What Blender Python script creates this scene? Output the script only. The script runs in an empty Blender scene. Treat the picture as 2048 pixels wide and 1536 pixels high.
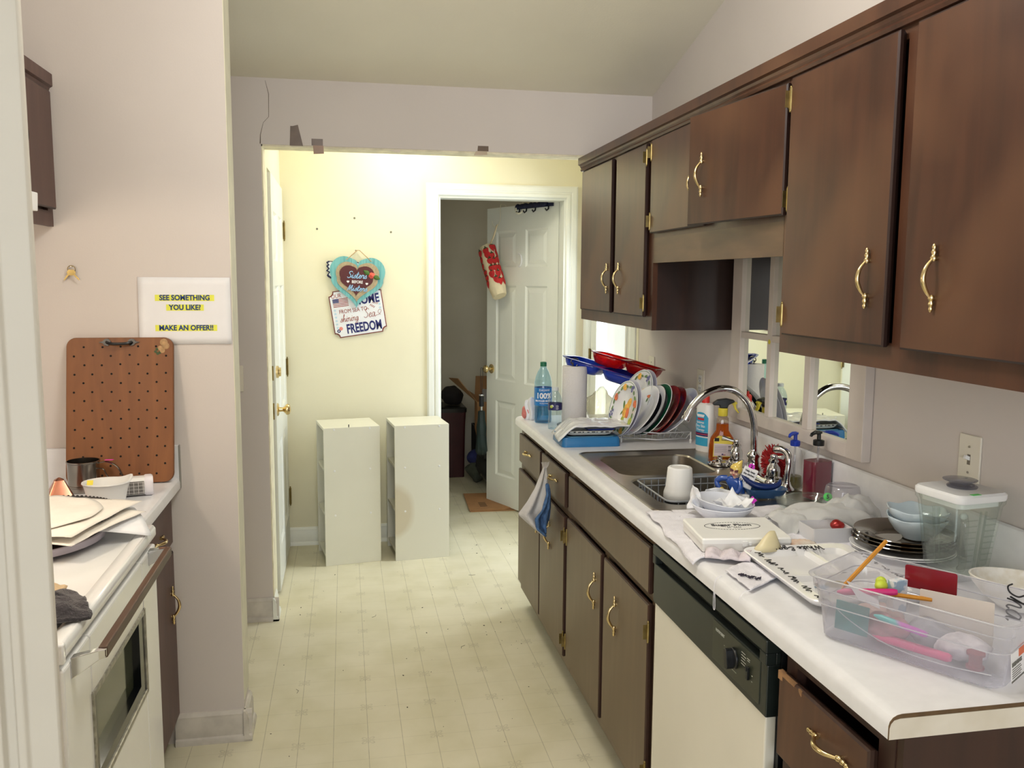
import bpy, bmesh, math, random
from mathutils import Matrix, Vector, noise as mnoise
random.seed(7)
PI = math.pi
SC = bpy.context.scene
COL = SC.collection

# ------------------------------------------------------------------ camera
cam_data = bpy.data.cameras.new('camera')
cam_data.lens = 30.56
cam_data.sensor_width = 36.0
cam_data.clip_start = 0.05
cam = bpy.data.objects.new('camera', cam_data)
COL.objects.link(cam)
_yaw, _pit, _rol = 0.19, 0.1187, 0.0066
_f = Vector((math.sin(_yaw)*math.cos(_pit), math.cos(_yaw)*math.cos(_pit), -math.sin(_pit)))
_r = Vector((math.cos(_yaw), -math.sin(_yaw), 0))
_u = _r.cross(_f)
_r2 = _r*math.cos(_rol) + _u*math.sin(_rol)
_u2 = _u*math.cos(_rol) - _r*math.sin(_rol)
_m = Matrix((( _r2.x, _u2.x, -_f.x, 0), (_r2.y, _u2.y, -_f.y, 0), (_r2.z, _u2.z, -_f.z, 1.5469), (0, 0, 0, 1)))
cam.matrix_world = _m
SC.camera = cam

# ------------------------------------------------------------------ world, lights, exposure
SC.view_settings.view_transform = 'Standard'
SC.view_settings.look = 'None'
SC.view_settings.gamma = 1.0
SC.view_settings.use_curve_mapping = False
SC.view_settings.exposure = -0.12
world = bpy.data.worlds.new('world')
SC.world = world
world.use_nodes = True
_bg = world.node_tree.nodes['Background']
_bg.inputs[0].default_value = (0.86, 0.94, 1.0, 1)
_bg.inputs[1].default_value = 3.2

def area(name, loc, target, sx, sy, power, col):
    d = bpy.data.lights.new(name, 'AREA')
    d.shape = 'RECTANGLE'; d.size = sx; d.size_y = sy
    d.energy = power; d.color = col
    o = bpy.data.objects.new(name, d)
    COL.objects.link(o)
    o.location = loc
    o.rotation_euler = (Vector(target)-Vector(loc)).to_track_quat('-Z', 'Y').to_euler()
    return o
# daylight through the big window behind the camera, room lamps on the ceilings
area('window_daylight', (-0.9, -3.25, 1.7), (-0.6, 3.0, 1.5), 3.2, 1.9, 62, (0.95, 0.96, 1.0))
area('door_daylight', (1.62, 4.56, 1.25), (0.2, 4.45, 0.6), 0.55, 1.5, 16, (0.92, 0.97, 1.0))
def bulb(name, loc, power, col, r):
    d = bpy.data.lights.new(name, 'POINT'); d.energy = power; d.color = col; d.shadow_soft_size = r
    o = bpy.data.objects.new(name, d); COL.objects.link(o); o.location = loc
    return o
bulb('kitchen_lamp', (0.25, 1.65, 2.52), 38, (1.0, 0.97, 0.93), 0.16)

# ------------------------------------------------------------------ materials
def lin(c):
    def f(v):
        v /= 255.0
        return v/12.92 if v <= 0.04045 else ((v+0.055)/1.055)**2.4
    return (f(c[0]), f(c[1]), f(c[2]), 1.0)

def _nodes(name):
    m = bpy.data.materials.new(name)
    m.use_nodes = True
    nt = m.node_tree
    return m, nt, nt.nodes['Principled BSDF'], nt.nodes['Material Output']

def M(name, c, r=0.5, metal=0.0, var=0.05, vs=9.0, c2=None, bump=0.0, bs=60.0, coat=0.0, spec=0.5, stretch=(1, 1, 1), detail=3.0, sheen=0.0, lo=0.35, hi=0.65, emit=0.0, ssub=0.0):
    m, nt, b, out = _nodes(name)
    N, L = nt.nodes, nt.links
    tc = N.new('ShaderNodeTexCoord')
    mp = N.new('ShaderNodeMapping'); mp.inputs['Scale'].default_value = stretch
    L.new(tc.outputs['Object'], mp.inputs[0])
    nz = N.new('ShaderNodeTexNoise'); nz.inputs['Scale'].default_value = vs; nz.inputs['Detail'].default_value = detail
    L.new(mp.outputs[0], nz.inputs['Vector'])
    cr = N.new('ShaderNodeValToRGB')
    a = lin(c)
    if c2 is None:
        lo_c = tuple(x*(1-var) for x in a[:3])+(1,); hi_c = tuple(min(1, x*(1+var)) for x in a[:3])+(1,)
    else:
        lo_c, hi_c = a, lin(c2)
    cr.color_ramp.elements[0].position = lo; cr.color_ramp.elements[0].color = lo_c
    cr.color_ramp.elements[1].position = hi; cr.color_ramp.elements[1].color = hi_c
    L.new(nz.outputs['Fac'], cr.inputs[0])
    L.new(cr.outputs[0], b.inputs['Base Color'])
    b.inputs['Roughness'].default_value = r
    b.inputs['Metallic'].default_value = metal
    b.inputs['Specular IOR Level'].default_value = spec
    b.inputs['Coat Weight'].default_value = coat
    b.inputs['Sheen Weight'].default_value = sheen
    if ssub:
        b.inputs['Subsurface Weight'].default_value = ssub
        b.inputs['Subsurface Radius'].default_value = (0.01, 0.01, 0.01)
    if emit:
        L.new(cr.outputs[0], b.inputs['Emission Color']); b.inputs['Emission Strength'].default_value = emit
    if bump:
        n2 = N.new('ShaderNodeTexNoise'); n2.inputs['Scale'].default_value = bs; n2.inputs['Detail'].default_value = 4
        L.new(mp.outputs[0], n2.inputs['Vector'])
        bp = N.new('ShaderNodeBump'); bp.inputs['Strength'].default_value = bump; bp.inputs['Distance'].default_value = 0.004
        L.new(n2.outputs['Fac'], bp.inputs['Height']); L.new(bp.outputs[0], b.inputs['Normal'])
    return m

def CLEAR(name, tint=(255, 255, 255), milk=0.0, milkc=(240, 240, 245), gloss=0.06, rough=0.05, edge=0.5):
    """thin clear plastic or glass: see-through, a fresnel gloss, and some milky body"""
    m, nt, b, out = _nodes(name)
    N, L = nt.nodes, nt.links
    tr = N.new('ShaderNodeBsdfTransparent'); tr.inputs[0].default_value = lin(tint)
    df = N.new('ShaderNodeBsdfDiffuse')
    tc = N.new('ShaderNodeTexCoord'); nz = N.new('ShaderNodeTexNoise'); nz.inputs['Scale'].default_value = 14
    L.new(tc.outputs['Object'], nz.inputs['Vector'])
    cr = N.new('ShaderNodeValToRGB'); a = lin(milkc)
    cr.color_ramp.elements[0].color = tuple(x*0.85 for x in a[:3])+(1,); cr.color_ramp.elements[1].color = a
    L.new(nz.outputs['Fac'], cr.inputs[0]); L.new(cr.outputs[0], df.inputs[0])
    tl = N.new('ShaderNodeBsdfTranslucent'); L.new(cr.outputs[0], tl.inputs[0])
    body = N.new('ShaderNodeMixShader'); body.inputs[0].default_value = 0.4
    L.new(df.outputs[0], body.inputs[1]); L.new(tl.outputs[0], body.inputs[2])
    lw = N.new('ShaderNodeLayerWeight'); lw.inputs[0].default_value = edge
    ma = N.new('ShaderNodeMath'); ma.operation = 'MULTIPLY_ADD'
    L.new(lw.outputs['Facing'], ma.inputs[0]); ma.inputs[1].default_value = milk*0.9+0.04; ma.inputs[2].default_value = milk
    ma.use_clamp = True
    m1 = N.new('ShaderNodeMixShader'); L.new(ma.outputs[0], m1.inputs[0])
    L.new(tr.outputs[0], m1.inputs[1]); L.new(body.outputs[0], m1.inputs[2])
    gl = N.new('ShaderNodeBsdfGlossy'); gl.inputs['Roughness'].default_value = rough
    pw = N.new('ShaderNodeMath'); pw.operation = 'POWER'; L.new(lw.outputs['Facing'], pw.inputs[0]); pw.inputs[1].default_value = 4.0
    mb = N.new('ShaderNodeMath'); mb.operation = 'MULTIPLY_ADD'
    L.new(pw.outputs[0], mb.inputs[0]); mb.inputs[1].default_value = 0.55; mb.inputs[2].default_value = gloss*.6; mb.use_clamp = True
    m2 = N.new('ShaderNodeMixShader'); L.new(mb.outputs[0], m2.inputs[0])
    L.new(m1.outputs[0], m2.inputs[1]); L.new(gl.outputs[0], m2.inputs[2])
    L.new(m2.outputs[0], out.inputs[0])
    return m

def wood(name, c1, c2, c3, rough=0.42, scale=1.0, bump=0.05, axis=2):
    m, nt, b, out = _nodes(name)
    N, L = nt.nodes, nt.links
    tc = N.new('ShaderNodeTexCoord')
    mp = N.new('ShaderNodeMapping')
    s = [9*scale]*3; s[axis] = 1.1*scale
    mp.inputs['Scale'].default_value = s
    L.new(tc.outputs['Object'], mp.inputs[0])
    n1 = N.new('ShaderNodeTexNoise'); n1.inputs['Scale'].default_value = 2.2; n1.inputs['Detail'].default_value = 6; n1.inputs['Distortion'].default_value = 1.2
    L.new(mp.outputs[0], n1.inputs['Vector'])
    n2 = N.new('ShaderNodeTexNoise'); n2.inputs['Scale'].default_value = 3.0; n2.inputs['Detail'].default_value = 2
    L.new(tc.outputs['Object'], n2.inputs['Vector'])
    r1 = N.new('ShaderNodeValToRGB')
    e = r1.color_ramp.elements
    e[0].position = .3; e[0].color = lin(c1); e[1].position = .72; e[1].color = lin(c2)
    L.new(n1.outputs['Fac'], r1.inputs[0])
    mx = N.new('ShaderNodeMixRGB'); mx.inputs[2].default_value = lin(c3)
    r2 = N.new('ShaderNodeValToRGB'); r2.color_ramp.elements[0].position = .42; r2.color_ramp.elements[1].position = .7
    L.new(n2.outputs['Fac'], r2.inputs[0]); L.new(r2.outputs[0], mx.inputs[0]); L.new(r1.outputs[0], mx.inputs[1])
    L.new(mx.outputs[0], b.inputs['Base Color'])
    rr = N.new('ShaderNodeMapRange'); rr.inputs['To Min'].default_value = rough-.06; rr.inputs['To Max'].default_value = rough+.10
    L.new(n2.outputs['Fac'], rr.inputs[0]); L.new(rr.outputs[0], b.inputs['Roughness'])
    if bump:
        bp = N.new('ShaderNodeBump'); bp.inputs['Strength'].default_value = bump; bp.inputs['Distance'].default_value = 0.002
        L.new(n1.outputs['Fac'], bp.inputs['Height']); L.new(bp.outputs[0], b.inputs['Normal'])
    return m

# ------------------------------------------------------------------ mesh helpers
def V(*a):
    return Vector(a)
def T(x, y, z):
    return Matrix.Translation((x, y, z))
def RX(a): return Matrix.Rotation(a, 4, 'X')
def RY(a): return Matrix.Rotation(a, 4, 'Y')
def RZ(a): return Matrix.Rotation(a, 4, 'Z')
D2R = math.radians

def frame_to(p0, p1):
    d = (Vector(p1)-Vector(p0))
    q = d.to_track_quat('Z', 'Y')
    return Matrix.Translation(p0) @ q.to_matrix().to_4x4(), d.length

def smoothpts(pts, n=6, closed=False):
    P = [Vector(p) for p in pts]; out = []
    k = len(P); rng = k if closed else k-1
    for i in range(rng):
        p0 = P[(i-1) % k] if (closed or i > 0) else P[0]*2-P[1]
        p1 = P[i]; p2 = P[(i+1) % k]
        p3 = P[(i+2) % k] if (closed or i+2 < k) else P[-1]*2-P[-2]
        for j in range(n):
            t = j/n
            out.append(0.5*((2*p1)+(p2-p0)*t+(2*p0-5*p1+4*p2-p3)*t*t+(3*p1-p0-3*p2+p3)*t**3))
    if not closed: out.append(P[-1].copy())
    return out

def rrect(hx, hy, r, n=5, cx=0, cy=0):
    pts = []
    for (sx, sy, a0) in ((1, 1, 0), (-1, 1, PI/2), (-1, -1, PI), (1, -1, 3*PI/2)):
        for i in range(n+1):
            a = a0+PI/2*i/n
            pts.append((cx+sx*(hx-r)+r*math.cos(a), cy+sy*(hy-r)+r*math.sin(a)))
    return pts

class G:
    def __init__(s):
        s.bm = bmesh.new(); s.mi = 0
    def _f(s, vs):
        try:
            f = s.bm.faces.new(vs); f.material_index = s.mi; return f
        except ValueError:
            return None
    def box(s, a, b, m=None):
        x0, y0, z0 = [min(a[i], b[i]) for i in range(3)]; x1, y1, z1 = [max(a[i], b[i]) for i in range(3)]
        c = [V(x, y, z) for x in (x0, x1) for y in (y0, y1) for z in (z0, z1)]
        if m is not None: c = [m @ p for p in c]
        v = [s.bm.verts.new(p) for p in c]
        for q in ((0, 1, 3, 2), (4, 6, 7, 5), (0, 4, 5, 1), (2, 3, 7, 6), (0, 2, 6, 4), (1, 5, 7, 3)):
            s._f([v[i] for i in q])
        return s
    def loft(s, rings, closed=True, cap0=True, cap1=True, loop=False):
        R = [[s.bm.verts.new(p) for p in r] for r in rings]
        k = len(R[0]); n = len(R)
        for i in range(n if loop else n-1):
            A, B = R[i], R[(i+1) % n]
            for j in range(k if closed else k-1):
                s._f([A[j], A[(j+1) % k], B[(j+1) % k], B[j]])
        if closed and not loop:
            if cap0: s._f(list(reversed(R[0])))
            if cap1: s._f(R[-1])
        return s
    def lathe(s, prof, seg=24, m=None, cap0=True, cap1=True, sx=1.0, sy=1.0):
        rings = []
        for (r, z) in prof:
            r = max(r, 1e-5)
            ring = [V(r*sx*math.cos(2*PI*i/seg), r*sy*math.sin(2*PI*i/seg), z) for i in range(seg)]
            if m is not None: ring = [m @ p for p in ring]
            rings.append(ring)
        return s.loft(rings, True, cap0, cap1)
    def cyl(s, p0, p1, r0, r1=None, seg=12, caps=True):
        m, l = frame_to(p0, p1)
        return s.lathe([(r0, 0), (r0 if r1 is None else r1, l)], seg, m, caps, caps)
    def tube(s, pts, r, seg=8, closed=False, flat=1.0):
        P = [Vector(p) for p in pts]; n = len(P)
        rr = r if isinstance(r, (list, tuple)) else [r]*n
        rings = []; up = None
        for i in range(n):
            if closed: t = P[(i+1) % n]-P[(i-1) % n]
            else: t = P[min(i+1, n-1)]-P[max(i-1, 0)]
            if t.length < 1e-9: t = V(0, 0, 1)
            t.normalize()
            if up is None:
                up = V(0, 0, 1) if abs(t.z) < .9 else V(1, 0, 0)
            a = up-t*up.dot(t)
            if a.length < 1e-6: a = t.orthogonal()
            a.normalize(); b = t.cross(a); up = a
            rings.append([P[i]+(a*math.cos(2*PI*j/seg)*flat+b*math.sin(2*PI*j/seg))*rr[i] for j in range(seg)])
        return s.loft(rings, True, loop=closed)
    def prism(s, poly, z0, z1, m=None):
        a = [V(x, y, z0) for x, y in poly]; b = [V(x, y, z1) for x, y in poly]
        if m is not None: a = [m @ p for p in a]; b = [m @ p for p in b]
        return s.loft([a, b])
    def face(s, pts, m=None):
        p = [Vector(q) for q in pts]
        if m is not None: p = [m @ q for q in p]
        s._f([s.bm.verts.new(q) for q in p]); return s
    def surf(s, fn, nu, nv, cu=False, cv=False):
        g = [[s.bm.verts.new(fn(i/(nu if cu else nu-1), j/(nv if cv else nv-1))) for j in range(nv)] for i in range(nu)]
        for i in range(nu if cu else nu-1):
            for j in range(nv if cv else nv-1):
                s._f([g[i][j], g[(i+1) % nu][j], g[(i+1) % nu][(j+1) % nv], g[i][(j+1) % nv]])
        return s
    def sphere(s, c, r, m=None, seg=16, rings=10, sc=(1, 1, 1)):
        pr = [(r*math.sin(PI*i/rings), -r*math.cos(PI*i/rings)) for i in range(rings+1)]
        mm = Matrix.Translation(c) @ (m if m is not None else Matrix()) @ Matrix.Diagonal((sc[0], sc[1], sc[2], 1))
        return s.lathe(pr, seg, mm, False, False)
    def text(s, body, size, m, extrude=0.0004, sx=1.0, bold=0.0, shear=0.0, spacing=1.0):
        cu = bpy.data.curves.new('lettering_curve', 'FONT')
        cu.body = body; cu.size = size; cu.extrude = extrude; cu.align_x = 'CENTER'; cu.align_y = 'CENTER'
        cu.offset = bold; cu.shear = shear; cu.space_character = spacing; cu.resolution_u = 3
        o = bpy.data.objects.new('lettering_curve', cu)
        me = o.to_mesh()
        mm = m @ Matrix.Diagonal((sx, 1, 1, 1))
        vs = [s.bm.verts.new(mm @ v.co) for v in me.vertices]
        for p in me.polygons: s._f([vs[i] for i in p.vertices])
        o.to_mesh_clear(); bpy.data.objects.remove(o); bpy.data.curves.remove(cu)
        return s
    def stroke(s, lines, w, m, n=5, flat=0.35):
        for ln in lines:
            pts = smoothpts([V(p[0], p[1], 0) for p in ln], n) if len(ln) > 2 else [V(p[0], p[1], 0) for p in ln]
            s.tube([m @ p for p in pts], w/2, 5)
        return s
    def move(s, m):
        bmesh.ops.transform(s.bm, matrix=m, verts=s.bm.verts[:]); return s
    def jitter(s, amp, freq=8, seed=0):
        for v in s.bm.verts:
            p = v.co*freq+V(seed*3.1, seed*1.7, seed*.9)
            v.co += mnoise.noise_vector(p)*amp
        return s
    def obj(s, name, mats, parent=None, world=False, smooth=40, bevel=0.0, seg=2, solid=0.0, sub=0, recalc=True, soff=0):
        bm = s.bm
        if world and parent is not None:
            bmesh.ops.translate(bm, vec=-parent.location, verts=bm.verts[:])
        if recalc: bmesh.ops.recalc_face_normals(bm, faces=bm.faces[:])
        me = bpy.data.meshes.new(name)
        bm.to_mesh(me); bm.free()
        for mt in (mats if isinstance(mats, (list, tuple)) else [mats]): me.materials.append(mt)
        if smooth:
            me.polygons.foreach_set('use_smooth', [True]*len(me.polygons))
            me.set_sharp_from_angle(angle=D2R(smooth))
        o = bpy.data.objects.new(name, me)
        COL.objects.link(o)
        if parent is not None: o.parent = parent
        if solid:
            md = o.modifiers.new('solidify', 'SOLIDIFY'); md.thickness = solid; md.offset = soff
        if sub:
            md = o.modifiers.new('subsurf', 'SUBSURF'); md.levels = sub; md.render_levels = sub
        if bevel:
            md = o.modifiers.new('bevel', 'BEVEL'); md.width = bevel; md.segments = seg; md.limit_method = 'ANGLE'; md.angle_limit = D2R(35)
            md.harden_normals = False
        return o

def thing(name, label, cat, loc=(0, 0, 0), rz=0.0, group=None, rot=None):
    o = bpy.data.objects.new(name, None)
    o.empty_display_size = 0.05
    COL.objects.link(o)
    o.location = loc
    o.rotation_euler = rot if rot is not None else (0, 0, rz)
    o['label'] = label; o['category'] = cat
    if group: o['group'] = group
    return o
def tag(o, label, cat, group=None, kind=None):
    o['label'] = label; o['category'] = cat
    if group: o['group'] = group
    if kind: o['kind'] = kind
    return o
def struct(o, label=None, cat=None):
    o['kind'] = 'structure'
    if label: o['label'] = label
    if cat: o['category'] = cat
    return o
def part(o, label):
    o['label'] = label
    return o
def dup(o, parent=None, loc=None, rot=None, label=None):
    c = o.copy(); COL.objects.link(c)
    if parent is not None: c.parent = parent
    if loc is not None: c.location = loc
    if rot is not None: c.rotation_euler = rot
    if label: c['label'] = label
    for ch in list(o.children): dup(ch, c)
    return c
# ------------------------------------------------------------------ shared materials
m_wall = M('wall_paint', (217, 209, 203), .85, var=.02, vs=2, bump=.05, bs=180, spec=.25)
m_hall = M('hall_paint', (235, 230, 204), .8, var=.02, vs=3, bump=.05, bs=160, spec=.25)
m_ceil = M('ceiling_paint', (243, 238, 220), .95, var=.015, vs=3, bump=.12, bs=120, spec=.1)
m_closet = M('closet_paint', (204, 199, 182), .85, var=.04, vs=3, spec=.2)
m_trim = M('trim_white', (238, 240, 232), .35, var=.03, vs=4)
m_trimold = M('trim_scuffed', (206, 200, 190), .45, var=.10, vs=16)
m_casing = M('near_casing', (204, 199, 188), .5, var=.03, vs=4)
m_door = M('door_white', (236, 238, 230), .38, var=.03, vs=3)
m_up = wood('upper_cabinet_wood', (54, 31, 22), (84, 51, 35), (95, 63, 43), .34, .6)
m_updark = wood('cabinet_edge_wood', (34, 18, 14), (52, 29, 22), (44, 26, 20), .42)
m_low = wood('lower_cabinet_paint', (100, 82, 62), (118, 99, 76), (108, 91, 70), .40, .6)
m_lowdark = wood('lower_edge_wood', (46, 28, 22), (70, 46, 36), (60, 40, 32), .45)
m_lowend = wood('end_panel_wood', (46, 27, 20), (62, 38, 28), (56, 34, 26), .35)
m_leftcab = wood('left_cabinet_paint', (78, 54, 48), (98, 70, 62), (90, 66, 58), .45)
m_worn = M('worn_wood_edge', (150, 112, 76), .7, var=.25, vs=40)
m_brass = M('brass', (222, 200, 150), .2, 1.0, var=.10, vs=30)
m_brasshw = M('old_brass', (150, 132, 84), .35, .9, var=.2, vs=40)
m_chrome = M('chrome', (214, 214, 216), .08, 1.0, var=.03)
m_steel = M('brushed_steel', (184, 178, 168), .28, 1.0, var=.06, vs=30, stretch=(1, 8, 8))
m_counter = M('white_laminate', (232, 232, 234), .32, var=.025, vs=26)
m_white = M('white_plastic', (236, 236, 234), .35, var=.02)
m_enamel = M('white_enamel', (240, 241, 240), .16, var=.015, coat=.4)
m_black = M('black_plastic', (16, 18, 20), .35, var=.2)
m_blackg = M('black_gloss', (12, 14, 16), .12, var=.2)
m_ink = M('black_ink', (18, 18, 22), .6, var=.1)
m_paper = M('white_paper', (240, 240, 242), .8, var=.02)
m_ceramic = M('white_ceramic', (238, 238, 240), .14, var=.015, coat=.3)

def floor_material():
    m, nt, b, out = _nodes('vinyl_floor')
    N, L = nt.nodes, nt.links
    def math_(op, a, bb=None, c=None):
        n = N.new('ShaderNodeMath'); n.operation = op
        for i, x in enumerate((a, bb, c)):
            if x is None: continue
            if isinstance(x, (int, float)): n.inputs[i].default_value = x
            else: L.new(x, n.inputs[i])
        return n.outputs[0]
    tc = N.new('ShaderNodeTexCoord'); sp = N.new('ShaderNodeSeparateXYZ')
    L.new(tc.outputs['Object'], sp.inputs[0])
    X = math_('SUBTRACT', sp.outputs[0], 0.055); Y = math_('SUBTRACT', sp.outputs[1], 2.815)
    def dist_line(c, p):
        f = math_('FRACT', math_('ADD', math_('DIVIDE', c, p), 200.5))
        return math_('MULTIPLY', math_('ABSOLUTE', math_('SUBTRACT', f, .5)), p)
    dx = dist_line(X, .1153); dy = dist_line(Y, .1168)
    lx = math_('LESS_THAN', dx, .0011); ly = math_('MULTIPLY', math_('LESS_THAN', dy, .0009), .45)
    line = math_('MAXIMUM', lx, ly)
    # four-leaf ornament at every second crossing
    def cell(c, p):
        f = math_('FRACT', math_('ADD', math_('DIVIDE', c, p), 200.5))
        return math_('MULTIPLY', math_('ABSOLUTE', math_('SUBTRACT', f, .5)), p)
    ax = cell(X, .2306); ay = cell(Y, .2336)
    ux = math_('MULTIPLY', math_('ADD', ax, ay), .7071)
    uy = math_('MULTIPLY', math_('SUBTRACT', ax, ay), .7071)
    du = math_('SUBTRACT', ux, .017)
    rr = math_('ADD', math_('POWER', math_('DIVIDE', du, .0125), 2.0), math_('POWER', math_('DIVIDE', uy, .0075), 2.0))
    leaf = math_('MULTIPLY', math_('LESS_THAN', rr, 1.0), math_('GREATER_THAN', rr, .25))
    rr2 = math_('ADD', math_('POWER', math_('DIVIDE', math_('SUBTRACT', ax, .017), .006), 2.0), math_('POWER', math_('DIVIDE', ay, .003), 2.0))
    rr3 = math_('ADD', math_('POWER', math_('DIVIDE', math_('SUBTRACT', ay, .017), .006), 2.0), math_('POWER', math_('DIVIDE', ax, .003), 2.0))
    tip = math_('MAXIMUM', math_('LESS_THAN', rr2, 1.0), math_('LESS_THAN', rr3, 1.0))
    orn = math_('MULTIPLY', math_('MAXIMUM', leaf, tip), .36)
    nz = N.new('ShaderNodeTexNoise'); nz.inputs['Scale'].default_value = 5; nz.inputs['Detail'].default_value = 5
    L.new(tc.outputs['Object'], nz.inputs['Vector'])
    cr = N.new('ShaderNodeValToRGB')
    cr.color_ramp.elements[0].position = .3; cr.color_ramp.elements[0].color = lin((212, 206, 176))
    cr.color_ramp.elements[1].position = .62; cr.color_ramp.elements[1].color = lin((225, 219, 194))
    L.new(nz.outputs['Fac'], cr.inputs[0])
    n3 = N.new('ShaderNodeTexNoise'); n3.inputs['Scale'].default_value = 28; n3.inputs['Detail'].default_value = 3
    L.new(tc.outputs['Object'], n3.inputs['Vector'])
    orn2 = math_('MULTIPLY', orn, math_('MULTIPLY', n3.outputs['Fac'], 1.4))
    pat = math_('MAXIMUM', math_('MULTIPLY', line, math_('MULTIPLY_ADD', n3.outputs['Fac'], .8, .15)), orn2)
    mx = N.new('ShaderNodeMixRGB'); L.new(pat, mx.inputs[0]); L.new(cr.outputs[0], mx.inputs[1]); mx.inputs[2].default_value = lin((150, 144, 120))
    L.new(mx.outputs[0], b.inputs['Base Color'])
    b.inputs['Roughness'].default_value = .42
    b.inputs['Specular IOR Level'].default_value = .35
    return m
m_floor = floor_material()
# ------------------------------------------------------------------ handwriting strokes
CUR = {
 's': ([[(0, 0), (.15, .35), (.2, .52), (.24, .3), (.3, .12), (.2, 0), (.06, .05)]], .32),
 'i': ([[(0, .05), (.1, .35), (.13, .5), (.12, .1), (.2, 0), (.28, .1)], [(.15, .68), (.17, .74)]], .26),
 't': ([[(0, .1), (.12, .6), (.16, .95), (.12, .1), (.2, 0), (.3, .1)], [(-.02, .6), (.32, .63)]], .3),
 'e': ([[(0, .1), (.15, .25), (.28, .38), (.2, .5), (.08, .35), (.08, .12), (.2, 0), (.36, .12)]], .34),
 'r': ([[(0, .1), (.1, .45), (.14, .52), (.2, .42), (.3, .45), (.28, .1), (.36, .02), (.42, .1)]], .38),
 'h': ([[(0, .1), (.15, .7), (.2, 1), (.12, .95), (.1, 0)], [(.1, .2), (.2, .45), (.3, .45), (.32, .1), (.4, 0), (.46, .1)]], .44),
 'n': ([[(0, .4), (.06, .5), (.08, 0)], [(.08, .3), (.2, .5), (.3, .45), (.32, .1), (.4, 0), (.46, .1)]], .44),
 'g': ([[(.32, .45), (.18, .5), (.06, .3), (.1, .05), (.24, .08), (.34, .48), (.32, -.2), (.18, -.4), (.05, -.3), (.2, -.1), (.46, .1)]], .46),
 'a': ([[(.32, .45), (.18, .5), (.05, .28), (.1, .03), (.24, .08), (.33, .48), (.33, .1), (.4, 0), (.48, .1)]], .46),
 'S': ([[(.5, .85), (.4, 1), (.2, .95), (.15, .75), (.3, .55), (.42, .35), (.35, .08), (.15, 0), (0, .15)]], .5),
 'M': ([[(0, 0), (.1, .6), (.18, 1), (.22, .5), (.25, .15), (.38, .6), (.48, 1), (.5, .4), (.55, 0), (.66, .1)]], .64),
 'W': ([[(0, .95), (.08, 1), (.12, .5), (.18, 0), (.32, .5), (.4, .8), (.44, .3), (.5, 0), (.62, .6), (.75, 1), (.98, 1.02)]], .78),
 'E': ([[(.45, .85), (.35, 1), (.15, .92), (.15, .65), (.3, .55), (.12, .5), (.03, .25), (.15, .02), (.35, .05), (.48, .2)]], .52),
 ' ': ([], .35),
}
def script(g, text, size, m, w, shear=.2):
    x = 0; items = []
    for ch in text:
        st, adv = CUR[ch]
        for ln in st: items.append([((x+px_+shear*py_)*size, py_*size) for px_, py_ in ln])
        x += adv
    W = x*size
    return g.stroke([[(a-W/2, b) for a, b in ln] for ln in items], w, m)
def scribble(g, x0, x1, h, m, w, seed=1):
    """illegible running hand"""
    rnd = random.Random(seed); x = x0
    while x < x1:
        ln = []; n = rnd.randint(4, 9)
        for k in range(n):
            ln.append((x, (rnd.random()*.6+(.5 if k % 2 else -.1))*h*.6)); x += h*.22*rnd.uniform(.6, 1.3)
        g.stroke([ln], w, m, 3); x += h*.5
    return g
MY = Matrix(((1, 0, 0, 0), (0, 0, -1, 0), (0, 1, 0, 0), (0, 0, 0, 1)))   # text on a surface facing -Y
# ================================================================== THE SETTING
XW = 1.4146; YH = 3.957; YB = 5.095; YS = 2.906; ZF = 2.4
def bx(name, boxes, mat, bevel=0, parent=None):
    g = G()
    for a, b in boxes: g.box(a, b)
    return g.obj(name, mat, parent, smooth=0, bevel=bevel)
struct(bx('floor', [((-3.1, -3.5, -.05), (2.4, 7.1, 0))], m_floor))
g = G(); sl = -.2573
def zc(y): return 2.396+(y-YH)*sl
g.face([(-3.1, -3.5, zc(-3.5)), (1.53, -3.5, zc(-3.5)), (1.53, YH, zc(YH)), (-3.1, YH, zc(YH))])
g.face([(-3.1, -3.5, zc(-3.5)+.1), (1.53, -3.5, zc(-3.5)+.1), (1.53, YH, zc(YH)+.1), (-3.1, YH, zc(YH)+.1)])
struct(g.obj('ceiling', m_ceil, smooth=0))
struct(bx('ceiling_hall', [((-.47, YH+.11, 2.44), (1.53, YB+.115, 2.5))], m_ceil))
struct(bx('wall_right', [((XW, -3.5, 0), (1.53, 4.17, 4.45)), ((XW, 4.17, 2.06), (1.53, 4.98, 4.45)), ((XW, 4.98, 0), (1.53, 5.21, 2.6))], m_wall))
WH = struct(bx('wall_header', [((-3.1, YH, 0), (-.342, YH+.11, 2.44)), ((-.342, YH, 2.12), (XW, YH+.11, 2.44))], m_wall))
struct(bx('wall_alcove', [((-1.165, YS, 0), (-.355, YS+.135, zc(YS)+.02))], m_wall))
struct(bx('wall_left', [((-1.28, 1.27, 0), (-1.165, YS+.135, 2.66))], m_wall))
struct(bx('wall_near', [((-3.1, 1.15, 0), (-.443, 1.27, 3.09))], m_wall))
struct(bx('wall_far_left', [((-3.2, -3.5, 0), (-3.1, 4.07, 4.45))], m_wall))
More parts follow.
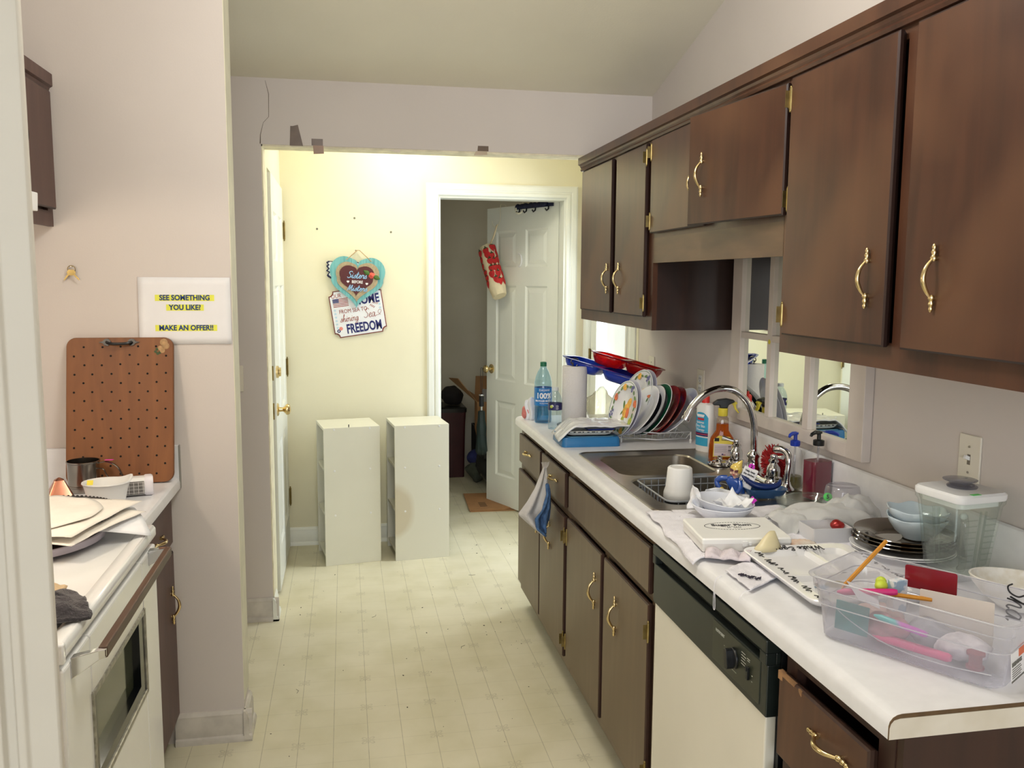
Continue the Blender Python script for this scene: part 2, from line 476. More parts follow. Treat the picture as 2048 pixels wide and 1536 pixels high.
# wall behind the camera, with the window the daylight comes through
struct(bx('wall_rear', [((-3.1, -3.6, 0), (-2.5, -3.5, 4.45)), ((.7, -3.6, 0), (1.53, -3.5, 4.45)), ((-2.5, -3.6, 0), (.7, -3.5, .75)), ((-2.5, -3.6, 2.65), (.7, -3.5, 4.45))], m_wall))
struct(bx('wall_back', [((-.47, YB, 0), (.54, YB+.115, 2.5)), ((.54, YB, 2.03), (1.30, YB+.115, 2.5)), ((1.30, YB, 0), (XW, YB+.115, 2.5))], m_hall))
struct(bx('wall_hall_left', [((-.47, YH+.11, 0), (-.345, 4.255, 2.5)), ((-.47, 4.255, 2.06), (-.345, 5.075, 2.5)), ((-.47, 5.075, 0), (-.345, YB, 2.5)), ((-.60, 4.2, 0), (-.47, 5.1, 2.5))], m_hall))
struct(bx('wall_hall_right', [((XW-.002, YH+.11, 0), (XW, 4.10, 2.5)), ((XW-.002, 4.10, 2.10), (XW, YB, 2.5))], m_hall))
struct(bx('wall_header_hall', [((-.342, YH+.11, 2.12), (XW, YH+.112, 2.5))], m_hall))
# raw edge strip of the wide opening
struct(bx('trim_1', [((-.342, YH+.003, 0), (-.337, YH+.11, 2.12)), ((-.342, YH+.003, 2.112), (XW, YH+.11, 2.121))], M('raw_edge', (232, 224, 196), .7, var=.12, vs=20)))
# the dim room beyond the back doorway
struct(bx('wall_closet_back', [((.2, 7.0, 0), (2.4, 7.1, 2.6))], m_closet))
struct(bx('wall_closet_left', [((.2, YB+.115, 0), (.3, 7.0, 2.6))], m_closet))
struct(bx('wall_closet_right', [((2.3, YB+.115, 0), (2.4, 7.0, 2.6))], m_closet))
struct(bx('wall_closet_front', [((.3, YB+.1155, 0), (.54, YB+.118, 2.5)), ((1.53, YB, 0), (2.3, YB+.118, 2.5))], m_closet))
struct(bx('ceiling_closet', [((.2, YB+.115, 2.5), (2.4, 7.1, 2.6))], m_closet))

# end face of the alcove wall, its cream light put into the colour
struct(bx('trim_2', [((-.356, YS+.0015, .135), (-.3525, YS+.135, zc(YS)+.02))], M('cream_lit_end', (226, 222, 200), .6, var=.06, vs=10)))

# baseboards: board with a rounded cap and a quarter-round shoe
def baseboard(name, p0, p1, nrm, mat, h=.105):
    """p0->p1 along the wall foot, nrm points into the room"""
    g = G()
    prof = [(0, 0), (.026, 0), (.026, .008), (.022, .018), (.016, .022), (.016, h-.03), (.013, h-.022), (.013, h-.012), (.006, h), (0, h)]
    n = Vector(nrm); rings = []
    for p in (Vector(p0), Vector(p1)):
        rings.append([p+n*a+V(0, 0, b) for a, b in prof])
    g.loft(rings)
    return struct(g.obj(name, mat, smooth=30))
baseboard('baseboard_alcove', (-.575, YS, 0), (-.329, YS, 0), (0, -1, 0), m_trimold)
baseboard('baseboard_alcove_end', (-.3555, YS-.026, 0), (-.3555, YS+.135, 0), (1, 0, 0), m_trimold)
baseboard('baseboard_header', (-1.2, YH, 0), (-.316, YH, 0), (0, -1, 0), m_trimold)
baseboard('baseboard_header_end', (-.342, YH-.026, 0), (-.342, YH+.11, 0), (1, 0, 0), m_trim)
baseboard('baseboard_back', (-.345, YB, 0), (.466, YB, 0), (0, -1, 0), m_trim)

# casings
def casing(name, rect, d, mat, y, sgn=-1, w=.07):
    """fluted casing round an opening rect (x0,x1,z1) in the plane y"""
    x0, x1, z1 = rect
    g = G()
    steps = [(0, .012), (.004, .018), (.02, .018), (.024, .012), (.032, .012), (.036, .016), (.06, .016), (w, .010)]
    def ring(o, dd): return [V(x0-o, y+sgn*dd, 0), V(x0-o, y+sgn*dd, z1+o), V(x1+o, y+sgn*dd, z1+o), V(x1+o, y+sgn*dd, 0)]
    R = [ring(0, 0)]+[ring(o, dd) for o, dd in steps]+[ring(w, 0)]
    g.loft(R, closed=False)
    return struct(g.obj(name, mat, smooth=0))
casing('trim_3', (.54, 1.30, 2.03), .02, m_trim, YB)
# jamb lining of the back doorway
struct(bx('trim_4', [((.54, YB, 0), (.552, YB+.118, 2.03)), ((1.288, YB, 0), (1.30, YB+.118, 2.03)), ((.552, YB, 2.018), (1.288, YB+.118, 2.03))], m_trim))
# glazed outside door in the right wall of the hall
g = G(); rs = []
for o, dd in [(0, 0), (0, .014), (.02, .018), (.05, .014), (.07, .010), (.07, 0)]:
    rs.append([V(XW-dd, 4.17-o, 0), V(XW-dd, 4.17-o, 2.04+o), V(XW-dd, 4.98+o, 2.04+o), V(XW-dd, 4.98+o, 0)])
g.loft(rs, closed=False)
struct(g.obj('trim_5', m_trim, smooth=0))
struct(bx('trim_6', [((XW, 4.155, 0), (1.53, 4.175, 2.06)), ((XW, 4.975, 0), (1.53, 4.995, 2.06)), ((XW, 4.17, 2.035), (1.53, 4.98, 2.06))], m_trim))
# near casing at the edge of the doorway the photograph is taken through
g = G()
prof = [(-.443, 1.15), (-.443, 1.135), (-.438, 1.128), (-.430, 1.128), (-.426, 1.137), (-.416, 1.137), (-.412, 1.130), (-.404, 1.131), (-.400, 1.136), (-.368, 1.138), (-.3655, 1.141), (-.3655, 1.150), (-.418, 1.1505), (-.418, 1.27), (-.443, 1.27)]
g.loft([[V(x, y, 0) for x, y in prof], [V(x, y, 3.09) for x, y in prof]])
struct(g.obj('trim_7', m_casing, smooth=0, bevel=.0015))

def panel_door(name, w, h, panels, mat, t=.035):
    """slab in local x (0..w), z (0..h); raised-and-fielded panels on the -y face"""
    root = bpy.data.objects.new(name, None); COL.objects.link(root)
    root['kind'] = 'structure'
    g = G()
    xs = sorted(set([0, w]+[v for p in panels for v in p[:2]])); zs = sorted(set([0, h]+[v for p in panels for v in p[2:]]))
    for i in range(len(xs)-1):
        for j in range(len(zs)-1):
            cx, cz = (xs[i]+xs[i+1])/2, (zs[j]+zs[j+1])/2
            if any(p[0] < cx < p[1] and p[2] < cz < p[3] for p in panels): continue
            g.box((xs[i], 0, zs[j]), (xs[i+1], t, zs[j+1]))
    for p in panels: g.box((p[0]-.002, .012, p[2]-.002), (p[1]+.002, t-.002, p[3]+.002))
    bmesh.ops.remove_doubles(g.bm, verts=g.bm.verts[:], dist=1e-5)
    for (a, b, c, d) in panels:
        def rg(o, y): return [V(a+o, y, c+o), V(b-o, y, c+o), V(b-o, y, d-o), V(a+o, y, d-o)]
        g.loft([rg(0, 0), rg(.012, .010), rg(.02, .010), rg(.045, .003)], cap0=False)
    g.move(Matrix.Diagonal((1, -1, 1, 1)))
    g.obj('door_slab', mat, root, smooth=0)
    return root
six = lambda w: [(.11, w/2-.05, 1.62, 1.86), (w/2+.05, w-.11, 1.62, 1.86), (.11, w/2-.05, .86, 1.50), (w/2+.05, w-.11, .86, 1.50), (.11, w/2-.05, .20, .72), (w/2+.05, w-.11, .20, .72)]
def knob_geo(g, m, r=.026):
    g.lathe([(.032, 0), (.032, .004), (.026, .008), (.012, .010), (.010, .026), (.014, .032), (r, .042), (r+.001, .052), (r-.004, .060), (.008, .064), (0, .064)], 20, m)
def hinge_geo(g, m):
    g.box((-.018, -.002, -.045), (0, .0, .045), m)
    g.lathe([(.006, -.047), (.006, .047)], 10, m @ T(0, -.006, 0))
    g.lathe([(.0035, -.056), (.0035, .056)], 8, m @ T(0, -.006, 0))

# door_1: closed white door in the left wall of the hall, hinged at the far corner
d = panel_door('door_1', .775, 2.03, six(.775), m_door)
d.location = (-.332, 5.06, .012); d.rotation_euler = (0, 0, -PI/2)
Y90 = RX(-PI/2)
for z in (.29, 1.04, 1.80):
    g = G(); hinge_geo(g, T(0, .001, z) @ RZ(PI)); g.obj('hinge', m_brasshw, d, smooth=30)
g = G(); knob_geo(g, T(.715, 0, .90) @ Y90); g.obj('knob', m_brass, d)
g = G(); g.lathe([(.030, 0), (.030, .010), (.022, .014), (.022, .022), (0, .023)], 20, T(.715, 0, 1.085) @ Y90); g.obj('deadbolt', m_brass, d)
g = G(); g.box((.7755, -.028, .86), (.7765, -.008, .94)); g.box((.7755, -.028, 1.05), (.7765, -.008, 1.12)); g.obj('latch_plate', m_brasshw, d, smooth=0)

# door_2: white six-panel door of the back room, swung away from the hall
HX, HY = 1.286, 5.215
FX, FY = .962, 5.93
ang = math.atan2(FY-HY, FX-HX)
d2 = panel_door('door_2', .785, 2.015, six(.785), m_door)
d2.location = (HX, HY, .012); d2.rotation_euler = (0, 0, ang)
for z in (.25, 1.05, 1.78):
    g = G(); g.prism(rrect(.0145, .045, .007), 0, .0015, T(-.0005, -.0175, z) @ RY(-PI/2) @ RZ(PI/2)); g.cyl((-.004, -.037, z-.045), (-.004, -.037, z+.045), .006, seg=10)
    g.obj('hinge', m_brasshw, d2, smooth=30)
g = G(); knob_geo(g, T(.725, 0, .93) @ Y90); g.obj('knob', m_brass, d2)
g = G(); knob_geo(g, T(.725, -.035, .93) @ RX(PI/2)); g.obj('knob', m_brass, d2)

# door_3: outside door with a full pane of glass
d3 = bpy.data.objects.new('door_3', None); COL.objects.link(d3); d3['kind'] = 'structure'
d3.location = (1.43, 4.575, 0)
def frame_boxes(g, x0, x1, y0, y1, z0, z1, iy, iz0, iz1):
    g.box((x0, y0, z0), (x1, y0+iy, z1)); g.box((x0, y1-iy, z0), (x1, y1, z1))
    g.box((x0, y0+iy, z0), (x1, y1-iy, z0+iz0)); g.box((x0, y0+iy, z1-iz1), (x1, y1-iy, z1))
g = G(); frame_boxes(g, 1.43, 1.47, 4.178, 4.972, .012, 2.032, .125, .25, .13)
g.obj('stile_frame', m_door, d3, world=True, smooth=0, bevel=.002)
g = G(); frame_boxes(g, 1.424, 1.432, 4.29, 4.86, .25, 1.915, .022, .022, .022)
g.obj('glazing_bead', m_trim, d3, world=True, smooth=0, bevel=.002)
g = G(); g.box((1.448, 4.30, .26), (1.452, 4.85, 1.905)); g.obj('pane', CLEAR('window_glass', (252, 253, 255), 0, gloss=.0), d3, world=True, smooth=0)
for z in (.3, 1.10, 1.83):
    g = G(); g.box((1.4285, 4.955, z-.045), (1.4305, 4.9715, z+.045)); g.cyl((1.424, 4.974, z-.048), (1.424, 4.974, z+.048), .006, seg=10)
    g.obj('hinge', m_brasshw, d3, world=True)

# window_1 behind the camera
w1 = bpy.data.objects.new('window_1', None); COL.objects.link(w1); w1['kind'] = 'structure'; w1.location = (-.9, -3.55, .75)
g = G()
for x0, x1 in ((-2.5, -2.44), (-.93, -.87), (.64, .7)): g.box((x0, -3.58, .75), (x1, -3.52, 2.65))
for z0, z1 in ((.75, .81), (1.68, 1.72), (2.59, 2.65)): g.box((-2.44, -3.58, z0), (.64, -3.52, z1))
g.obj('window_frame', m_trim, w1, world=True, smooth=0)

# hall lamp: flush dome just above the header, out of the picture
hl = thing('ceiling_light', 'round flush ceiling light glowing warm white in the back hall', 'ceiling light', (.33, 4.66, 2.44))
g = G(); g.lathe([(.15, 0), (.15, -.02), (.14, -.03)], 32, None, True, False); g.obj('light_base', m_brass, hl)
m_lamp = M('lamp_glass', (255, 243, 212), .4, var=.01, emit=7.0)
g = G(); g.lathe([(.14, -.028), (.135, -.05), (.11, -.075), (.06, -.092), (0, -.097)], 32, None, False, False); g.obj('light_dome', m_lamp, hl)

# crack in the plaster above the corner of the wide opening
g = G(); g.tube([(-.345, YH-.0003, 2.122), (-.343, YH-.0003, 2.16), (-.330, YH-.0003, 2.21), (-.307, YH-.0003, 2.235), (-.305, YH-.0003, 2.33), (-.318, YH-.0003, 2.385)], [.002, .0012, .0007, .0008, .0012, .0006], 5)
g.obj('crack', M('crack_dark', (96, 82, 64), .9), WH)

hlb = bpy.data.lights.new('ceiling_light_bulb', 'POINT'); hlb.energy = 14; hlb.color = (1.0, .945, .79); hlb.shadow_soft_size = .10
hlo = bpy.data.objects.new('ceiling_light_bulb', hlb); COL.objects.link(hlo); hlo.location = (.33, 4.66, 2.32)

clb = bpy.data.lights.new('back_room_fill', 'POINT'); clb.energy = 3.5; clb.color = (1.0, .93, .80); clb.shadow_soft_size = .1  # unseen fill light, added to brighten the back room
clo = bpy.data.objects.new('back_room_fill', clb); COL.objects.link(clo); clo.location = (1.75, 6.0, 2.35)
# ================================================================== CABINETS, RIGHT SIDE
XF, XU, DT = .8086, 1.0894, .02
def pull_mesh():
    """antique brass bow pull, length .125 along z, bow towards -x, sits on the plane x=0"""
    g = G()
    for s in (-1, 1):
        mm = T(-.006, 0, s*.037) @ (RX(PI) if s < 0 else Matrix())
        g.lathe([(.0045, -.006), (.0065, 0), (.0045, .004), (.0035, .006), (.0055, .010), (.0042, .014), (.003, .016), (.0045, .020), (.0030, .024), (.0012, .0262), (0, .0265)], 10, mm)
        g.cyl((0, 0, s*.037), (-.008, 0, s*.037), .005, seg=8)
    pts = smoothpts([(-.006, 0, -.037), (-.016, 0, -.026), (-.024, 0, -.010), (-.025, 0, .004), (-.020, 0, .020), (-.006, 0, .037)], 5)
    n = len(pts)
    g.tube(pts, [.0028+.0022*math.sin(PI*i/(n-1)) for i in range(n)], 8)
    return g
_p = pull_mesh().obj('handle', m_brass, None, smooth=60)
PULL = _p.data; bpy.data.objects.remove(_p)
def pull(parent, loc, rot=(0, 0, 0)):
    o = bpy.data.objects.new('handle', PULL); COL.objects.link(o); o.parent = parent; o.location = loc; o.rotation_euler = rot
    return o
def hinge_mesh():
    g = G()
    g.box((-.001, -.001, -.020), (.001, .011, .020))
    g.box((-.016, -.0012, -.020), (0, .0005, .020))
    g.cyl((-.002, -.002, -.026), (-.002, -.002, .026), .0042, seg=8)
    g.sphere((-.002, -.002, .028), .0038, seg=8, rings=5); g.sphere((-.002, -.002, -.028), .0038, seg=8, rings=5)
    return g
_h = hinge_mesh().obj('hinge', m_brasshw, None, smooth=40)
HNG = _h.data; bpy.data.objects.remove(_h)
def hinge(parent, loc, rot=(0, 0, 0)):
    o = bpy.data.objects.new('hinge', HNG); COL.objects.link(o); o.parent = parent; o.location = loc; o.rotation_euler = rot
    return o
def slab(name, parent, y0, y1, z0, z1, mat, medge, xf=None, worn=False):
    """overlay slab door or drawer front; origin at the middle of its back; front looks to -x"""
    w, h = y1-y0, z1-z0
    g = G()
    hy, hz, c = w/2, h/2, .006
    def rg(x, o): return [V(x, -hy+o, -hz+o), V(x, hy-o, -hz+o), V(x, hy-o, hz-o), V(x, -hy+o, hz-o)]
    g.mi = 1
    g.loft([rg(0, .006), rg(-.010, 0), rg(-.017, 0), rg(-.020, .004)], cap1=False)
    g.mi = 0
    g.loft([rg(-.020, .004), rg(-.0202, .0045)], cap0=False)
    o = g.obj(name, [mat, medge], parent, smooth=0)
    o.location = V(xf, (y0+y1)/2, (z0+z1)/2)-parent.location
    return o

# ---- base cabinets
def base_cab(name, label, y0, y1, stiles, rails, end=False, fr=m_low):
    root = thing(name, label, 'cabinet', (XF+.28, (y0+y1)/2, 0))
    g = G()
    g.box((XF+.018, y0, .10), (XW-.02, y0+.016, .874)); g.box((XF+.018, y1-.016, .10), (XW-.02, y1, .874))
    g.box((XF+.018, y0+.016, .10), (XW-.02, y1-.016, .116))
    g.obj('carcass', m_lowend, root, world=True, smooth=0)
    g = G(); g.box((XF+.075, y0, 0), (XF+.09, y1, .10)); g.obj('toe_board', m_lowdark, root, world=True, smooth=0)
    g = G()
    for a, b in stiles: g.box((XF, a, .085), (XF+.018, b, .874))
    for a, b in rails:
        for i in range(len(stiles)-1):
            g.box((XF, stiles[i][1], a), (XF+.018, stiles[i+1][0], b))
    g.obj('face_frame', m_lowdark if fr is None else fr, root, world=True, smooth=0)
    return root
cb = base_cab('base_cabinet', 'dark brown two-drawer base cabinet at the far end of the counter, rag hanging on it', 3.02, 3.945, [(3.02, 3.06), (3.43, 3.47), (3.905, 3.945)], [(.085, .135), (.672, .71), (.84, .874)])
for y0, y1 in ((3.47, 3.91), (3.05, 3.44)):
    d = slab('drawer', cb, y0, y1, .71, .842, m_low, m_lowdark, XF)
    pull(d, (-.02, (0 if y0 > 3.2 else -.03), .01), (PI/2, 0, 0))
for k, (y0, y1) in enumerate(((3.475, 3.92), (3.055, 3.462))):
    d = slab('door', cb, y0, y1, .133, .675, m_low, m_lowdark, XF)
    pull(d, (-.02, (-.187, .022)[k] if k == 0 else .02, .14))
    for z in (-.2, .2) if k else (): hinge(d, (-.018, -.2035, z), (0, 0, 0))
cs = base_cab('sink_cabinet', 'dark brown sink base cabinet with two doors and one wide false front', 2.115, 3.018, [(2.115, 2.16), (2.56, 2.60), (2.978, 3.018)], [(.085, .135), (.683, .712), (.84, .874)])
slab('false_front', cs, 2.14, 3.0, .712, .843, m_low, m_lowdark, XF)
for k, (y0, y1) in enumerate(((2.58, 3.022), (2.14, 2.558))):
    d = slab('door', cs, y0+.0, y1-.008, .133, .683, m_low, m_lowdark, XF)
    pull(d, (-.02, (2.635 if k == 0 else 2.415)-(y0+y1-.008)/2, .135))
    for z in (-.2, .2): hinge(d, (-.018, (-.207 if k else .2215), z), (0, 0, 0))
cd = base_cab('drawer_cabinet', 'dark brown drawer cabinet at the near end of the counter', 1.11, 1.438, [(1.11, 1.15), (1.40, 1.438)], [(.085, .12), (.628, .655), (.84, .874)], fr=m_lowdark)
m_neardr = wood('near_drawer_paint', (72, 46, 34), (96, 64, 46), (82, 54, 40), .42)
for z0, z1 in ((.66, .825), (.43, .625), (.12, .40)):
    d = slab('drawer', cd, 1.145, 1.432, z0, z1, m_neardr, m_lowdark, XF)
    pull(d, (-.02, -.037, .03 if z0 > .6 else 0), (PI/2, 0, 0))
    g = G(); zz = (z1-z0)/2
    g.box((-.0212, .128, zz-.016), (-.012, .1432, zz+.0005)); g.box((-.0212, .085, zz-.006), (-.014, .128, zz+.0006)); g.box((-.0208, .06, zz-.012), (-.015, .07, zz-.002))
    g.jitter(.002, 60); part(g.obj('chipped_edge', m_worn, d, smooth=0), 'chipped pale wood edge')
g = G(); g.box((XF+.002, 1.093, 0), (XW-.004, 1.109, .874)); part(g.obj('end_panel', m_lowend, cd, world=True, smooth=0), 'smooth dark brown end panel')

# ---- dishwasher
dw = thing('dishwasher', 'white dishwasher with a black control panel under the counter', 'dishwasher', (1.08, 1.775, 0))
g = G(); g.box((.81, 1.46, .09), (1.36, 2.105, .872)); g.obj('tub_body', m_black, dw, world=True, smooth=0)
g = G(); g.box((.787, 1.472, .105), (.81, 2.085, .712)); g.obj('door_panel', M('dishwasher_white', (226, 222, 208), .3, var=.03, vs=3), dw, world=True, smooth=0, bevel=.003)
g = G(); g.box((.812, 1.472, .01), (.83, 2.085, .10)); g.obj('kick_plate', m_black, dw, world=True, smooth=0)
g = G()
m_dwb = M('dishwasher_black', (26, 32, 30), .34, var=.12)
g.box((.783, 1.465, .713), (.81, 2.09, .818)); g.box((.779, 1.465, .842), (.81, 2.09, .868)); g.box((.800, 1.465, .818), (.81, 2.09, .842))
g.box((.779, 1.465, .818), (.80, 1.492, .842)); g.box((.779, 2.07, .818), (.80, 2.09, .842))
g.obj('control_panel', m_dwb, dw, world=True, smooth=0, bevel=.002)
g = G(); g.box((.7815, 1.492, .727), (.784, 1.712, .815)); g.obj('dial_plate', M('dial_plate', (40, 44, 34), .3, var=.1), dw, world=True, smooth=0, bevel=.001)
g = G(); mm = T(.7815, 1.605, .772) @ RY(-PI/2)
g.lathe([(.022, 0), (.022, .004), (.0205, .006)], 24, mm); g.prism(rrect(.021, .0075, .005), .004, .020, mm @ RZ(D2R(12))); kn = g.obj('dial_knob', m_black, dw, world=True, smooth=40, bevel=.0008)
g = G(); g.box((.776, 1.534, .757), (.7815, 1.543, .783)); g.box((.773, 1.535, .775), (.777, 1.542, .783)); g.obj('rocker_switch', m_black, dw, world=True, smooth=0, bevel=.0008)
MX = Matrix(((0, 0, -1, 0), (-1, 0, 0, 0), (0, 1, 0, 0), (0, 0, 0, 1)))   # text x -> -Y, text y -> +Z, faces -X
g = G()
g.text('HOTPOINT', .0085, T(.7812, 1.675, .797) @ MX, bold=.0002)
for k in range(5): g.box((.7810, 1.555-.004*(k % 2), .800-.006*k), (.7814, 1.572, .8012-.006*k))
for (y, z, w) in ((1.540, .797, .012), (1.540, .793, .010), (1.523, .770, .004), (1.523, .758, .004), (1.605, .744, .026), (1.652, .778, .003)): g.box((.7810, y-w/2, z), (.7814, y+w/2, z+.0014))
g.obj('panel_lettering', M('pale_print', (176, 178, 168), .6), dw, world=True, smooth=0)

# ---- wall cabinets
def wall_cab(name, label, y0, y1, z0, rails, stiles, bottom=True):
    root = thing(name, label, 'cabinet', ((XU+XW)/2, (y0+y1)/2, z0))
    g = G()
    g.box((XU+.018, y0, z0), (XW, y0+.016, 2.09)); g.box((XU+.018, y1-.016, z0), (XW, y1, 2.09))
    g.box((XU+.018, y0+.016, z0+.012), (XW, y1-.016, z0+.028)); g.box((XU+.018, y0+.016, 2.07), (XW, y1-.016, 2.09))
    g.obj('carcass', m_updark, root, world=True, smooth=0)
    g = G()
    for a, b in stiles: g.box((XU, a, z0), (XU+.018, b, 2.09))
    for a, b in rails:
        for i in range(len(stiles)-1): g.box((XU, stiles[i][1], a), (XU+.018, stiles[i+1][0], b))
    g.obj('face_frame', m_up, root, world=True, smooth=0)
    return root
u1 = wall_cab('wall_cabinet', 'brown wall cabinet with two narrow doors above the dish rack', 2.997, 3.955, 1.37, [(1.37, 1.425), (2.02, 2.09)], [(2.997, 3.045), (3.40, 3.44), (3.905, 3.955)])
for k, (y0, y1) in enumerate(((3.448, 3.82), (3.04, 3.393))):
    if k == 0: y1 = 3.905
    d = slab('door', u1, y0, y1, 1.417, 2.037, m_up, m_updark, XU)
    pull(d, (-.02, (3.483 if k == 0 else 3.285)-(y0+y1)/2 + (0 if k == 0 else .04), 1.557-1.727))
    for z in (-.26, .26) if k else (): hinge(d, (-.018, -.1785, z))
us = wall_cab('short_wall_cabinet', 'short brown wall cabinet above the sink, one door ajar', 2.052, 2.995, 1.70, [(1.70, 1.722), (2.02, 2.09)], [(2.052, 2.08), (2.49, 2.53), (2.955, 2.995)])
d = slab('door', us, 2.515, 2.99, 1.716, 2.04, m_up, m_updark, XU)
pull(d, (-.02, 2.585-2.7525, 1.848-1.878))
for z in (-.12, .12): hinge(d, (-.018, .2375, z))
da = slab('door', us, 2.03, 2.50, 1.712, 2.03, m_up, m_updark, XU)
# swung a little on its hinges at the near side
for v in da.data.vertices: v.co.y += .235
da.location = V(XU, 2.03, 1.871)-us.location; da.rotation_euler = (0, 0, D2R(7.5))
pull(da, (-.0205, .385, -.018))
for z in (-.12, .12): hinge(da, (-.006, -.002, z))
part(da, 'cabinet door standing slightly open')
g = G(); g.box((XU, 2.052, 1.612), (XU+.018, 2.997, 1.70)); g.obj('valance', M('valance_wood', (96, 72, 52), .4, var=.16, vs=5, stretch=(1, 1, 5)), us, world=True, smooth=0)
u5 = wall_cab('wall_cabinet', 'large brown wall cabinet nearest the camera with two tall doors', 1.00, 2.05, 1.37, [(1.37, 1.425), (2.02, 2.09)], [(1.00, 1.05), (1.53, 1.585), (2.0, 2.05)])
for k, (y0, y1) in enumerate(((1.588, 2.008), (1.06, 1.534))):
    d = slab('door', u5, y0, y1, 1.417, 2.037, m_up, m_updark, XU)
    pull(d, (-.02, (1.648 if k == 0 else 1.438)-(y0+y1)/2, 1.556-1.727))
    for z in (-.26, .26): hinge(d, (-.018, (.2105 if k == 0 else -.2375), z))
g = G()
prof = [(1.089, 2.045), (1.078, 2.045), (1.074, 2.052), (1.078, 2.058), (1.074, 2.063), (1.071, 2.070), (1.063, 2.074), (1.063, 2.104), (1.089, 2.104)]
g.loft([[V(x, y, z) for x, z in prof] for y in (1.00, 3.955)])
o = g.obj('crown_moulding', m_up, None, smooth=0); tag(o, 'long brown moulding along the top of the wall cabinets', 'moulding')
g = G(); g.box((1.0895, 1.0, 2.0905), (XW, 3.955, 2.1)); 
o2 = g.obj('cabinet_top_board', m_updark, o, smooth=0)

# ---- worktop with rolled front and coved backsplash
wt = thing('countertop', 'long white laminate countertop with rolled front edge along the right wall', 'countertop', (1.09, 2.52, .876))
XC = .7786; Y0, Y1 = 1.087, 3.957
front = [(.842, .914), (.80, .914), (.792, .9125), (.785, .909), (.7805, .903), (.7786, .896), (.7786, .876), (.842, .876)]
back = [(1.338, .876), (XW-.001, .876), (XW-.001, 1.026), (1.402, 1.030), (1.396, 1.026), (1.394, 1.018), (1.394, .930), (1.391, .920), (1.384, .9145), (1.375, .914), (1.338, .914)]
g = G()
for pr in (front, back): g.loft([[V(x, y, z) for x, z in pr] for y in (Y0, Y1)])
g.box((.842, Y0, .876), (1.338, 2.228, .914)); g.box((.842, 3.04, .876), (1.338, Y1, .914))
g.obj('laminate_top', m_counter, wt, world=True, smooth=25)
g = G()
endp = [(.7786, .876), (.7786, .894), (.7808, .9005), (.786, .906), (.796, .908), (1.394, .908), (1.394, .876)]
g.prism([(y, z) for y, z in endp], 0, .0015, Matrix(((1, 0, 0, 0), (0, 0, 1, Y0-.0015), (0, 1, 0, 0), (0, 0, 0, 1))))
part(g.obj('end_cap', M('end_cap_laminate', (208, 200, 184), .5, var=.10, vs=12, c2=(222, 216, 204)), wt, world=True, smooth=0), 'scuffed off-white end cap')
g = G(); g.loft([[V(x, y, z) for x, z in [(.7783, .876), (.7783, .8965), (.7802, .9035), (.785, .9095), (.792, .913), (.80, .9143), (1.394, .9143), (1.394, .9085), (.796, .9085), (.786, .9062), (.781, .9008), (.779, .894), (.779, .876)]] for y in (Y0-.0018, Y0+.0004)])
part(g.obj('exposed_core_edge', M('core_edge', (96, 74, 48), .8, var=.2, vs=30), wt, world=True, smooth=0), 'worn brown edge strip')
# ================================================================== LEFT SIDE: RANGE, COUNTER, WALL
XL = -1.165
rg = thing('range', 'white freestanding electric range with a dark oven window', 'stove', (-.83, 1.925, 0))
g = G(); g.box((XL+.01, 1.548, .03), (-.515, 2.302, .878)); g.obj('range_body', m_enamel, rg, world=True, smooth=0, bevel=.004)
g = G()
ct = [(XL+.01, .884), (-.50, .884), (-.488, .888), (-.484, .896), (-.484, .912), (-.488, .919), (-.496, .921), (-.510, .919), (-.522, .912), (XL+.06, .912), (XL+.01, .93)]
g.loft([[V(x, y, z) for x, z in ct] for y in (1.552, 2.298)])
g.box((-.53, 1.545, .884), (-.484, 1.56, .9205)); g.box((XL+.01, 1.545, .884), (-.53, 1.556, .919)); g.box((XL+.01, 2.29, .884), (-.49, 2.305, .919))
g.obj('cooktop', m_enamel, rg, world=True, smooth=30, bevel=.003)
g = G(); frame_boxes(g, -.515, -.487, 1.552, 2.298, .175, .872, .155, .375, .122)
dr = g.obj('oven_door', m_enamel, rg, world=True, smooth=0, bevel=.005)
g = G(); g.box((-.512, 1.70, .54), (-.505, 2.15, .752)); g.obj('oven_glass', M('oven_glass', (66, 70, 52), .07, var=.12, vs=3, spec=.7), dr, world=False, smooth=0).matrix_parent_inverse = Matrix.Translation(-rg.location)
g = G(); frame_boxes(g, -.505, -.4835, 1.70, 2.15, .545, .757, .012, .012, .012)
o = g.obj('window_trim', M('oven_window_trim', (150, 148, 140), .3, .7, var=.3, vs=60), dr, smooth=0, bevel=.002); o.matrix_parent_inverse = Matrix.Translation(-rg.location)
g = G(); g.box((-.506, 2.09, .557), (-.4875, 2.138, .745)); g.box((-.506, 1.712, .557), (-.4875, 2.09, .585)); g.box((-.506, 1.712, .585), (-.4875, 1.735, .745))
o = g.obj('window_border', m_blackg, dr, smooth=0); o.matrix_parent_inverse = Matrix.Translation(-rg.location)
hd = bpy.data.objects.new('door_handle', None); COL.objects.link(hd); hd.parent = rg; hd.location = (-.46+.83, 1.91-1.925, .868)
g = G()
for y, s in ((1.588, 1), (2.235, -1)):
    g.loft([[V(-.487, y, .838), V(-.487, y+s*.02, .838), V(-.487, y+s*.02, .878), V(-.487, y, .878)], [V(-.443, y+s*.012, .866), V(-.443, y+s*.03, .866), V(-.443, y+s*.03, .884), V(-.443, y+s*.012, .884)], [V(-.432, y+s*.018, .868), V(-.432, y+s*.034, .868), V(-.432, y+s*.034, .883), V(-.432, y+s*.018, .883)]])
g.move(Matrix.Translation((.46, -1.91, -.868)))
part(g.obj('handle_bracket', m_chrome, hd, smooth=0, bevel=.0015), 'chrome end brackets')
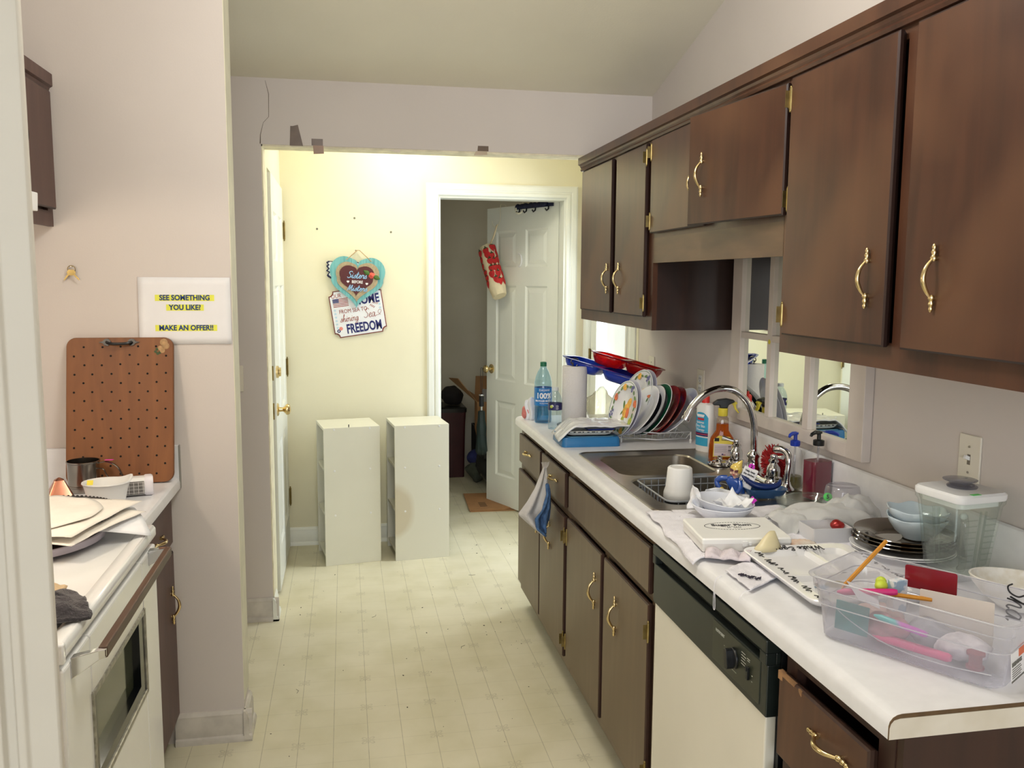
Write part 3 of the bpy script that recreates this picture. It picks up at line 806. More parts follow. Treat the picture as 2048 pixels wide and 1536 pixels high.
g = G(); g.box((-.447, 1.612, .864), (-.431, 2.213, .886), Matrix.Translation((.46, -1.91, -.868))); part(g.obj('handle_bar', wood('range_handle_wood', (66, 46, 34), (92, 66, 48), (78, 56, 42), .4, axis=1), hd, smooth=0, bevel=.003), 'brown wood-look bar')
g = G(); g.box((-.515, 1.552, .03), (-.490, 2.298, .165)); g.box((-.490, 1.56, .135), (-.480, 2.29, .155)); g.obj('storage_drawer', m_enamel, rg, world=True, smooth=0, bevel=.004)

lc = thing('base_cabinet', 'brown base cabinet between the range and the short wall, one drawer and one door', 'cabinet', (-.85, 2.61, 0))
g = G(); g.box((XL+.025, 2.312, .085), (-.575, 2.90, .874)); g.obj('carcass', m_leftcab, lc, world=True, smooth=0)
g = G(); g.box((XL+.025, 2.312, 0), (-.64, 2.90, .085)); g.obj('toe_board', m_lowdark, lc, world=True, smooth=0)
def slab_r(name, parent, y0, y1, z0, z1, mat, medge, xf):
    o = slab(name, parent, y0, y1, z0, z1, mat, medge, xf); o.rotation_euler = (0, 0, PI); return o
d = slab_r('drawer', lc, 2.335, 2.875, .70, .845, m_leftcab, m_updark, -.575); pull(d, (-.02, -.04, 0), (PI/2, 0, 0))
d = slab_r('door', lc, 2.335, 2.875, .12, .675, m_leftcab, m_updark, -.575); pull(d, (-.02, -.20, .12))
lt = thing('countertop', 'short white countertop beside the range with a board and utensils on it', 'countertop', (-.85, 2.61, .876))
g = G()
pr = [(XL, .876), (-.529, .876), (-.529, .896), (-.531, .904), (-.536, .910), (-.544, .9135), (-.555, .914), (XL, .914)]
g.loft([[V(x, y, z) for x, z in pr] for y in (2.312, 2.887)])
g.obj('laminate_top', m_counter, lt, world=True, smooth=25)
g = G(); g.box((XL, 2.888, .876), (-.531, 2.9045, 1.015)); g.obj('side_splash', m_counter, lt, world=True, smooth=0, bevel=.001)
g = G(); g.box((-.531, 2.888, .876), (-.5275, 2.9045, 1.015)); g.obj('splash_end', M('grey_edge', (150, 148, 142), .5), lt, world=True, smooth=0)
g = G(); g.box((XL+.001, 2.312, .914), (XL+.018, 2.888, 1.015)); g.obj('backsplash', m_counter, lt, world=True, smooth=0)

uc = thing('wall_cabinet', 'dark brown wall cabinet over the short counter with a black handle', 'cabinet', (-1.02, 2.6, 1.708))
g = G(); g.box((XL, 2.30, 1.708), (-.882, 2.903, 2.14)); g.obj('carcass', m_leftcab, uc, world=True, smooth=0)
g = G(); g.box((-.882, 2.30, 1.70), (-.868, 2.905, 1.745)); g.box((-.882, 2.86, 1.745), (-.868, 2.905, 2.10)); g.box((-.882, 2.30, 1.745), (-.868, 2.34, 2.10)); g.obj('face_frame', m_leftcab, uc, world=True, smooth=0)
d = slab_r('door', uc, 2.33, 2.875, 1.75, 2.095, m_leftcab, m_updark, -.868)
g = G()
g.tube(smoothpts([(-.020, .04, -.035), (-.040, .04, -.028), (-.046, .04, 0), (-.040, .04, .028), (-.020, .04, .035)], 4), .008, 8)
g.sphere((-.021, .04, .04), .012, sc=(.5, 1, 1.6)); g.sphere((-.021, .04, -.04), .012, sc=(.5, 1, 1.6))
part(g.obj('handle', m_black, d), 'black curved handle')
g = G(); pr = [(-.868, 2.095), (-.862, 2.10), (-.858, 2.11), (-.850, 2.115), (-.850, 2.15), (-.882, 2.15), (-.882, 2.095)]
g.loft([[V(x, y, z) for x, z in pr] for y in (2.30, 2.905)]); g.obj('crown', m_leftcab, uc, world=True, smooth=0)

hood = thing('range_hood', 'white range hood above the stove, only its corner showing past the doorway', 'range hood', (-.93, 1.89, 1.70))
g = G(); pr = [(XL, 1.70), (-.70, 1.70), (-.698, 1.742), (-.72, 1.748), (-.86, 1.83), (XL, 1.83)]
g.loft([[V(x, y, z) for x, z in pr] for y in (1.545, 2.235)]); g.obj('hood_shell', m_enamel, hood, world=True, smooth=0, bevel=.002)
g = G(); g.lathe([(.03, 0), (.03, -.01), (.02, -.02), (0, -.022)], 16, T(-.02, 0, 0)); g.obj('hood_lamp', M('hood_bulb', (255, 224, 180), .4, emit=6), hood)
hl_ = bpy.data.lights.new('hood_lamp_light', 'POINT'); hl_.energy = 9.0; hl_.color = (1.0, .84, .66); hl_.shadow_soft_size = .04
ho = bpy.data.objects.new('hood_lamp_light', hl_); COL.objects.link(ho); ho.location = (-.95, 1.89, 1.655)

# ---- peg board leaning on the wall
bd = thing('wooden_board', 'brown wooden board with rows of peg holes leaning on the wall', 'board', (-.688, 2.802, .9178), rot=(-D2R(10.6), 0, 0))
g = G(); W2, H = .156, .452
MB_ = Matrix(((1, 0, 0, 0), (0, 0, -1, 0), (0, 1, 0, 0), (0, 0, 0, 1)))
g.prism(rrect(W2, H/2, .028, 6, 0, H/2), -.018, 0, MB_)
g.obj('board_panel', wood('peg_board_wood', (112, 66, 32), (140, 88, 46), (126, 78, 42), .5, .8, .03), bd, smooth=30, bevel=.002)
g = G()
nr = 15
for r_ in range(nr):
    z = .424-r_*.0283
    xs = [-.105+.053*k for k in range(5)] if r_ % 2 == 0 else [-.132+.053*k for k in range(6)]
    for x in xs:
        g.lathe([(.0033, 0), (.0033, .0006), (0, .0007)], 10, T(x+random.uniform(-.002, .002), 0, z+random.uniform(-.002, .002)) @ RX(PI/2))
g.obj('peg_holes', M('hole_black', (14, 8, 6), .9), bd, smooth=0)
hb = bpy.data.objects.new('hanging_handle', None); COL.objects.link(hb); hb.parent = bd; hb.location = (-.002, -.002, .437)
g = G()
for s in (-1, 1): g.prism([(s*.025, .004), (s*.032, .011), (s*.042, .010), (s*.048, .003), (s*.060, 0), (s*.048, -.003), (s*.042, -.010), (s*.032, -.011), (s*.025, -.004)], 0, .003, MB_)
g.obj('backplate', m_black, hb, smooth=0)
g = G(); g.tube(smoothpts([(-.036, -.004, 0), (-.030, -.013, -.004), (-.012, -.018, -.007), (.012, -.018, -.007), (.030, -.013, -.004), (.036, -.004, 0)], 4), .0045, 8)
g.obj('bail', m_black, hb)
g = G(); m_leaf = M('decal_green', (66, 84, 50), .6); m_cream = M('decal_cream', (176, 140, 96), .6, var=.2, vs=90)
for (x, z, r_) in ((.128, .436, .012), (.134, .425, .011), (.118, .418, .008), (.124, .410, .008)): g.mi = 0; g.lathe([(r_, 0), (r_*.8, .0012), (0, .0016)], 12, T(x, 0, z) @ RX(PI/2))
for (x, z) in ((.108, .415), (.104, .407), (.110, .401), (.116, .404)): g.mi = 1; g.lathe([(.005, 0), (0, .0012)], 6, T(x, 0, z) @ RX(PI/2))
part(g.obj('flower_decal', [m_cream, m_leaf], bd, smooth=0), 'faded flower decal in the corner')

# ---- paper sign, keys, plates on the wall
ps = thing('paper_sign', 'white paper sheet taped up, SEE SOMETHING YOU LIKE in blue on yellow', 'sign', (-.496, 2.9045, 1.444))
g = G()
g.surf(lambda u, v: V((u-.5)*.277, -.0012-.006*max(0, .12-u)*8*(1-v)**1-.010*max(0, u-.88)*6*abs(.5-v), (v-.5)*.211), 16, 10)
g.obj('sheet', m_paper, ps, smooth=60, solid=.0003)
g = G()
for (x, z, w, h) in ((0, .041, .178, .0195), (.0, .0105, .113, .0195), (.002, -.054, .186, .0195)): g.box((x-w/2, -.0019, z-h/2), (x+w/2, -.0016, z+h/2))
g.obj('highlight', M('yellow_marker', (236, 238, 92), .8, var=.04), ps, smooth=0)
g = G()
for t, x, z in (('SEE SOMETHING', 0, .041), ('YOU LIKE?', 0, .0105), ('MAKE AN OFFER!!', .002, -.054)): g.text(t, .0228, T(x, -.0021, z) @ MY, bold=.0008, sx=.90)
g.obj('lettering', M('blue_print', (24, 62, 120), .7), ps, smooth=0)

ky = thing('keys', 'two small brass keys on a ring hung from a nail', 'keys', (-.822, 2.903, 1.58))
g = G(); g.cyl((0, .0, 0), (0, -.012, 0), .0015, seg=8); g.obj('nail', m_steel, ky)
g = G(); g.tube([(.011*math.cos(a), -.006-.002*math.sin(a), -.008+.011*math.sin(a)) for a in [2*PI*i/20 for i in range(20)]], .0012, 6, closed=True); g.obj('ring', m_brasshw, ky)
for s in (-1, 1):
    g = G(); mm = T(s*.002, -.006-.003*(s+1), -.015) @ RY(s*D2R(-38)) @ MB_
    g.prism(rrect(.008, .0075, .004, 4, 0, -.004), 0, .0018, mm); g.prism([(-.0025, -.011), (.0025, -.011), (.0025, -.031), (.0005, -.034), (-.0012, -.032), (-.0012, -.029), (-.003, -.027), (-.0012, -.024), (-.003, -.021), (-.0025, -.018)], 0, .0018, mm)
    g.obj('key', m_brasshw, ky, smooth=0)

def plate_cover(name, label, cat, loc, rz, kind):
    """wall plate, local face towards -y"""
    r = thing(name, label, cat, loc, rz)
    g = G(); g.prism(rrect(.035, .0575, .004), 0, .005, MB_); g.obj('cover_plate', M('plate_ivory', (232, 226, 210), .35, var=.02), r, smooth=30, bevel=.0015)
    if kind == 'switch':
        g = G(); g.box((-.005, -.0055, -.012), (.005, -.0048, .012)); g.obj('slot', M('slot_grey', (120, 112, 98), .6), r, smooth=0)
        g = G(); g.box((-.004, -.018, -.004), (.004, -.004, .005), RX(D2R(-22))); g.obj('toggle', m_white, r, smooth=0, bevel=.001)
        zs = (.03, -.03)
    else:
        g = G()
        for z in (.0195, -.0195): g.prism(rrect(.016, .014, .006, 4, 0, z), .004, .0062, MB_)
        g.obj('socket', m_white, r, smooth=30)
        g = G()
        for z in (.0195, -.0195):
            for x, h in ((-.0062, .0045), (.0062, .0038)): g.box((x-.0012, -.0066, z+.001-h), (x+.0012, -.0060, z+.001+h))
            g.cyl((0, -.0066, z-.009), (0, -.006, z-.009), .0022, seg=8)
        g.obj('slot', m_ink, r, smooth=0)
        zs = (0,)
    g = G()
    for z in zs: g.cyl((0, -.0065, z), (0, -.0048, z), .003, seg=10)
    g.obj('screw', m_steel, r)
    return r
plate_cover('wall_outlet', 'ivory outlet cover on the wall half hidden behind the peg board', 'outlet', (-.823, YS-.0005, 1.10), 0, 'outlet')
plate_cover('light_switch', 'ivory switch plate on the far pier beside the short wall edge', 'light switch', (-.478, YH-.0005, 1.11), 0, 'switch')

# ---- things on the short counter
m_tin = M('tin', (150, 146, 140), .22, 1.0, var=.12, vs=12)
sf = thing('flour_sifter', 'dented tin flour sifter with a strap handle in front of the board', 'sifter', (-.772, 2.735, .9145), D2R(-8))
g = G(); g.lathe([(.040, 0), (.043, .001), (.043, .014), (.0455, .016), (.0455, .019), (.043, .021), (.0445, .086), (.0465, .088), (.0465, .092), (.044, .092), (.0425, .03), (0, .028)], 32); g.obj('cup', m_tin, sf, smooth=30)
g = G(); hp = smoothpts([(.043, 0, .084), (.07, 0, .088), (.098, 0, .074), (.114, 0, .045)], 5)
g.tube(hp, .0055, 8, flat=.35); g.tube(smoothpts([(.043, 0, .068), (.058, 0, .066), (.066, 0, .05), (.074, 0, .035), (.072, 0, .02)], 5), .004, 8, flat=.4); g.obj('handle', m_tin, sf)
g = G(); g.prism([(-.012, -.006), (.012, -.006), (.012, .006), (-.012, .006)], .0935, .0942, T(.076, 0, 0)); part(g.obj('price_sticker', M('pink_sticker', (230, 70, 170), .6), sf, smooth=0), 'pink price sticker')
g = G(); g.tube(smoothpts([(.046, .012, .03), (.06, .02, .03), (.062, .03, .022)], 4), .0022, 6); g.sphere((.064, .034, .02), .009, sc=(1, 1.2, 1)); part(g.obj('crank', m_black, sf), 'black crank knob')

gd = thing('rotary_grater', 'white plastic grater with a clear gridded window lying on the counter', 'grater', (-.618, 2.655, .9155), D2R(14))
g = G(); R_ = RY(PI/2)
rr = [(x, y) for x, y in rrect(.026, .026, .014, 5)]
def ringx(x, s): return [V(x, a*s, .027+b*s) for a, b in rr]
g.loft([ringx(-.062, .55), ringx(-.055, .85), ringx(-.04, 1), ringx(.032, 1)]); g.obj('housing', m_white, gd, smooth=35)
g = G(); g.loft([ringx(.032, 1.04), ringx(.036, 1.1), ringx(.050, 1.1), ringx(.055, 1.0), ringx(.055, .82), ringx(.048, .78)], cap1=True); part(g.obj('end_cap', M('grater_cap', (238, 234, 240), .3), gd, smooth=35), 'rounded end cap')
g = G(); g.box((-.036, -.0268, .006), (.030, -.0255, .044)); g.obj('window', M('smoky_window', (112, 108, 104), .15, var=.3, vs=60, spec=.7), gd, smooth=0)
g = G()
for k in range(6): g.box((-.036+.0125*k, -.0275, .008), (-.0345+.0125*k, -.0266, .042))
for k in range(4): g.box((-.036, -.0275, .010+.010*k), (.03, -.0266, .0112+.010*k))
g.obj('window_grid', M('grid_pale', (208, 204, 200), .4), gd, smooth=0)

mc = thing('batter_bowl', 'white plastic bowl with a pouring spout behind the stacked plates', 'bowl', (-.662, 2.545, .9145))
g = G()
def bowl_ring(r, z, sp): return [V(r*math.cos(a)*(1+sp*max(0, math.cos(a-.5))**12), r*math.sin(a)*.9*(1+sp*max(0, math.cos(a-.5))**12), z+(.012*sp/.15 if sp else 0)*max(0, math.cos(a-.5))**12) for a in [2*PI*i/40 for i in range(40)]]
g.loft([bowl_ring(.042, 0, 0), bowl_ring(.046, .002, 0), bowl_ring(.056, .05, .05), bowl_ring(.060, .064, .15), bowl_ring(.063, .066, .15), bowl_ring(.062, .069, .15), bowl_ring(.057, .068, .15), bowl_ring(.052, .05, .05), bowl_ring(.042, .006, 0)])
g.obj('bowl_shell', m_white, mc, smooth=50)
g = G(); g.prism([(-.008, -.008), (.008, -.008), (.008, .006), (-.008, .006)], 0, .0006, T(-.042, .003, .066) @ RX(D2R(60))); part(g.obj('price_sticker', M('yellow_sticker', (238, 220, 70), .6), mc, smooth=0), 'yellow price sticker')

m_copper = M('copper', (206, 138, 112), .25, 1.0, var=.12, vs=20)
cm = thing('copper_mould', 'pink copper pyramid mould beside the tin sifter', 'mould', (-.795, 2.585, .9145), D2R(20))
g = G()
def sq(r, z): return [V(x, y, z) for x, y in rrect(r, r, r*.12+.0005, 3)]
g.loft([sq(.046, 0), sq(.046, .004), sq(.042, .006), sq(.012, .068), sq(.002, .075)]); g.obj('mould_shell', m_copper, cm, smooth=20)
g = G(); g.tube([V(x, y, .005) for x, y in rrect(.045, .045, .007, 3)], .0025, 6, closed=True); g.obj('rolled_rim', m_copper, cm)

# ---- stack on the cooktop
CTZ = .9215
def disc_prof(r, h, t=.003): return [(r*.62, 0), (r*.66, .001), (r*.72, h*.35), (r, h), (r+.001, h+t*.6), (r, h+t), (r*.70, h*.35+t), (r*.6, t), (0, t)]
PS = (-.765, 2.215)
tr = thing('serving_tray', 'lilac-rimmed round tray at the bottom of the plate stack on the range', 'tray', (PS[0]-.01, PS[1]-.02, CTZ))
g = G(); g.lathe([(.185, 0), (.192, .002), (.195, .018), (.192, .020), (.185, .018), (.180, .010), (0, .009)], 56); g.obj('tray_body', M('lilac_plastic', (178, 170, 182), .35, var=.05), tr)
g = G(); g.lathe([(.180, .0102), (.178, .013), (0, .013)], 48); g.obj('tray_bottom', M('brown_tray', (92, 72, 66), .4, var=.1), tr)
m_cream_pl = M('cream_plate', (222, 214, 196), .2, var=.03, coat=.2)
m_dkpl = M('tarnished_metal', (92, 92, 92), .3, .9, var=.25, vs=30)
for k, (r_, lab) in enumerate(((.182, 'cream dinner plate lowest in the stack on the range'), (.184, 'cream dinner plate second from the bottom in the stack on the range'), (.184, 'cream dinner plate under the upper paper towels on the range'))):
    p = thing('dinner_plate', lab, 'plate', (PS[0]+.004*k, PS[1]-.004*k, CTZ+(.0135, .018, .0235)[k])); g = G(); g.lathe(disc_prof(r_, .013), 56); g.obj('plate_body', m_cream_pl, p); p['group'] = 'plates stacked on the range'
def sheet(name, label, cat, loc, sx, sy, rz, droop, seed, mat, amp=.004, parent=None, solid=.0006, sc=3.0, n=22, roundr=None, thresh=.55):
    """loose paper or cloth sheet whose outer part droops"""
    g = G()
    def fn(u, v):
        a, b = (u-.5)*2, (v-.5)*2
        r_ = math.hypot(a, b)
        if roundr is not None and r_ > 1e-6:
            k = max(abs(a), abs(b))/r_; a *= k; b *= k; r_ = math.hypot(a, b)
        q = V(a*sc+seed, b*sc, seed*.7)
        z = mnoise.noise(q)*amp+amp
        d_ = max(0, r_-thresh)
        z -= droop*d_*d_*(1+.8*mnoise.noise(V(math.atan2(b, a)*1.5, seed, 0)))
        return V(a*sx/2, b*sy/2, z)
    g.surf(fn, n, n)
    o = g.obj(name, mat, parent, smooth=80, solid=solid)
    if parent is None:
        o.location = loc; o.rotation_euler = (0, 0, rz); tag(o, label, cat)
    return o
m_napkin = M('paper_towel', (238, 232, 222), .9, var=.03, vs=20, bump=.15, bs=120)
m_napw = M('paper_towel_white', (236, 237, 240), .9, var=.03, vs=20, bump=.15, bs=120)
sheet('paper_towel', 'white paper towel sheet hanging over the edge of the range, lowest in the stack', 'paper towel', (PS[0]+.085, PS[1]+.05, CTZ+.034), .32, .30, D2R(24), .040, 3.3, m_napw, .004)
sheet('paper_towel', 'cream paper towel sheet fanning towards the room between the plates', 'paper towel', (PS[0]+.075, PS[1]-.01, CTZ+.039), .29, .29, D2R(-20), .012, 8.3, m_napkin, .003)
p = thing('beaded_platter', 'dark metal platter with a beaded rim near the top of the stack', 'plate', (PS[0]+.012, PS[1]+.035, CTZ+.029)); g = G(); g.lathe(disc_prof(.186, .018, .003), 56); g.obj('platter_body', m_dkpl, p)
g = G()
for k in range(96): a = 2*PI*k/96; g.sphere((.187*math.cos(a), .187*math.sin(a), .0195), .0042, seg=6, rings=4)
g.obj('beaded_rim', m_dkpl, p)
sheet('paper_towel', 'cream paper towel sheet covering the dark platter', 'paper towel', (PS[0]+.02, PS[1]+.02, CTZ+.050), .37, .33, D2R(-14), .006, 1.7, m_napkin, .003, thresh=.8)
sheet('paper_filter', 'round crinkled paper liner on top of the stack on the range', 'paper liner', (PS[0]-.01, PS[1]+.015, CTZ+.056), .36, .34, 0, .012, 5.1, m_napkin, .005, roundr=1)
# dark towel at the near corner of the range
m_terry = M('charcoal_terry', (58, 54, 58), .95, var=.25, vs=140, bump=.8, bs=260, sheen=.3)
g = G()
def tw(u, v):
    a, b = u-.5, v-.5
    z = .045*math.exp(-(a*a*14+b*b*7))+.022*max(0, mnoise.noise(V(a*7, b*7, 3)))+.012
    return V(a*.17+.02*mnoise.noise(V(a*3, b*3, 9)), b*.16+.02*mnoise.noise(V(a*3, b*3, 5)), max(.002, z-.05*max(0, abs(a)-.35)-.05*max(0, abs(b)-.38)))
g.surf(tw, 30, 30)
tw_ = g.obj('dish_towel', m_terry, None, smooth=80, solid=.006, soff=1); tw_.location = (-.585, 1.69, .9185); tw_.rotation_euler = (0, 0, D2R(28))
tag(tw_, 'crumpled charcoal terry towel on the near corner of the range', 'towel')
g = G()
g.surf(lambda u, v: V((u-.5)*.07, (v-.5)*.05, .004+.018*math.sin(u*PI)*math.sin(v*PI)+.004*mnoise.noise(V(u*5, v*5, 1))), 14, 12)
o = g.obj('potholder', M('tan_cloth', (206, 178, 140), .9, var=.08, vs=40), None, smooth=80, solid=.004, soff=1); o.location = (-.60, 1.825, .9155); tag(o, 'small tan cloth behind the charcoal towel', 'cloth')
# ================================================================== BACK HALL
def heart(w, h, n=60):
    pts = []
    for i in range(n):
        t = 2*PI*i/n
        pts.append((16*math.sin(t)**3, 13*math.cos(t)-5*math.cos(2*t)-2*math.cos(3*t)-math.cos(4*t)))
    pts = [(x, y+1.9*math.exp(-(x/2.6)**2)*(1 if y > 0 else 0)) for x, y in pts]
    pts = [(x*(1+(.26*math.sin(PI*min(1, -y/17)) if y < 0 else 0)), y) for x, y in pts]
    x0, x1 = min(p[0] for p in pts), max(p[0] for p in pts); y0, y1 = min(p[1] for p in pts), max(p[1] for p in pts)
    return [((p[0]-(x0+x1)/2)/(x1-x0)*w, (p[1]-(y0+y1)/2)/(y1-y0)*h) for p in pts]
def MYL(y, x=0, z=0): return T(x, y, z) @ MY
# map-shaped sign, mostly behind the heart
mp_ = thing('map_sign', 'white map-shaped wall sign with a navy edge, behind the teal heart', 'sign', (.050, YB-.001, 1.590))
mpts = [(-.150, .052), (-.138, .060), (-.10, .057), (-.04, .05), (.02, .056), (.06, .045), (.10, .052), (.147, .056), (.150, .048), (.138, .036), (.120, 0), (.125, -.03), (.06, -.07), (0, -.09), (-.06, -.075), (-.11, -.05), (-.142, -.030), (-.148, -.022), (-.136, -.005), (-.152, .004), (-.140, .016), (-.150, .030), (-.141, .040)]
g = G(); g.prism([(x*1.0, z) for x, z in mpts], 0, .008, MY); g.obj('map_edge', M('navy_edge', (22, 26, 70), .5), mp_, smooth=0)
g = G(); g.prism([(x*.93, z*.88+.002) for x, z in mpts], .0075, .0086, MY); g.obj('map_face', M('sign_white', (236, 240, 244), .5), mp_, smooth=0)
# plaque
sg = thing('freedom_plaque', 'white notched wall plaque reading FREEDOM, hanging crooked under the teal heart', 'sign', (.074, YB-.001, 1.362), rot=(0, -D2R(8.5), 0))
def notched(w, h, n):
    P = []
    for sx, sy in ((1, 1), (-1, 1), (-1, -1), (1, -1)):
        c = (sx*w/2, sy*h/2)
        arc = [(c[0]-sx*n*math.cos(a), c[1]-sy*n*math.sin(a)) for a in [PI/2*i/5 for i in range(6)]]
        if sx*sy < 0: arc.reverse()
        P += arc[::-1]
    return P
g = G(); g.prism(notched(.300, .268, .026), 0, .008, MY); g.obj('plaque_edge', M('rust_edge', (122, 48, 38), .6, var=.2, vs=60), sg, smooth=0)
g = G(); g.prism(notched(.290, .258, .026), .0078, .0088, MY); g.obj('plaque_face', M('plaque_white', (232, 234, 240), .5), sg, smooth=0)
L_ = -.0092
m_navy = M('navy_print', (28, 34, 104), .6); m_red = M('brick_print', (150, 62, 52), .6); m_lb = M('pale_blue_print', (186, 214, 232), .6)
g = G()
g.text('FREEDOM', .074, MYL(L_, .022, -.092), bold=.0022, sx=.62); g.text('HOME', .070, MYL(L_, .06, .062), bold=.002, sx=.72)
part(g.obj('navy_lettering', m_navy, sg, smooth=0), 'navy block lettering')
g = G(); g.text('FROM SEA TO', .033, MYL(L_, -.025, .012), sx=.78); g.text('OUR', .034, MYL(L_, -.108, .104), sx=.8)
script(g, 'shining', .040, MYL(L_, -.055, -.046), .0026); script(g, 'Sea', .052, MYL(L_, .062, -.040), .0026)
g.stroke([[(.095, -.035), (.118, -.03), (.132, -.012), (.122, -.004), (.112, -.018), (.125, -.034)]], .0018, MYL(L_))
part(g.obj('red_lettering', m_red, sg, smooth=0), 'brick red lettering')
g = G()
for k in range(6): g.box((-.132, L_, .042+.0085*k), (-.045, L_+.0006, .0462+.0085*k))
g.mi = 1; g.box((-.132, L_-.0003, .066), (-.098, L_+.0006, .0895))
g.mi = 2
for i in range(4):
    for j in range(3): g.lathe([(.0017, 0), (0, .0005)], 5, MYL(L_-.0003, -.127+.0078*i, .070+.0075*j))
part(g.obj('flag_print', [m_red, m_navy, m_paper], sg, smooth=0), 'printed flag')
g = G()
def star(r): return [((r if i % 2 == 0 else r*.42)*math.sin(PI*i/5), (r if i % 2 == 0 else r*.42)*math.cos(PI*i/5)) for i in range(10)]
for k in range(6): g.prism(star(.010), 0, .0006, MYL(L_+.0008, -.128, .025-.020*k))
for k in range(5): g.prism(star(.010), 0, .0006, MYL(L_+.0008, .128, .090-.021*k))
g.obj('star_border', m_lb, sg, smooth=0)
g = G()
g.mi = 0; g.lathe([(.013, 0), (.010, .0008), (0, .001)], 16, MYL(L_+.001, -.110, -.082)); g.mi = 1; g.lathe([(.013, 0), (.010, .0008), (0, .001)], 16, MYL(L_+.0012, -.124, -.094)); g.mi = 2; g.prism(star(.006), 0, .0005, MYL(L_, -.124, -.094))
g.obj('balloons_print', [M('salmon_print', (226, 138, 128), .6), m_navy, m_paper], sg, smooth=0)
g = G()
for k in range(6): g.box((-.003, -.0006, -.006), (-.0008, 0, .006), T(.092+.0055*k, L_+.0006, .040-.0018*k) @ RY(D2R(40))); 
for k in range(4): g.box((-.003, -.0006, -.006), (.0005, 0, .006), T(.078+.006*k, L_+.0006, .028-.005*k) @ RY(D2R(50)))
g.obj('firework_print', m_red, sg, smooth=0)
# heart
ht = thing('heart_plaque', 'teal wooden heart plaque with a coral rose, Sisters Before Misters', 'plaque', (.072, YB-.014, 1.527), rot=(0, D2R(3), 0))
m_teal = M('teal_planks', (96, 164, 170), .6, c2=(122, 188, 190), vs=6, stretch=(14, 1, 1), detail=4)
g = G(); g.prism(heart(.312, .292), 0, .010, MY); g.obj('heart_board', m_teal, ht, smooth=0, bevel=.001)
g = G()
for x in (-.11, -.075, -.035, .002, .045, .085, .12):
    hz = {-.11: (.0, .09), -.075: (-.045, .12), -.035: (-.09, .13), .002: (-.13, .09), .045: (-.08, .13), .085: (-.04, .125), .12: (.0, .10)}[x]
    g.box((x-.0006, -.0104, hz[0]), (x+.0006, -.0099, hz[1]))
g.obj('plank_grooves', M('teal_groove', (62, 120, 128), .8), ht, smooth=0)
g = G(); g.prism(heart(.245, .228), .010, .0125, T(.0, 0, .002) @ MY); g.obj('inner_heart', M('burlap', (172, 156, 128), .9, var=.12, vs=120), ht, smooth=0)
g = G(); g.prism(heart(.196, .172), .0122, .0145, T(-.004, 0, .010) @ MY); g.obj('maroon_heart', M('maroon', (84, 32, 38), .6), ht, smooth=0)
g = G(); lz = -.0150
script(g, 'Sisters', .045, MYL(lz, -.004, .026) @ Matrix.Diagonal((1, .82, 1, 1)), .0052)
script(g, 'Misters', .043, MYL(lz, .000, -.046) @ Matrix.Diagonal((1, .76, 1, 1)), .0052)
part(g.obj('blue_lettering', M('sky_lettering', (150, 190, 226), .5), ht), 'pale blue script lettering')
g = G(); g.text('BEFORE', .0225, MYL(lz, 0, .004), sx=.80, bold=.0005)
for x, z in ((-.052, .003), (.054, -.004)): g.prism(heart(.015, .014), 0, .0008, MYL(lz+.0005, x, z))
part(g.obj('white_lettering', m_paper, ht, smooth=0), 'white printed word and small hearts')
g = G(); m_rose = M('coral', (226, 92, 78), .6, var=.12, vs=60)
for k in range(5): g.lathe([(.010-.0016*k+.012*(1 if k == 0 else .7), .002*k), (.016-.003*k, .004+.0035*k), (.009-.0018*k, .006+.004*k), (0, .005+.004*k)], 7, T(.079, -.012, .046) @ RX(PI/2) @ RZ(.5*k))
g.obj('rose', m_rose, ht, smooth=20)
g = G()
for x, z, a in ((.052, .060, 150), (.106, .036, -20)):
    g.surf(lambda u, v: T(x, -.014, z) @ RY(-D2R(a)) @ V((u-.5)*.046, -.004*math.cos((v-.5)*3), (v-.5)*.026*math.sin(PI*min(.98, max(.02, u)))), 9, 5)
g.obj('rose_leaf', M('leaf_green', (70, 108, 44), .6), ht, solid=.001)
g = G()
g.tube([(-.066, -.011, .126), (-.006, -.004, .184), (.006, -.004, .184), (.076, -.011, .124)], .0022, 6)
g.obj('jute_cord', M('jute', (188, 156, 110), .9, var=.2, vs=200), ht)
nl = G(); nl.cyl((0, 0, 0), (0, -.012, 0), .0022, seg=8); nl.lathe([(.005, 0), (.005, .0015), (0, .002)], 10, T(0, -.011, 0) @ RX(PI/2))
o = nl.obj('nail', M('nail_steel', (140, 130, 110), .4, .8), None); o.location = (.067, YB-.001, 1.709); tag(o, 'nail the teal heart plaque hangs from', 'nail')
for (x, z), w in zip(((.062, 1.892), (-.147, 1.828), (.267, 1.817)), ('topmost grey plastic wall anchor on the bare wall above the heart', 'grey plastic wall anchor on the wall nearest the side door', 'grey plastic wall anchor on the wall nearest the open doorway')):
    g = G(); g.lathe([(.0062, 0), (.0062, .001), (.003, .0018), (.003, .0004), (0, .0004)], 14, RX(PI/2)); o = g.obj('wall_anchor', M('anchor_grey', (128, 126, 110), .6), None); o.location = (x, YB-.0002, z); tag(o, w, 'wall anchor', 'wall anchors above the heart')

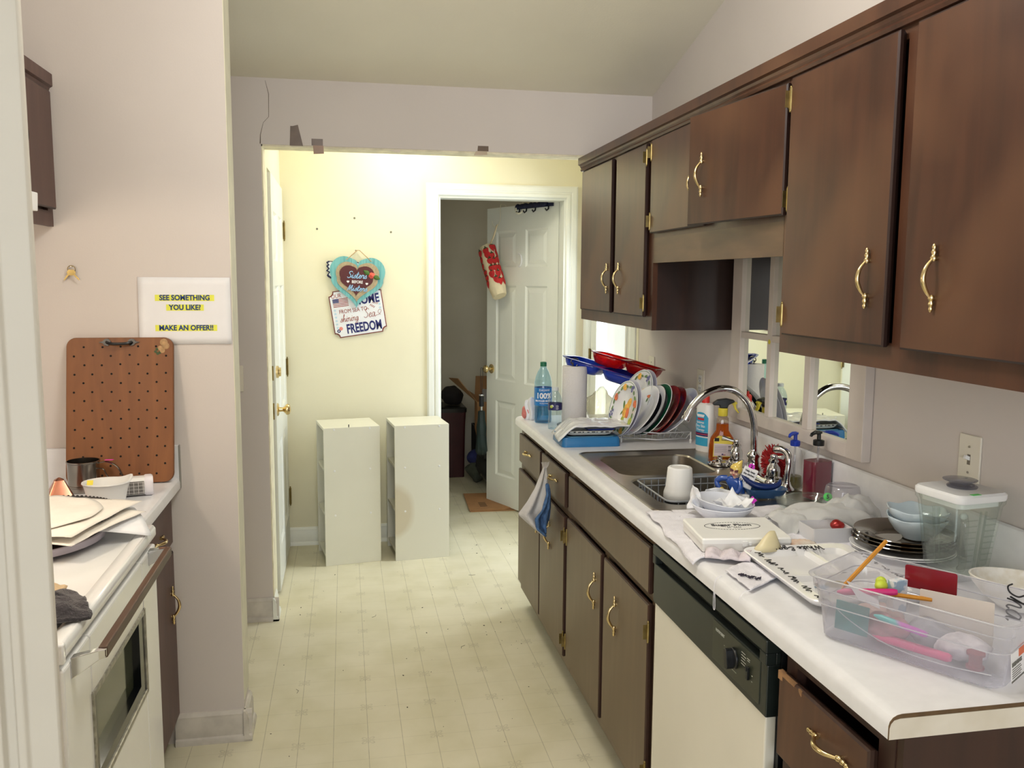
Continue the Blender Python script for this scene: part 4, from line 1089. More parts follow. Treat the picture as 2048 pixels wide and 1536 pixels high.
# brown packing tape scraps on the header edge
m_tape = M('packing_tape', (104, 84, 66), .3, var=.12, vs=20); m_tape2 = M('clear_tape', (190, 172, 148), .3, var=.1)
def tape(label, quads, mats=m_tape):
    g = G()
    for i, q in enumerate(quads):
        g.mi = i if isinstance(mats, list) else 0
        g.loft([[V(x, YH-.0012-.0006*i, z) for x, z in q], [V(x, YH-.0004-.0006*i, z) for x, z in q]])
    o = g.obj('packing_tape', mats, None, smooth=0); tag(o, label, 'tape', 'tape scraps on the opening')
tape('tall crossed scrap of brown tape at the left end of the opening', [[(-.222, 2.118), (-.192, 2.118), (-.196, 2.20), (-.218, 2.20)], [(-.200, 2.118), (-.166, 2.118), (-.186, 2.206), (-.212, 2.199)]])
g = 0
tape('square scrap of brown tape folded over the edge beside the tall scrap', [[(-.130, 2.122), (-.082, 2.122), (-.082, 2.150), (-.130, 2.150)], [(-.122, 2.085), (-.078, 2.088), (-.080, 2.122), (-.124, 2.122)]], [m_tape, M('tan_tape', (152, 116, 84), .3, var=.15)])
tape('lone scrap of brown tape over the open doorway', [[(.596, 2.122), (.646, 2.122), (.646, 2.145), (.598, 2.145)], [(.580, 2.103), (.640, 2.106), (.640, 2.122), (.590, 2.122)]], [m_tape, m_tape2])
tape('curled clear scrap of tape midway along the opening', [[(.20, 2.112), (.25, 2.118), (.252, 2.105), (.235, 2.104)]], m_tape2)

# ---- two white open bookcases, standing on the floor
m_mel = M('white_melamine', (230, 228, 212), .4, var=.025, vs=3)
def stained():
    m, nt, b, out = _nodes('stained_melamine'); N, L = nt.nodes, nt.links
    tc = N.new('ShaderNodeTexCoord'); mp = N.new('ShaderNodeMapping'); L.new(tc.outputs['Object'], mp.inputs[0])
    mp.inputs['Location'].default_value = (.02, 0, -.28); gr = N.new('ShaderNodeVectorMath'); gr.operation = 'LENGTH'
    mp.inputs['Scale'].default_value = (1.25, 0, 1); L.new(mp.outputs[0], gr.inputs[0])
    nz = N.new('ShaderNodeTexNoise'); nz.inputs['Scale'].default_value = 9; L.new(tc.outputs['Object'], nz.inputs['Vector'])
    ad = N.new('ShaderNodeMath'); ad.operation = 'MULTIPLY_ADD'; L.new(nz.outputs['Fac'], ad.inputs[0]); ad.inputs[1].default_value = .03; L.new(gr.outputs['Value'], ad.inputs[2])
    cr = N.new('ShaderNodeValToRGB'); e = cr.color_ramp.elements; e[0].position = .14; e[0].color = lin((213, 204, 180)); e[1].position = .18; e[1].color = lin((230, 228, 212))
    L.new(ad.outputs[0], cr.inputs[0]); L.new(cr.outputs[0], b.inputs['Base Color']); b.inputs['Roughness'].default_value = .4
    return m
def bookcase(label, loc, rz, stain):
    r = thing('bookcase', label, 'bookcase', loc, rz, 'white bookcases by the back wall')
    D, Wd, Hh, t = .30, .302, .757, .015   # depth (y), width (x), height
    g = G(); g.box((0, 0, 0), (Wd, t, Hh)); g.obj('side_panel', stained() if stain else m_mel, r, smooth=0, bevel=.001)
    g = G(); g.box((0, D-t, 0), (Wd, D, Hh)); g.obj('side_panel', m_mel, r, smooth=0, bevel=.001)
    for z in (.04, .27, .515): g = G(); g.box((.004, t, z), (Wd-.004, D-t, z+t)); g.obj('shelf', m_mel, r, smooth=0, bevel=.001)
    g = G(); g.box((0, t, Hh-t), (Wd, D-t, Hh)); g.obj('top_panel', m_mel, r, smooth=0, bevel=.001)
    g = G(); g.box((Wd-.004, t, .02), (Wd-.001, D-t, Hh-t)); g.obj('back_panel', m_mel, r, smooth=0)
    for z in (.278, .523, Hh-.010):
        for x in (.055, .247):
            g = G(); g.lathe([(.0055, 0), (.0045, .0022), (0, .0025)], 12, RX(PI/2)); o = g.obj('screw_cap', m_white, r); o.location = (x, 0, z)
    return r
a1 = math.atan2(.048, .30)
bk = bookcase('white open bookcase beside the side door, plain end panel facing the room', (-.122, 4.668, 0), a1, False)
g = G(); g.cyl((.135, .004, .757), (.135, .004, .772), .0025, seg=8); g.obj('dowel', m_ink, bk)
bookcase('white open bookcase beside the open doorway, tan stain on its end panel', (.255, 4.695, 0), D2R(6), True)

# ---- room beyond: things on and behind the white door
DA = math.atan2(FY-HY, FX-HX)
def DW(x, y, z): return Vector((HX, HY, .012))+Vector((math.cos(DA), math.sin(DA), 0))*x+Vector((-math.sin(DA), math.cos(DA), 0))*y+V(0, 0, z)
m_hookw = M('cream_plastic', (226, 220, 196), .4)
ob = thing('over_door_hook', 'thin white wire hook over the top of the open door, holding the pepper bag', 'hook', DW(.62, .01, 1.90), DA)
g = G(); g.tube(smoothpts([(0, -.046, .105), (0, -.046, .132), (0, -.02, .133), (0, -.006, .131), (0, -.005, .09), (0, -.002, .03), (.012, .008, -.004), (.03, .02, -.012), (.045, .026, .005), (.05, .028, .028)], 5), .0022, 6); g.obj('wire', m_hookw, ob)
jh = thing('over_door_hook', 'broad cream plastic J hook over the top of the open door', 'hook', DW(.362, .002, 1.99), DA)
g = G(); g.tube(smoothpts([(0, -.044, .015), (0, -.044, .038), (0, -.02, .039), (0, .004, .037), (0, .005, 0), (.006, .012, -.022), (.020, .03, -.03), (.032, .036, -.018), (.034, .036, .006)], 5), .006, 8, flat=.7); g.obj('strap', m_hookw, jh)
bh = thing('over_door_rack', 'dark blue hook rack over the top of the open door', 'rack', DW(.24, .0, 1.994), DA)
g = G(); g.box((-.19, .002, -.006), (.20, .014, .014)); g.box((-.14, -.040, .0225), (-.11, .014, .0245)); g.box((.12, -.040, .0225), (.15, .014, .0245)); g.box((-.14, .008, .012), (-.11, .012, .0235)); g.box((.12, .008, .012), (.15, .012, .0235)); g.obj('rack_bar', M('navy_plastic', (26, 32, 66), .4), bh, smooth=0)
for x in (-.155, -.02, .075, .15):
    g = G(); g.tube([(x, .012, .004), (x, .016, -.022), (x, .03, -.032), (x, .040, -.020)], .005, 6); g.obj('rack_hook', m_black, bh)
g = G()
for k in range(7): g.sphere((-.12+.045*k, .026, .010), .024, seg=8, rings=6, sc=(1.3, .6, .7))
g.jitter(.006, 25); g.obj('hanging_cloth', M('navy_cloth', (24, 28, 56), .9), bh)
ch = thing('adhesive_hook', 'white crescent-shaped stick-on hook on the open door', 'hook', DW(.405, .001, 1.665), DA)
g = G(); pts = []
for i in range(16): a = -PI*.55+PI*1.1*i/15; pts.append((.035*math.cos(a), .045*math.sin(a)))
for i in range(16): a = PI*.55-PI*1.1*i/15; pts.append((.024*math.cos(a)+.004, .036*math.sin(a)))
g.prism(pts, 0, .012, Matrix(((1, 0, 0, 0), (0, 0, 1, 0), (0, 1, 0, 0), (0, 0, 0, 1))) @ RZ(PI)); g.obj('crescent', m_white, ch, smooth=0, bevel=.002)

bg = thing('bag_holder', 'cream cloth bag holder printed with red peppers hanging on the open door', 'bag holder', DW(.585, .055, 1.885), DA)
# tube axis: hangs tilted, top towards the door edge
g = G(); tops = V(.10, .02, -.13); bots = V(-.065, .02, -.455)
ax = (bots-tops).normalized(); e1 = V(0, 1, 0); e2 = ax.cross(e1).normalized()
rings = []
for i in range(15):
    t = i/14; r_ = .066*(1-.25*max(0, 1-t*6)-.22*max(0, t*6-5))*(1+.05*mnoise.noise(V(t*6, 2, 0)))
    rings.append([tops.lerp(bots, t)+(e1*math.cos(2*PI*k/28)*.8+e2*math.sin(2*PI*k/28))*r_*(1+.05*math.sin(k*1.7+t*9)*(1 if t < .1 or t > .86 else .3)) for k in range(28)])
g.loft(rings); g.obj('cloth_tube', M('cream_canvas', (228, 214, 178), .9, var=.05, vs=30, bump=.1, bs=200), bg, smooth=70)
g = G(); g.tube(smoothpts([tops+V(-.03, 0, .0), V(.02, .012, -.06), V(.006, .0, .005), V(-.004, .008, .004), V(.014, .02, -.06), tops+V(-.045, .005, -.02)], 5), .007, 6, flat=.3); g.obj('hanging_loop', M('loop_canvas', (222, 206, 168), .9), bg)
m_pep = M('pepper_red', (190, 32, 34), .7, var=.12, vs=40); m_pepd = M('pepper_stem', (44, 60, 30), .7)
gp = G(); rnd = random.Random(4)
cands = [(t, th) for t in (.12, .24, .37, .50, .62, .74) for th in (-1.95, -1.4, -.85, .25)]
for t, th in cands:
    th += rnd.uniform(-.18, .18); t += rnd.uniform(-.03, .03)
    tilt = rnd.uniform(-.5, .5)
    def sp(u, v):
        tt = t+v; tt = min(.95, max(.04, tt)); a = th+u; r_ = .068
        return tops.lerp(bots, tt)+(e1*math.cos(a)*.82+e2*math.sin(a))*r_*1.02
    body = [(0, -.045), (.20, -.055), (.36, -.03), (.36, .015), (.24, .055), (.06, .085), (-.02, .10), (-.10, .07), (-.26, .03), (-.32, -.02), (-.2, -.05)]
    ca, sa = math.cos(tilt*.5), math.sin(tilt*.5)
    gp.mi = 0
    c = gp.bm.verts.new(sp(0, 0)); vs = [gp.bm.verts.new(sp(u*ca-v*3*sa, v*ca+u*.15*sa)) for u, v in body]
    for i in range(len(vs)): gp._f([c, vs[i], vs[(i+1) % len(vs)]])
    gp.mi = 1
    st = [gp.bm.verts.new(sp(u, v)*1.0+e1*.0006) for u, v in ((-.05, -.085), (.04, -.085), (.06, -.06), (.22, -.05), (.1, -.03), (0, -.04), (-.12, -.03), (-.2, -.05), (-.06, -.06))]
    cc = gp.bm.verts.new(sp(0, -.055)+e1*.0006)
    for i in range(len(st)): gp._f([cc, st[i], st[(i+1) % len(st)]])
part(gp.obj('pepper_print', [m_pep, m_pepd], bg, smooth=0, solid=.0008, soff=1), 'printed red peppers')

um = thing('umbrella', 'folded dark green umbrella hanging by its strap from the door knob', 'umbrella', DW(.742, .072, .905))
g = G(); g.tube([(-.006, 0, .03), (-.008, 0, -.02), (-.003, 0, -.155)], .0016, 5); g.tube([(.006, 0, .03), (.008, 0, -.02), (.003, 0, -.155)], .0016, 5); g.tube([(-.006, 0, .03), (0, .004, .036), (.006, 0, .03)], .0016, 5); g.obj('wrist_strap', m_black, um)
g = G(); g.lathe([(.010, -.235), (.017, -.233), (.017, -.152), (.012, -.148), (0, -.147)], 16); g.obj('handle', m_black, um)
g = G(); g.lathe([(.007, -.272), (.0075, -.233)], 12); g.lathe([(.0172, -.160), (.018, -.158), (.018, -.152), (.0172, -.150)], 16); part(g.obj('chrome_ring', m_chrome, um), 'chrome shaft and ring')
g = G(); rings = []
for z, r_ in ((-.262, .012), (-.268, .022), (-.33, .026), (-.38, .034), (-.43, .030), (-.50, .036), (-.545, .038), (-.57, .026), (-.575, .004)):
    rings.append([V(r_*math.cos(2*PI*k/24)*(1+.13*math.sin(k*2.1+z*20)), r_*math.sin(2*PI*k/24)*(1+.13*math.sin(k*2.1+z*20)), z) for k in range(24)])
g.loft(rings); g.obj('folded_canopy', M('dark_green_nylon', (22, 40, 38), .55, var=.2), um, smooth=60)

m_card = M('cardboard', (166, 122, 80), .85, var=.07, vs=12); m_cardi = M('cardboard_inside', (150, 112, 74), .9, var=.07, vs=12)
bxx = thing('cardboard_box', 'open brown cardboard box with raised flaps behind the open door', 'box', (1.16, 6.42, .40), D2R(-6))
g = G(); t = .005
g.box((-.2, -.2, 0), (.2, .2, t)); g.box((-.2, -.2, t), (-.2+t, .2, .26)); g.box((.2-t, -.2, t), (.2, .2, .26)); g.box((-.2, -.2, t), (.2, -.2+t, .26)); g.box((-.2, .2-t, t), (.2, .2, .26))
g.obj('box_body', m_card, bxx, smooth=0)
for nm, p in (('flap', [(-.2, -.2, .26), (-.2, .2, .26), (-.40, .14, .40), (-.34, -.26, .44)]), ('flap', [(-.2, .2, .26), (.2, .2, .26), (.19, .27, .40), (-.19, .27, .40)]), ('flap', [(-.2, -.2, .26), (.2, -.2, .26), (.19, -.31, .12), (-.19, -.31, .12)])):
    g = G(); g.face(p); g.obj(nm, m_cardi, bxx, smooth=0, solid=.005)
fr = thing('picture_frame', 'white picture frame standing in the open cardboard box', 'picture frame', (1.10, 6.46, .58), rot=(D2R(-12), D2R(8), D2R(30)))
g = G(); frame_boxes(g, -.10, .10, -.008, .008, 0, .14, .016, .0, .0)
g.box((-.10, -.008, .12), (.10, .008, .14)); g.box((-.10, -.008, 0), (.10, .008, .02)); g.box((-.10, -.006, 0), (-.08, .006, .14)); g.box((.08, -.006, 0), (.10, .006, .14)); g.box((-.08, .002, .02), (.08, .005, .12))
g.obj('frame', m_white, fr, smooth=0)
cr_ = thing('crate', 'black plastic crate with a grid of slots against the far wall', 'crate', (1.155, 6.74, 0))
g = G(); g.box((-.165, -.14, 0), (.165, .14, .012)); g.box((-.165, -.14, .012), (-.155, .14, .40)); g.box((.155, -.14, .012), (.165, .14, .40)); g.box((-.155, .13, .012), (.155, .14, .40))
for k in range(14): g.box((-.155+.0235*k, -.14, .012), (-.147+.0235*k, -.134, .40))
for k in range(9): g.box((-.155, -.14, .012+.047*k), (.155, -.134, .024+.047*k))
g.obj('crate_body', M('crate_black', (22, 24, 26), .5), cr_, smooth=0)
ct_ = thing('storage_tub', 'dark red storage tub with a black lid stacked against the far wall', 'storage tub', (.80, 6.83, .0))
g = G(); g.loft([[V(x*s, y*s, z) for x, y in rrect(.12, .16, .02)] for z, s in ((0, .9), (.40, .95), (.52, 1))]); g.obj('tub_body', M('dark_red_plastic', (62, 22, 26), .5, var=.15), ct_, smooth=30)
g = G(); g.loft([[V(x*s, y*s, z) for x, y in rrect(.12, .16, .02)] for z, s in ((.52, 1.04), (.55, 1.05), (.56, .98))]); g.obj('tub_lid', m_black, ct_, smooth=30)
for k, (x, y, z, r_, lab, c_) in enumerate(((1.12, 6.25, 0, .17, 'shiny black bin bag slumped behind the open door', (20, 22, 24)), (.985, 6.50, 0, .085, 'grey-green cloth bundle lying on the floor beyond the doorway', (64, 68, 58)), (.975, 6.515, .125, .065, 'blue cloth bundle heaped on the grey-green one', (34, 40, 92)), (.82, 6.80, .562, .09, 'dark bundle of straps heaped on the storage tub', (30, 26, 26)))):
    g = G(); g.sphere((0, 0, 0), r_, seg=28, rings=18, sc=(1, .9, .9 if k else 1.2))
    for v in g.bm.verts: v.co += mnoise.noise_vector(v.co*14+V(k*5, 0, 0))*r_*.28
    mz = min(v.co.z for v in g.bm.verts)
    g.move(T(0, 0, -mz)); o = g.obj('bin_bag' if k == 0 else 'cloth_bundle', M('bundle_%s' % 'abcd'[k], c_, .3 if k == 0 else .85, var=.25, vs=20), None, smooth=80); o.location = (x, y, z+.001); tag(o, lab, 'bag' if k == 0 else 'cloth')
fc = thing('cardboard', 'flattened cardboard carton lying on the floor in the doorway', 'cardboard', (.80, 5.62, .0), 0)
g = G()
for z, p in ((.001, [(.005, .015), (.33, .005), (.40, .04), (.19, .48), (.03, .49)]), (.009, [(.0, .02), (.24, .01), (.35, .08), (.19, .47), (.02, .48)])): g.prism(p, z, z+.006)
g.obj('carton', m_card, fc, smooth=0)
g = G()
for k in range(4): g.box((.085, .10+.030*k, .0150), (.135, .115+.030*k, .0153))
g.obj('print_marks', M('card_print', (70, 48, 30), .8), fc, smooth=0)
# ================================================================== SINK, TAP, MIRROR, WALL PLATES
CZ = .9145
sk = thing('kitchen_sink', 'stainless steel double-bowl sink set into the white countertop', 'sink', (1.09, 2.634, .914))
g = G(); bm = g.bm
def loop(pts, z): return [bm.verts.new((x, y, z)) for x, y in pts]
def edges(vs): return [bm.edges.new((vs[i], vs[(i+1) % len(vs)])) for i in range(len(vs))]
ZD = .9165
outer = rrect(.250, .412, .035, 6, 1.091, 2.634)
b1 = rrect(.172, .160, .055, 7, 1.053, 2.818); b2 = rrect(.172, .170, .055, 7, 1.053, 2.452)
vo = loop(outer, ZD); v1 = loop(b1, ZD-.001); v2 = loop(b2, ZD-.001)
es = edges(vo)+edges(v1)+edges(v2)
bmesh.ops.triangle_fill(bm, edges=es, use_beauty=True)
def band(A, B):
    for i in range(len(A)): bm.faces.new((A[i], A[(i+1) % len(A)], B[(i+1) % len(B)], B[i]))
r1 = loop(rrect(.254, .416, .037, 6, 1.091, 2.634), ZD+.003); r2 = loop(rrect(.259, .421, .04, 6, 1.091, 2.634), ZD+.002); r3 = loop(rrect(.260, .422, .04, 6, 1.091, 2.634), .9142)
band(vo, r1); band(r1, r2); band(r2, r3)
for cy, hy, top in ((2.818, .160, v1), (2.452, .170, v2)):
    prev = top
    for dx, z, r_ in ((.004, ZD-.006, .053), (.008, .84, .052), (.012, .775, .052), (.022, .752, .05), (.045, .745, .04)):
        nx = loop(rrect(.172-dx, hy-dx, r_, 7, 1.053, cy), z); band(prev, nx); prev = nx
    bm.faces.new(prev)
g.obj('sink_basin', m_steel, sk, world=True, smooth=35, recalc=True)
for cy in (2.818, 2.452):
    g = G(); g.lathe([(.042, .0005), (.042, .003), (.030, .002), (.026, -.002), (0, -.002)], 24, T(1.053-1.09, cy-2.634, .745-.914)); g.obj('drain', m_chrome, sk)

TX = 1.318; TZ = .9185
fc_ = thing('kitchen_faucet', 'chrome gooseneck faucet arching over the sink with bell-shaped handles', 'faucet', (TX, 2.622, TZ))
g = G(); g.loft([[V(x, y, z) for x, y in rrect(.030-d, .165-d, .028-d*.9, 6)] for z, d in ((0, 0), (.006, 0), (.012, .004), (.014, .010))]); g.obj('base_plate', m_chrome, fc_, smooth=35)
g = G(); g.lathe([(.026, .012), (.026, .018), (.021, .026), (.018, .050), (.022, .058), (.020, .066), (.0135, .072), (.0125, .08)], 24)
sp = smoothpts([(0, 0, .06), (0, 0, .105), (-.005, -.002, .17), (-.030, -.004, .235), (-.078, -.006, .277), (-.135, -.008, .284), (-.188, -.010, .264), (-.224, -.011, .229), (-.238, -.012, .205)], 7)
g.tube(sp, .0115, 16); d_ = (sp[-1]-sp[-2]).normalized()
g.cyl(sp[-1]-d_*.004, sp[-1]+d_*.006, .0135, seg=16); g.cyl(sp[-1]+d_*.006, sp[-1]+d_*.013, .0115, seg=16); g.cyl(sp[-1]+d_*.013, sp[-1]+d_*.022, .0145, .0135, seg=16)
g.obj('spout', m_chrome, fc_, smooth=50)
for k, (y, la) in enumerate(((.133, 200), (-.133, 20))):
    h = bpy.data.objects.new('handle', None); COL.objects.link(h); h.parent = fc_; h.location = (.003, y, .012)
    g = G(); g.lathe([(.027, 0), (.0265, .006), (.021, .010), (.0215, .030), (.019, .040), (.013, .047), (.0125, .050), (.0165, .054), (.0165, .058), (.010, .064), (.012, .069), (.010, .076), (0, .079)], 24); g.obj('handle_bell', m_chrome, h)
    g = G()
    if k == 0:
        g.tube([(0, 0, .070), (-.014, .008, .072), (-.028, .015, .076), (-.044, .022, .082)], [.0045, .0045, .006, .0075], 10)
    else:
        g.tube([(0, 0, .070), (.006, -.012, .070), (.010, -.022, .072), (.012, -.034, .074)], [.0045, .0045, .006, .007], 10)
    g.obj('lever', m_chrome, h, smooth=60)
sd = thing('side_sprayer', 'curved chrome sprayer standing on the sink deck beside the near tap handle', 'sprayer', (1.315, 2.392, TZ))
g = G(); g.lathe([(.024, 0), (.023, .004), (.015, .014), (.012, .022), (.012, .026)], 20)
g.tube(smoothpts([(0, 0, .022), (.002, 0, .05), (.006, .002, .085), (.004, .010, .108), (-.008, .026, .119), (-.022, .044, .117)], 5), [.0095]*10+[.0105]*10+[.0115]*5+[.010], 14); g.obj('sprayer_body', m_chrome, sd, smooth=60)
st = thing('sink_strainer', 'domed steel sink strainer beside the orange spray bottle', 'strainer', (1.268, 2.772, TZ))
g = G(); g.lathe([(.042, 0), (.043, .004), (.036, .006), (.034, .012), (.012, .014), (.008, .018), (.009, .026), (.006, .029), (0, .030)], 28); g.obj('strainer_body', m_chrome, st)

# wire basket in the near bowl
wb = thing('wire_basket', 'grey coated wire dish basket sitting in the near sink bowl', 'basket', (1.053, 2.452, .746))
g = G(); m_wire = M('grey_wire', (136, 140, 146), .4, var=.08)
for z, s, r_ in ((.172, 1, .0032), (.150, .99, .002), (.05, .96, .002), (.012, .93, .0025)): g.tube([V(x*s, y*s, z) for x, y in rrect(.150, .146, .03, 4)], r_, 6, closed=True)
for k in range(11):
    x = -.12+.024*k
    g.tube([(x, -.146, .172), (x, -.140, .05), (x, -.136, .012), (x, .136, .012), (x, .140, .05), (x, .146, .172)], .0016, 5)
for k in range(9):
    y = -.108+.027*k
    g.tube([(-.150, y, .172), (-.144, y, .05), (-.139, y, .014), (.139, y, .014), (.144, y, .05), (.150, y, .172)], .0016, 5)
g.obj('wire_frame', m_wire, wb, smooth=60)

# window-pane mirror on the wall
m_frame = M('mirror_frame_paint', (214, 204, 196), .5, var=.04, vs=8)
mr = thing('wall_mirror', 'window-pane mirror in a pale frame on the wall behind the sink', 'mirror', (1.40, 2.53, 1.375))
Y0m, Y1m, Z0m, Z1m = 2.122, 2.968, 1.055, 1.72
g = G()
frame_boxes(g, 1.385, XW-.001, Y0m, Y1m, Z0m, Z1m, .075, .042, .05)
g.obj('frame', m_frame, mr, world=True, smooth=0, bevel=.002)
g = G()
for a, b in ((2.413, 2.447), (2.664, 2.694)):
    g.box((1.387, a, Z0m+.042), (XW-.004, b, Z1m-.05))
for a, b in ((2.173, 2.413), (2.447, 2.664), (2.694, 2.893)): g.box((1.388, a, 1.349), (XW-.004, b, 1.371))
g.obj('muntin_bars', m_frame, mr, world=True, smooth=0, bevel=.0015)
g = G(); g.box((1.402, Y0m+.06, Z0m+.03), (1.405, Y1m-.06, Z1m-.04)); g.obj('mirror_glass', M('mirror_silver', (236, 240, 234), .015, 1.0, var=.005), mr, world=True, smooth=0)
g = G(); g.lathe([(.008, 0), (.008, .0006), (0, .0008)], 14, T(1.3868, 2.678, 1.349) @ RY(-PI/2)); part(g.obj('price_sticker', M('yellow_dot', (222, 206, 60), .6), mr, world=True, smooth=0), 'yellow dot sticker')
plate_cover('wall_outlet', 'ivory outlet on the right wall above the dish rack', 'outlet', (XW-.0005, 3.292, 1.137), -PI/2, 'outlet')
plate_cover('light_switch', 'ivory switch on the right wall beside the glazed door', 'light switch', (XW-.0005, 3.868, 1.140), -PI/2, 'switch')
plate_cover('light_switch', 'ivory toggle switch on the wall above the blender jar', 'light switch', (XW-.0005, 1.738, 1.143), -PI/2, 'switch')
# ================================================================== FAR END OF THE WORKTOP
def bottle_water(name, label, loc, prof, capc, capr, caph, zcap, lab, ltint, seg=28, water=None):
    b = thing(name, label, 'water bottle', loc)
    g = G(); g.lathe(prof, seg, None, True, False); g.obj('bottle_body', CLEAR(name+'_plastic', ltint, .03, (226, 236, 244), .10, .06, .45), b, smooth=50)
    g = G(); g.lathe([(capr, zcap), (capr, zcap+caph-.002), (capr-.002, zcap+caph), (0, zcap+caph)], 24); g.obj('cap', capc, b, smooth=40)
    return b
m_blue_lab = M('blue_label', (34, 122, 196), .35, var=.12, vs=10)
bb = bottle_water('big_water_bottle', 'tall clear water bottle with a blue label and green cap', (.868, 3.772, CZ), [(.030, .004), (.037, 0), (.0395, .01), (.039, .075), (.0395, .08), (.0395, .165), (.0385, .168), (.0395, .172), (.039, .18), (.034, .205), (.025, .228), (.0145, .246), (.0135, .262)], M('green_cap', (22, 104, 72), .4), .0148, .02, .252, None, (214, 236, 244))
g = G(); g.lathe([(.0402, .078), (.0402, .158)], 36, None, False, False); g.obj('label_wrap', m_blue_lab, bb, smooth=60)
g = G(); g.lathe([(.036, .004), (.0375, .012), (.0375, .072), (0, .072)], 24); g.obj('water', CLEAR('water_tint', (150, 196, 222), .10, (120, 176, 214), .05, .03), bb)
def on_cyl(g, r, z0, fn, ang):
    """wrap flat geometry (x along the girth, y up) built by fn round a vertical cylinder"""
    n0 = len(g.bm.verts); fn(g); g.bm.verts.ensure_lookup_table()
    for v in list(g.bm.verts)[n0:]:
        a = ang+v.co.x/r; rr = r+v.co.z
        v.co = V(rr*math.cos(a), rr*math.sin(a), z0+v.co.y)
CAMA = math.atan2(-3.77, -.868)
g = G(); on_cyl(g, .0405, .118, lambda q: (q.text('100%', .034, T(.004, .004, 0), bold=.0010), q.text('RECYCLED BOTTLE', .0098, T(.004, -.018, 0), bold=.0003), q.text('DASANI', .013, T(.006, .030, 0), spacing=1.1), q.text('Purified Water', .007, T(.006, -.029, 0))), CAMA)
g.obj('lettering', m_paper, bb, smooth=0)
sb = bottle_water('small_water_bottle', 'small clear water bottle with a navy label beside the paper towel roll', (.880, 3.592, CZ), [(.022, .003), (.029, 0), (.0305, .008), (.0295, .012), (.0305, .016), (.0293, .022), (.0303, .028), (.029, .034), (.0298, .042), (.0275, .06), (.030, .082), (.030, .112), (.0305, .116), (.029, .128), (.022, .148), (.013, .162), (.0125, .168)], M('clear_cap', (214, 220, 222), .35), .0142, .014, .166, None, (232, 242, 248))
g = G(); g.lathe([(.0307, .083), (.0307, .112)], 32, None, False, False); g.obj('label_wrap', M('navy_label', (34, 34, 92), .4, var=.15, vs=40), sb, smooth=60)
g = G(); on_cyl(g, .0311, .0975, lambda q: ([q.box((.004, -.010+.004*k, 0), (.014+.002*(k % 2), -.0088+.004*k, .0003)) for k in range(5)], q.lathe([(.0055, 0), (.0055, .0003), (0, .0003)], 12, T(-.012, .004, 0))), CAMA-.02)
part(g.obj('lettering', m_paper, sb, smooth=0), 'white label print')
g = G(); g.lathe([(.007, 0), (.007, .0004), (0, .0004)], 10, T(.0309*math.cos(CAMA-.55), .0309*math.sin(CAMA-.55), .099) @ RZ(CAMA-.55) @ RY(PI/2)); part(g.obj('green_dot', M('lime_dot', (176, 196, 60), .5), sb, smooth=0), 'lime green mark')

pt = thing('paper_towel_roll', 'white paper towel roll upright on a wire holder', 'paper towel roll', (.985, 3.668, CZ))
g = G(); g.lathe([(.075, 0), (.076, .004), (.070, .007), (0, .008)], 32); g.obj('holder_base', m_wire, pt)
g = G(); g.lathe([(.020, .010), (.0535, .009), (.0545, .012), (.0545, .258), (.0530, .262), (.020, .262), (.019, .258)], 48, None, False, False); g.obj('towel_roll', M('quilted_paper', (226, 222, 220), .95, var=.02, bump=.5, bs=150), pt, smooth=50)
g = G(); g.tube(smoothpts([(-.008, 0, .0), (-.008, 0, .255), (-.012, 0, .270), (-.018, 0, .279), (-.010, 0, .293), (.010, 0, .293), (.018, 0, .279), (.012, 0, .268), (.006, 0, .262)], 4), .0026, 8); g.obj('holder_loop', M('dark_wire', (92, 88, 84), .3, .8), pt)
g = G()
g.surf(lambda u, v: V((u-.5)*.05+.006*math.sin(v*6), .012*math.sin(u*9)+.008*mnoise.noise(V(u*3, v*3, 4)), v*.105*(1-.25*abs(u-.6))), 14, 12)
o = g.obj('paper_napkin', m_napw, None, smooth=80, solid=.003); o.location = (.825, 3.835, CZ); o.rotation_euler = (D2R(-8), 0, D2R(-25)); tag(o, 'crumpled white napkin standing behind the tall water bottle', 'napkin')
g = G(); g.sphere((0, 0, 0), .022, seg=14, rings=10, sc=(.8, 1, 1.3)); g.jitter(.004, 40); o = g.obj('cloth_scrap', M('dusty_pink', (206, 122, 116), .8, var=.2, vs=30), None); o.location = (.808, 3.872, CZ+.031); tag(o, 'dusty pink cloth scrap tucked against the white napkin at the counter end', 'cloth')

# ---- blue lid, foam tray, printed bag
bl = thing('blue_box_lid', 'blue plastic box lid lying on the counter under a foam tray', 'lid', (.925, 3.262, CZ), D2R(-2))
g = G(); g.loft([[V(x*s, y*s, z) for x, y in rrect(.115, .098, .018, 5)] for z, s in ((0, 1), (.008, 1.0), (.030, .985), (.036, .95))]); g.obj('lid_body', M('sky_blue_plastic', (34, 108, 162), .35, var=.08, vs=5), bl, smooth=35)
g = G(); g.loft([[V(x*s, y*s, z) for x, y in rrect(.105, .088, .015, 5)] for z, s in ((.036, .90), (.0375, .89), (.0375, .80))], cap1=False); g.obj('lid_ridge', M('sky_blue_worn', (88, 140, 166), .5, var=.15, vs=40), bl, smooth=35)
ft = thing('foam_tray', 'white foam tray with black print on top of the blue lid', 'tray', (.925, 3.257, CZ+.039), D2R(-3))
def shell(rings): 
    g = G(); g.loft(rings, True, True, True); return g
g = G(); R4 = lambda hx, hy, r_, z: [V(x, y, z) for x, y in rrect(hx, hy, r_, 5)]
g.loft([R4(.078, .055, .02, 0), R4(.086, .064, .022, .004), R4(.096, .074, .024, .018), R4(.0945, .0725, .023, .0195), R4(.084, .062, .02, .008), R4(.076, .052, .018, .006)]); g.obj('tray_body', M('foam_white', (228, 226, 216), .8, var=.03), ft, smooth=40)
g = G()
